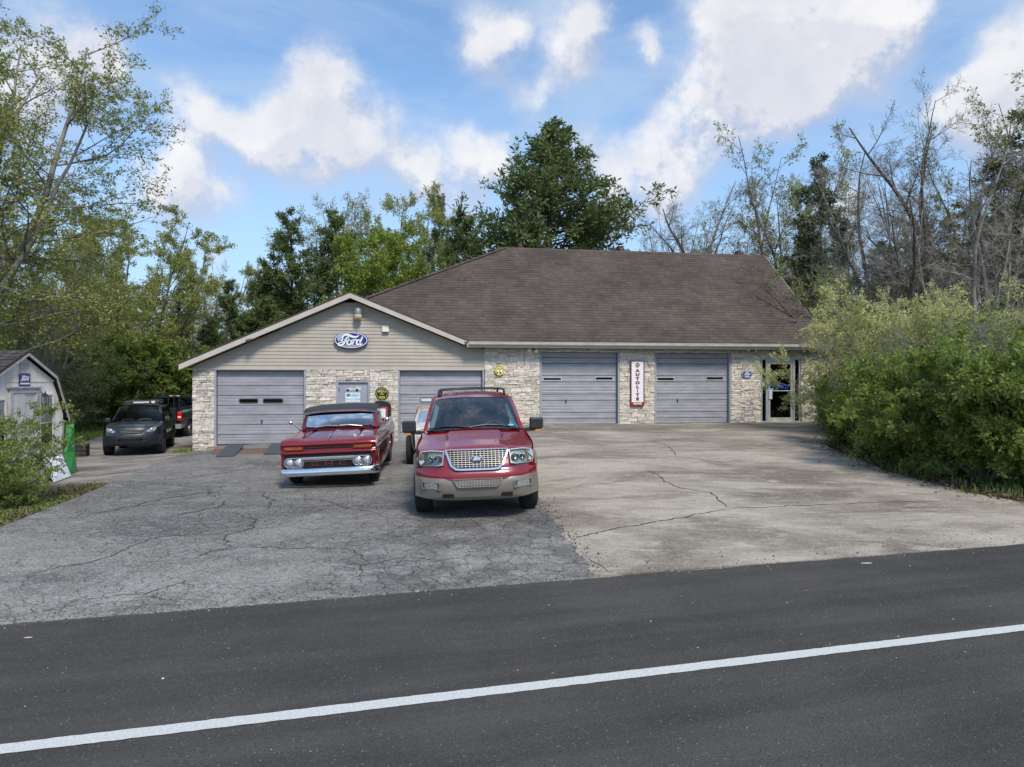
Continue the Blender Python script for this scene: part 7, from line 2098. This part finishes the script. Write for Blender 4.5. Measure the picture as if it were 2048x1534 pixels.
PL['spray'] = make_plant('green_shrub', 341, shrub_P(1.9, 1.5, 15, 5, 44, .95, srad=.008, flat=.8, kids=[16, 8, 5], ang=[68, 46, 42], leaf_lev=2, up=[-.005, .0, .0, 0]), L_shrub, M_twig, M_twig, dict(size=.050, ratio=.50, spread=.016, along=.5, upface=.6))
used_pl = {k: False for k in PL}
HOME = {k: (2.6 if k.startswith('shrub') else 1) for k in PL}
HT = dict(springA=14, springB=13, hero=18, green=10, bareA=12, bareB=10, bareC=12, cedarA=13, cedarB=11, cedarC=11, shrubA=2.6, shrubB=2.4, shrubC=3.0, cream=4.8, spray=1.9)
def plant(kind, px, Y, top, label, cat='tree', group=None, rot=0.0, wide=1.0, X=None, tilt=0.0):
    "stands at distance Y under photo column px; top = height in metres above the ground"
    x = (px - 1024) / F * Y if X is None else X
    src = PL[kind]
    o = src if not used_pl[kind] else dup_tree(src)
    used_pl[kind] = True
    if '_n' in o.keys(): del o['_n']
    s = top / HT[kind]
    o.location = (x, Y, gh(x, Y) - .06); o.rotation_euler = (0, R(tilt), R(rot)); o.scale = (s * wide, s * wide, s)
    o['label'] = label; o['category'] = cat
    if group: o['group'] = group
    return o
def topm(py, Y): return CAMH + (760 - py) / F * Y
G1, G2, G3 = 'trees behind the garage', 'trees left of the garage', 'trees right of the garage'
T = plant
# left
T('hero', -135, 24, 17.5, 'tall spreading tree with fine pale green spring leaves rising behind the white shed', 'tree', G2, HROT, 1.12)
T('springA', 315, 37, 11.0, 'rounded pale green tree above the compact black SUV', 'tree', G2, 40, 1.05)
T('springB', 150, 40, 11.5, 'loose lime tree right of the tall shed tree, nearest to it', 'tree', G2, 140, 1.1)
T('springA', 235, 46, 12.0, 'thin pale tree between the loose lime tree and the rounded one', 'tree', G2, 200, 1.0)
T('springB', 40, 33, 9.5, 'low leafy tree directly behind the shed ridge', 'tree', G2, 250, 1.0)
T('cedarC', 335, 43, 7.2, 'dark cedar under the rounded pale green tree', 'tree', G2, 30, 1.0)
T('cedarC', 30, 40, 6.5, 'dark cedar low behind the shed roof', 'tree', G2, 130, 1.3)
T('bareB', 410, 50, 10.5, 'pale leafless tree in the sky gap left of the gable', 'tree', G2, 60, .8)
T('bareB', 80, 30, 8.5, 'pale leafless trunk leaning beside the street sign', 'tree', G2, 10, .8, tilt=9)
T('springA', 445, 55, 10.5, 'far pale green tree above the left end of the gable roof', 'tree', G2, 300, 1.0)
T('bareC', 100, 52, 13, 'thin twiggy tree far behind the shed', 'tree', G2, 90, 1.0)
T('bareC', 380, 56, 11, 'thin twiggy tree far behind the parked black pickup', 'tree', G2, 190, 1.0)
T('cedarB', 440, 41, topm(560, 41), 'green cedar just left of the gable slope', 'tree', G2, 80, 1.05)
# behind the building
T('cedarB', 580, 44, topm(432, 44), 'ragged cedar standing tallest left of the gable peak', 'tree', G1, 15, 1.05)
T('cedarB', 515, 42, topm(505, 42), 'short wide cedar above the left slope of the gable', 'tree', G1, 140, 1.15)
T('cedarB', 690, 46, topm(425, 46), 'dense cedar directly behind the gable peak', 'tree', G1, 230, 1.2)
T('green', 790, 41, topm(455, 41), 'bright yellow-green leafy tree behind the hip of the brown roof', 'tree', G1, 0, 1.0)
T('bareC', 625, 50, topm(395, 50), 'wispy pale tree top above the ragged cedar', 'tree', G1, 50, 1.0)
T('bareC', 705, 52, topm(385, 52), 'wispy twig crown rising over the dense cedar', 'tree', G1, 150, .85)
T('springB', 810, 52, topm(415, 52), 'thin olive tree top just behind the bright yellow-green tree', 'tree', G1, 10, .85)
T('cedarC', 862, 50, topm(408, 50), 'narrow dark cedar spire right of the bright yellow-green tree', 'tree', G1, 40, .65)
T('springA', 905, 47, topm(435, 47), 'half-bare tree between the narrow spire and the great cedar', 'tree', G1, 240, .75)
T('cedarB', 950, 42, topm(440, 42), 'low cedar at the left foot of the great cedar', 'tree', G1, 300, 1.0)
T('cedarA', 1088, 42, topm(262, 42), 'great broad cedar towering over the middle of the brown roof', 'tree', G1, 90, 1.12)
T('cedarC', 1200, 45, topm(425, 45), 'small dark cedar at the right foot of the great cedar', 'tree', G1, 100, .8)
# right
T('bareB', 1310, 48, topm(440, 48), 'small leafless tree over the right half of the ridge, leftmost there', 'tree', G3, 20, .7)
T('bareC', 1375, 48, topm(455, 48), 'low twiggy tree just above the ridge between two bare crowns', 'tree', G3, 70, .9)
T('bareA', 1455, 44, topm(388, 44), 'wide bare brown tree above the right end of the ridge', 'tree', G3, 120, 1.25)
T('bareC', 1572, 43, topm(272, 43), 'tall slender tree with a few yellow-green leaves beside the roof end', 'tree', G3, 200, .95)
T('springB', 1600, 46, topm(400, 46), 'thin yellow-green tree crowded behind the tall slender one', 'tree', G3, 60, .65)
T('cedarC', 1668, 40, topm(362, 40), 'dark rounded cedar right of the roof end', 'tree', G3, 200, 1.0)
T('cedarC', 1600, 44, topm(500, 44), 'dark low cedar touching the roof end', 'tree', G3, 20, .9)
T('bareB', 1745, 36, topm(370, 36), 'grey bare tree in front of the sky gap right of the rounded cedar', 'tree', G3, 320, 1.0)
T('bareA', 1870, 30, topm(200, 30), 'tallest bare tree with crooked black limbs at upper right', 'tree', G3, 50, .85)
T('bareC', 1985, 30, topm(165, 30), 'lofty thinly leaved tree near the right edge of the picture', 'tree', G3, 10, .9)
T('cedarB', 2050, 29, topm(235, 29), 'very tall dark evergreen at the right edge of the picture', 'tree', G3, 120, 1.25)
T('bareB', 1930, 25, topm(330, 25), 'pale tangled leafless tree behind the right shrubs', 'tree', G3, 200, 1.1)
T('bareB', 2040, 24, topm(330, 24), 'pale branching leafless tree at the right edge of the picture', 'tree', G3, 80, 1.1)
T('bareA', 1790, 27, topm(430, 27), 'low dark bare tree behind the cream shrub', 'tree', G3, 240, 1.1)
T('springA', 1835, 42, topm(440, 42), 'bright leafy crown glimpsed between the crooked bare trees', 'tree', G3, 30, .7)
T('cedarC', 1960, 34, topm(430, 34), 'dark evergreen behind the tangled leafless trees', 'tree', G3, 60, 1.3)
T('cedarC', 1820, 36, topm(520, 36), 'low dark evergreen filling the gap behind the cream shrub', 'tree', G3, 160, 1.4)
for px, Y, py, k, lab, rt_, wd in ((1420, 46, 400, 'bareB', 'grey bare tree left of the wide bare brown one', 200, 1.3), (1505, 47, 405, 'bareA', 'bare brown tree between the wide bare one and the tall slender one', 310, 1.2), (1700, 38, 390, 'bareB', 'fine grey bare tree in front of the dark rounded cedar', 20, 1.25),
                                   (1800, 32, 330, 'bareB', 'grey twiggy crown left of the crooked black limbs', 110, 1.2), (1905, 31, 240, 'bareA', 'broad bare crown just right of the crooked black limbs', 160, 1.1), (1955, 28, 300, 'bareB', 'grey bare tree in front of the lofty thinly leaved one', 260, 1.2), (2010, 27, 260, 'bareA', 'bare brown tree beside the very tall evergreen', 40, 1.1)):
    T(k, px, Y, topm(py, Y), lab, 'tree', G3, rt_, wd)
# right shrubs
SG = 'shrubs along the right side of the apron'
S = lambda *a, **k: plant(*a[:5], 'shrub', a[5] if len(a) > 5 else SG, **k)
S('cream', 1795, 22.5, 4.55, 'big pale yellow flowering shrub arching over the shop entry', SG, rot=10, wide=1.0)
S('cream', 1935, 23, 4.3, 'duller cream shrub behind the dark green hedge', SG, rot=150)
S('shrubC', 1650, 31, topm(572, 31), 'bright lime bush peeping over the end of the roof', SG, rot=60, wide=.8)
S('shrubA', 1722, 20.3, 1.75, 'low fresh green bush beside the wall end', SG, rot=15, wide=1.15)
S('shrubB', 1788, 18.3, 2.3, 'rounded green bush second from the shop entry', SG, rot=80, wide=1.0)
S('shrubA', 1868, 16.4, 2.7, 'green bush in the middle of the right hedge', SG, rot=130, wide=.95)
S('shrubB', 1968, 14.9, 2.8, 'dense green bush overhanging the apron near the right edge', SG, rot=210, wide=.95)
S('shrubA', 2090, 13.6, 2.7, 'dark green bush cut off by the right edge of the picture', SG, rot=260, wide=1.0)
S('shrubC', 1830, 19.5, 3.5, 'olive bush with bare twigs above the middle of the hedge', SG, rot=20, wide=.9)
S('shrubC', 1960, 18.0, 3.7, 'tall olive bush behind the dense green one', SG, rot=100, wide=.9)
S('shrubC', 2070, 17.0, 3.4, 'olive bush at the right edge above the dark green bush', SG, rot=190, wide=1.0)
S('shrubB', 1690, 24.5, 1.9, 'small bush tucked behind the stone corner', SG, rot=300, wide=1.0)
TG_ = 'leafless brush standing in the right hedge'
for px, Y, h, lab, rt_ in ((1850, 17.6, 3.4, 'pale dead brush sticking out over the middle of the right hedge', 30), (1990, 16.2, 3.6, 'pale dead brush in the hedge near the right edge', 140), (1735, 20.5, 3.2, 'grey twiggy brush under the big cream shrub', 250)):
    plant('bareB', px, Y, h, lab, 'shrub', TG_, rot=rt_, wide=1.25)
# left shrubs
LG = 'bushes on the bank behind the lane'
S('spray', -85, 12.9, 2.1, 'feathery green shrub with layered sprays in front of the white shed', LG, rot=25, wide=.95)
S('spray', 0, 12.6, .9, 'low green shrub at the foot of the feathery one', LG, rot=200, wide=1.05)
for i, (px, Y, h, lab, k, rt_, wd) in enumerate([
    (165, 36, 3.6, 'lime bush right behind the shed corner', 'shrubC', 10, 1.0), (225, 35, 4.2, 'tall lime bush on the bank behind the compact SUV', 'shrubA', 50, 1.0), (290, 36, 4.0, 'green bush above the compact SUV roof', 'shrubC', 90, 1.1),
    (350, 37, 4.2, 'green bush above the black pickup roof', 'shrubA', 140, 1.1), (400, 38, 3.8, 'green bush half hidden by the gable eave', 'shrubB', 190, 1.1),
    (255, 37, 2.4, 'low bush level with the compact SUV windows', 'shrubB', 270, 1.3), (330, 39, 2.6, 'low bush behind the roof basket', 'shrubA', 310, 1.3), (120, 31, 3.4, 'olive bush hidden low behind the shed roof edge', 'shrubC', 350, 1.2)]):
    S(k, px, Y, h, lab, LG, rot=rt_, wide=wd)
# far woods that read as one mass
def woods(name, spots, label):
    Vs, Qs, o = [], [], 0; Vl, Ql, ol = [], [], 0; rg = np.random.default_rng(77)
    for i, (px, Y, h, kind) in enumerate(spots):
        x = (px - 1024) / F * Y; src = PL[kind]; s = h / HT[kind]; th = i * 1.7
        Mx = np.array([[math.cos(th) * s, -math.sin(th) * s, 0], [math.sin(th) * s, math.cos(th) * s, 0], [0, 0, s]])
        for ch in src.children:
            me = ch.data; V = np.empty(len(me.vertices) * 3, np.float32); me.vertices.foreach_get('co', V)
            Q = np.empty(len(me.loops), np.int32); me.loops.foreach_get('vertex_index', Q)
            V = V.reshape(-1, 3) @ Mx.T + np.array([x, Y, gh(x, Y) - .1]); Q = Q.reshape(-1, 4)
            if ch.name.startswith('crown'):
                keep = rg.random(len(Q)) < .30; Q = Q[keep]; idx = Q.reshape(-1); V = V[idx].reshape(-1, 4, 3); V = (V[:, :1] + (V - V[:, :1]) * 1.6).reshape(-1, 3); Q = np.arange(len(V)).reshape(-1, 4)
                Vl.append(V); Ql.append(Q + ol); ol += len(V)
            else:
                if ch.name.startswith('branches'):
                    n3 = len(Q) // 3; keep = rg.random(n3) < .16; Q = Q.reshape(n3, 12)[keep].reshape(-1, 4)
                    u_, inv = np.unique(Q, return_inverse=True); c = V[u_]; V = c; Q = inv.reshape(-1, 4)
                Vs.append(V); Qs.append(Q + o); o += len(V)
    a = fast_mesh(name, np.concatenate(Vs), np.concatenate(Qs), M_twig, None, True)
    a['kind'] = 'stuff'; a['label'] = label[0]; a['category'] = 'woods'
    if Vl:
        b = fast_mesh('far_foliage', np.concatenate(Vl), np.concatenate(Ql), L_olive, None)
        b['kind'] = 'stuff'; b['label'] = label[1]; b['category'] = 'woods'
woods('far_woods', [(-260, 60, 9, 'cedarC'), (-420, 62, 10, 'springB'), (-600, 58, 9, 'cedarC'), (-800, 60, 10, 'springA'), (2280, 52, 9, 'cedarC'), (2450, 54, 10, 'springA'), (2640, 50, 9, 'cedarC'), (20, 66, 9, 'bareB'), (110, 70, 10, 'bareC'), (190, 64, 9, 'cedarC'), (250, 72, 10, 'bareB'), (320, 66, 9, 'springB'), (400, 74, 10, 'bareC'), (470, 68, 9, 'bareB'), (-80, 62, 9, 'cedarC'),
                    (540, 78, 9, 'cedarC'), (1690, 62, 8, 'cedarC'), (1750, 70, 9, 'bareB'), (1840, 60, 8, 'bareC'), (1930, 66, 9, 'cedarC'), (2060, 60, 9, 'bareB'), (2160, 56, 10, 'cedarC'), (60, 58, 7, 'cedarC'), (370, 60, 6.5, 'cedarC'), (150, 55, 5.5, 'cedarC'), (260, 57, 6, 'cedarC')],
      ('distant bare woods low behind the nearer trees', 'distant dull green foliage low behind the nearer trees'))
# ================================================================= grass, litter, grit
def blades(name, n, region, hmin, hmax, mat, seed, wid=.012, label=None, clump=None):
    rg = np.random.default_rng(seed); rd = random.Random(seed)
    pts = []
    cl = None
    while len(pts) < n:
        if clump and (cl is None or rd.random() < 1 / clump):
            cl = region(rd)
            if cl is None: continue
        p = region(rd) if not clump else (cl[0] + rd.gauss(0, .09), cl[1] + rd.gauss(0, .09))
        if p is None: continue
        pts.append((p[0], p[1], gh(p[0], p[1]) - .045))
    p = np.array(pts); th = rg.uniform(0, 6.28, n); ln = rg.uniform(.1, .6, n); h = rg.uniform(hmin, hmax, n)
    d = np.stack([np.cos(th), np.sin(th), np.zeros(n)], 1); sdv = np.stack([-np.sin(th), np.cos(th), np.zeros(n)], 1)
    w = wid * rg.uniform(.7, 1.4, n)[:, None]
    tip = p + d * (ln * h)[:, None] + np.array([0, 0, 1.]) * h[:, None]
    mid = p + d * (ln * h * .3)[:, None] + np.array([0, 0, .6]) * h[:, None]
    V = np.stack([p - sdv * w, p + sdv * w, mid + sdv * w * .8, tip, mid - sdv * w * .8], 1).reshape(-1, 3)
    b = np.arange(n)[:, None] * 5
    Q = np.concatenate([b + np.array([[0, 1, 2, 4]]), b + np.array([[4, 2, 3, 3]])])
    Q = b + np.array([[0, 1, 2, 4]]); Q2 = b + np.array([[4, 2, 3]])
    me = bpy.data.meshes.new(name)
    me.vertices.add(len(V)); me.vertices.foreach_set('co', V.astype(np.float32).ravel())
    li = np.concatenate([Q.ravel(), Q2.ravel()]).astype(np.int32)
    me.loops.add(len(li)); me.loops.foreach_set('vertex_index', li)
    ls = np.concatenate([np.arange(n) * 4, n * 4 + np.arange(n) * 3]).astype(np.int32)
    me.polygons.add(2 * n); me.polygons.foreach_set('loop_start', ls); me.update(calc_edges=True)
    o = link(name, me, mat, kind='stuff'); o['label'] = label; o['category'] = 'grass'
    return o
L_grass = island_mat('grass_blade', [(.14, .22, .035), (.19, .27, .05), (.10, .165, .03), (.24, .30, .08), (.20, .18, .08)], .6, transl=.3, noise_amt=.2, nscale=.4)
def lane_left_x(y): return pw([(15.6, -10.4), (18, -11.2), (22, -13.6), (27, -16.6), (37, -19.5)])(y)
def bank(rd):
    y = rd.uniform(17.5, 40); x = lane_left_x(y) - rd.uniform(.0, 1) ** 1.3 * 9 - .1
    if XS - 3.8 < x < XS + .1 and 14.9 < y < 17.95: return None
    return (x, y)
blades('grass', 42000, bank, .08, .26, L_grass, 3, .016, 'grass bank between the shed and the lane', clump=9)
def strip(rd):
    y = rd.uniform(8.8, 15.2); xl = pw([(8, -7.1), (10.5, -7.6), (13.9, -8.25), (16, -8.75)])(y)
    x = xl - abs(rd.gauss(0, .55)) - .02
    if rd.random() < .35: return None
    return (x, y)
blades('grass', 2200, strip, .02, .09, L_grass, 4, .009, 'sparse weeds along the left edge of the asphalt', clump=26)
def corner(rd):
    p = W(-11.15 + rd.gauss(0, .18), -.1 + rd.gauss(0, .35)); return (p.x, p.y)
blades('grass', 500, corner, .05, .20, L_grass, 5, .012, 'tuft of grass at the left stone corner', clump=20)
def rside(rd):
    y = rd.uniform(9.5, 27); xr = pw([(9, 10.3), (11.6, 9.3), (13.2, 8.55), (15.5, 8.3), (20, 8.9), (25.4, 11.6), (28, 12.5)])(y)
    return (xr + rd.uniform(.0, 3.0), y)
blades('grass', 7000, rside, .04, .22, L_grass, 6, .010, 'weeds under the right hedge', clump=12)
# leaf litter
M_litter = island_mat('dead_leaf', [(.10, .062, .038), (.15, .10, .062), (.07, .045, .03), (.20, .145, .09), (.055, .038, .028)], .85, noise_amt=.2)
def litter(name, n, region, size, seed, label, lift=.0):
    rd = random.Random(seed); seats = []
    while len(seats) < n:
        p = region(rd)
        if p is None: continue
        seats.append(((p[0], p[1], gh(p[0], p[1]) + lift + rd.uniform(.002, .03)), (rd.gauss(0, 1), rd.gauss(0, 1), rd.gauss(0, .25))))
    V, Q = leaf_mesh(seats, size, .5, .001, .9, seed, upface=.7)
    o = fast_mesh(name, V, Q, M_litter, kind='stuff'); o['label'] = label; o['category'] = 'litter'
def rl(rd):
    y = rd.uniform(9.5, 26); xr = pw([(9, 10.3), (11.6, 9.3), (13.2, 8.55), (15.5, 8.3), (20, 8.9), (25.4, 11.6)])(y)
    return (xr + rd.gauss(.35, .35), y)
litter('leaf_litter', 5200, rl, .075, 21, 'dead leaves gathered under the right hedge')
def ll(rd):
    y = rd.uniform(9, 15.6); xl = pw([(8, -7.1), (10.5, -7.6), (13.9, -8.25), (16, -8.75)])(y)
    return (xl - abs(rd.gauss(0, .7)), y)
litter('leaf_litter', 2200, ll, .055, 22, 'dead leaves on the soil left of the asphalt', -.03)
# grit and small stones
M_grit = island_mat('dark_grit', [(.05, .045, .042), (.10, .09, .085), (.035, .032, .03), (.18, .16, .14)], .9, noise_amt=.2)
def grit(name, n, region, smin, smax, seed, label, mat, lift):
    rd = random.Random(seed); m = MB()
    for _ in range(n):
        x, y = region(rd); s = rd.uniform(smin, smax) * (1 if rd.random() < .85 else 1.8); z = gh(x, y) + lift
        V = [(x + s * math.cos(a) * rd.uniform(.7, 1.2), y + s * math.sin(a) * rd.uniform(.7, 1.2), z) for a in (0, 1.25, 2.5, 3.77, 5.0)]
        V += [(x + rd.uniform(-.3, .3) * s, y + rd.uniform(-.3, .3) * s, z + s * rd.uniform(.5, 1.0))]
        m.add(V, [(i, (i + 1) % 5, 5) for i in range(5)])
    o = m.build(name, mat, kind='stuff', fixn=False); o['label'] = label; o['category'] = 'gravel'
def edge_grit(rd):
    x = rd.uniform(1.0, 9.5) if rd.random() < .6 else rd.uniform(5.5, 9.8); e = abs(rd.gauss(0, .38)) + .02
    return re_pt(x, e)
grit('gravel', 420, edge_grit, .004, .012, 31, 'loose dark grit on the concrete along the road edge', M_grit, -.008)
def joint_grit(rd):
    y = rd.uniform(8.2, 12.5); xj = pw([(8.0, .9), (10.4, .60), (12.1, .43), (14.5, .30)])(y); return (xj + rd.gauss(.05, .14), y)
grit('gravel', 520, joint_grit, .004, .012, 32, 'crumbled asphalt along the joint with the concrete', M_grit, .0)
def lot_grit(rd): return (rd.uniform(-6.5, .6), rd.uniform(6.8, 15))
grit('gravel', 500, lot_grit, .004, .011, 33, 'scattered grit on the cracked asphalt', M_grit, .010)
def lot_edge(rd):
    return re_pt(rd.uniform(-5.5, 1.0), abs(rd.gauss(0, .16)) + .005)
grit('gravel', 600, lot_edge, .003, .011, 35, 'crumbs of asphalt along the road edge of the yard', M_grit, .010)
def road_edge_bits(rd):
    return re_pt(rd.uniform(-5.5, 9.5), -abs(rd.gauss(0, .10)))
grit('gravel', 500, road_edge_bits, .003, .009, 36, 'pale grit spilled over the edge of the road', island_mat('pale_grit', [(.30, .27, .23), (.18, .16, .14), (.40, .37, .32)], .9), .010)
def road_bits(rd):
    p = RT * rd.uniform(-4.5, 7.5) + RN * (RC + rd.uniform(-3.8, -.1)); return (p.x, p.y)
M_bits = island_mat('pale_road_bit', [(.42, .38, .30), (.28, .22, .15), (.55, .52, .46), (.20, .15, .10)], .85, noise_amt=.2)
grit('gravel', 170, road_bits, .0025, .0065, 34, 'pale chips scattered over the dark road', M_bits, .012)
# dry leaf and bits of paper on the road
for (px, py, L_, w_, lab, rot) in ((56, 1279, .07, .018, 'slim pale dry leaf lying on the road at far left', 10), (1733, 1129, .14, .03, 'white scrap of paper on the road near the right', 4), (1612, 1185, .10, .015, 'thin brown twig on the road at right', 30)):
    Y = CAMH * F / (py - 760); x = (px - 1024) / F * Y
    m = MB(); m.prism([(-L_ / 2, 0), (-.2 * L_, -w_ / 2), (.3 * L_, -w_ / 2), (L_ / 2, 0), (.25 * L_, w_ / 2), (-.25 * L_, w_ / 2)], lambda a, b, t: (x + a * math.cos(R(rot)) - b * math.sin(R(rot)), Y + a * math.sin(R(rot)) + b * math.cos(R(rot)), .016 + t + .10 * a * a), 0, .003)
    nm = 'paper_scrap' if 'paper' in lab else 'twig' if 'twig' in lab else 'dry_leaf'
    tag(m.build(nm, S_white if 'paper' in lab else pm('straw_leaf', (.55, .48, .34), .7, var=.1, scale=30) if 'leaf' in lab else M_litter), lab, 'litter')
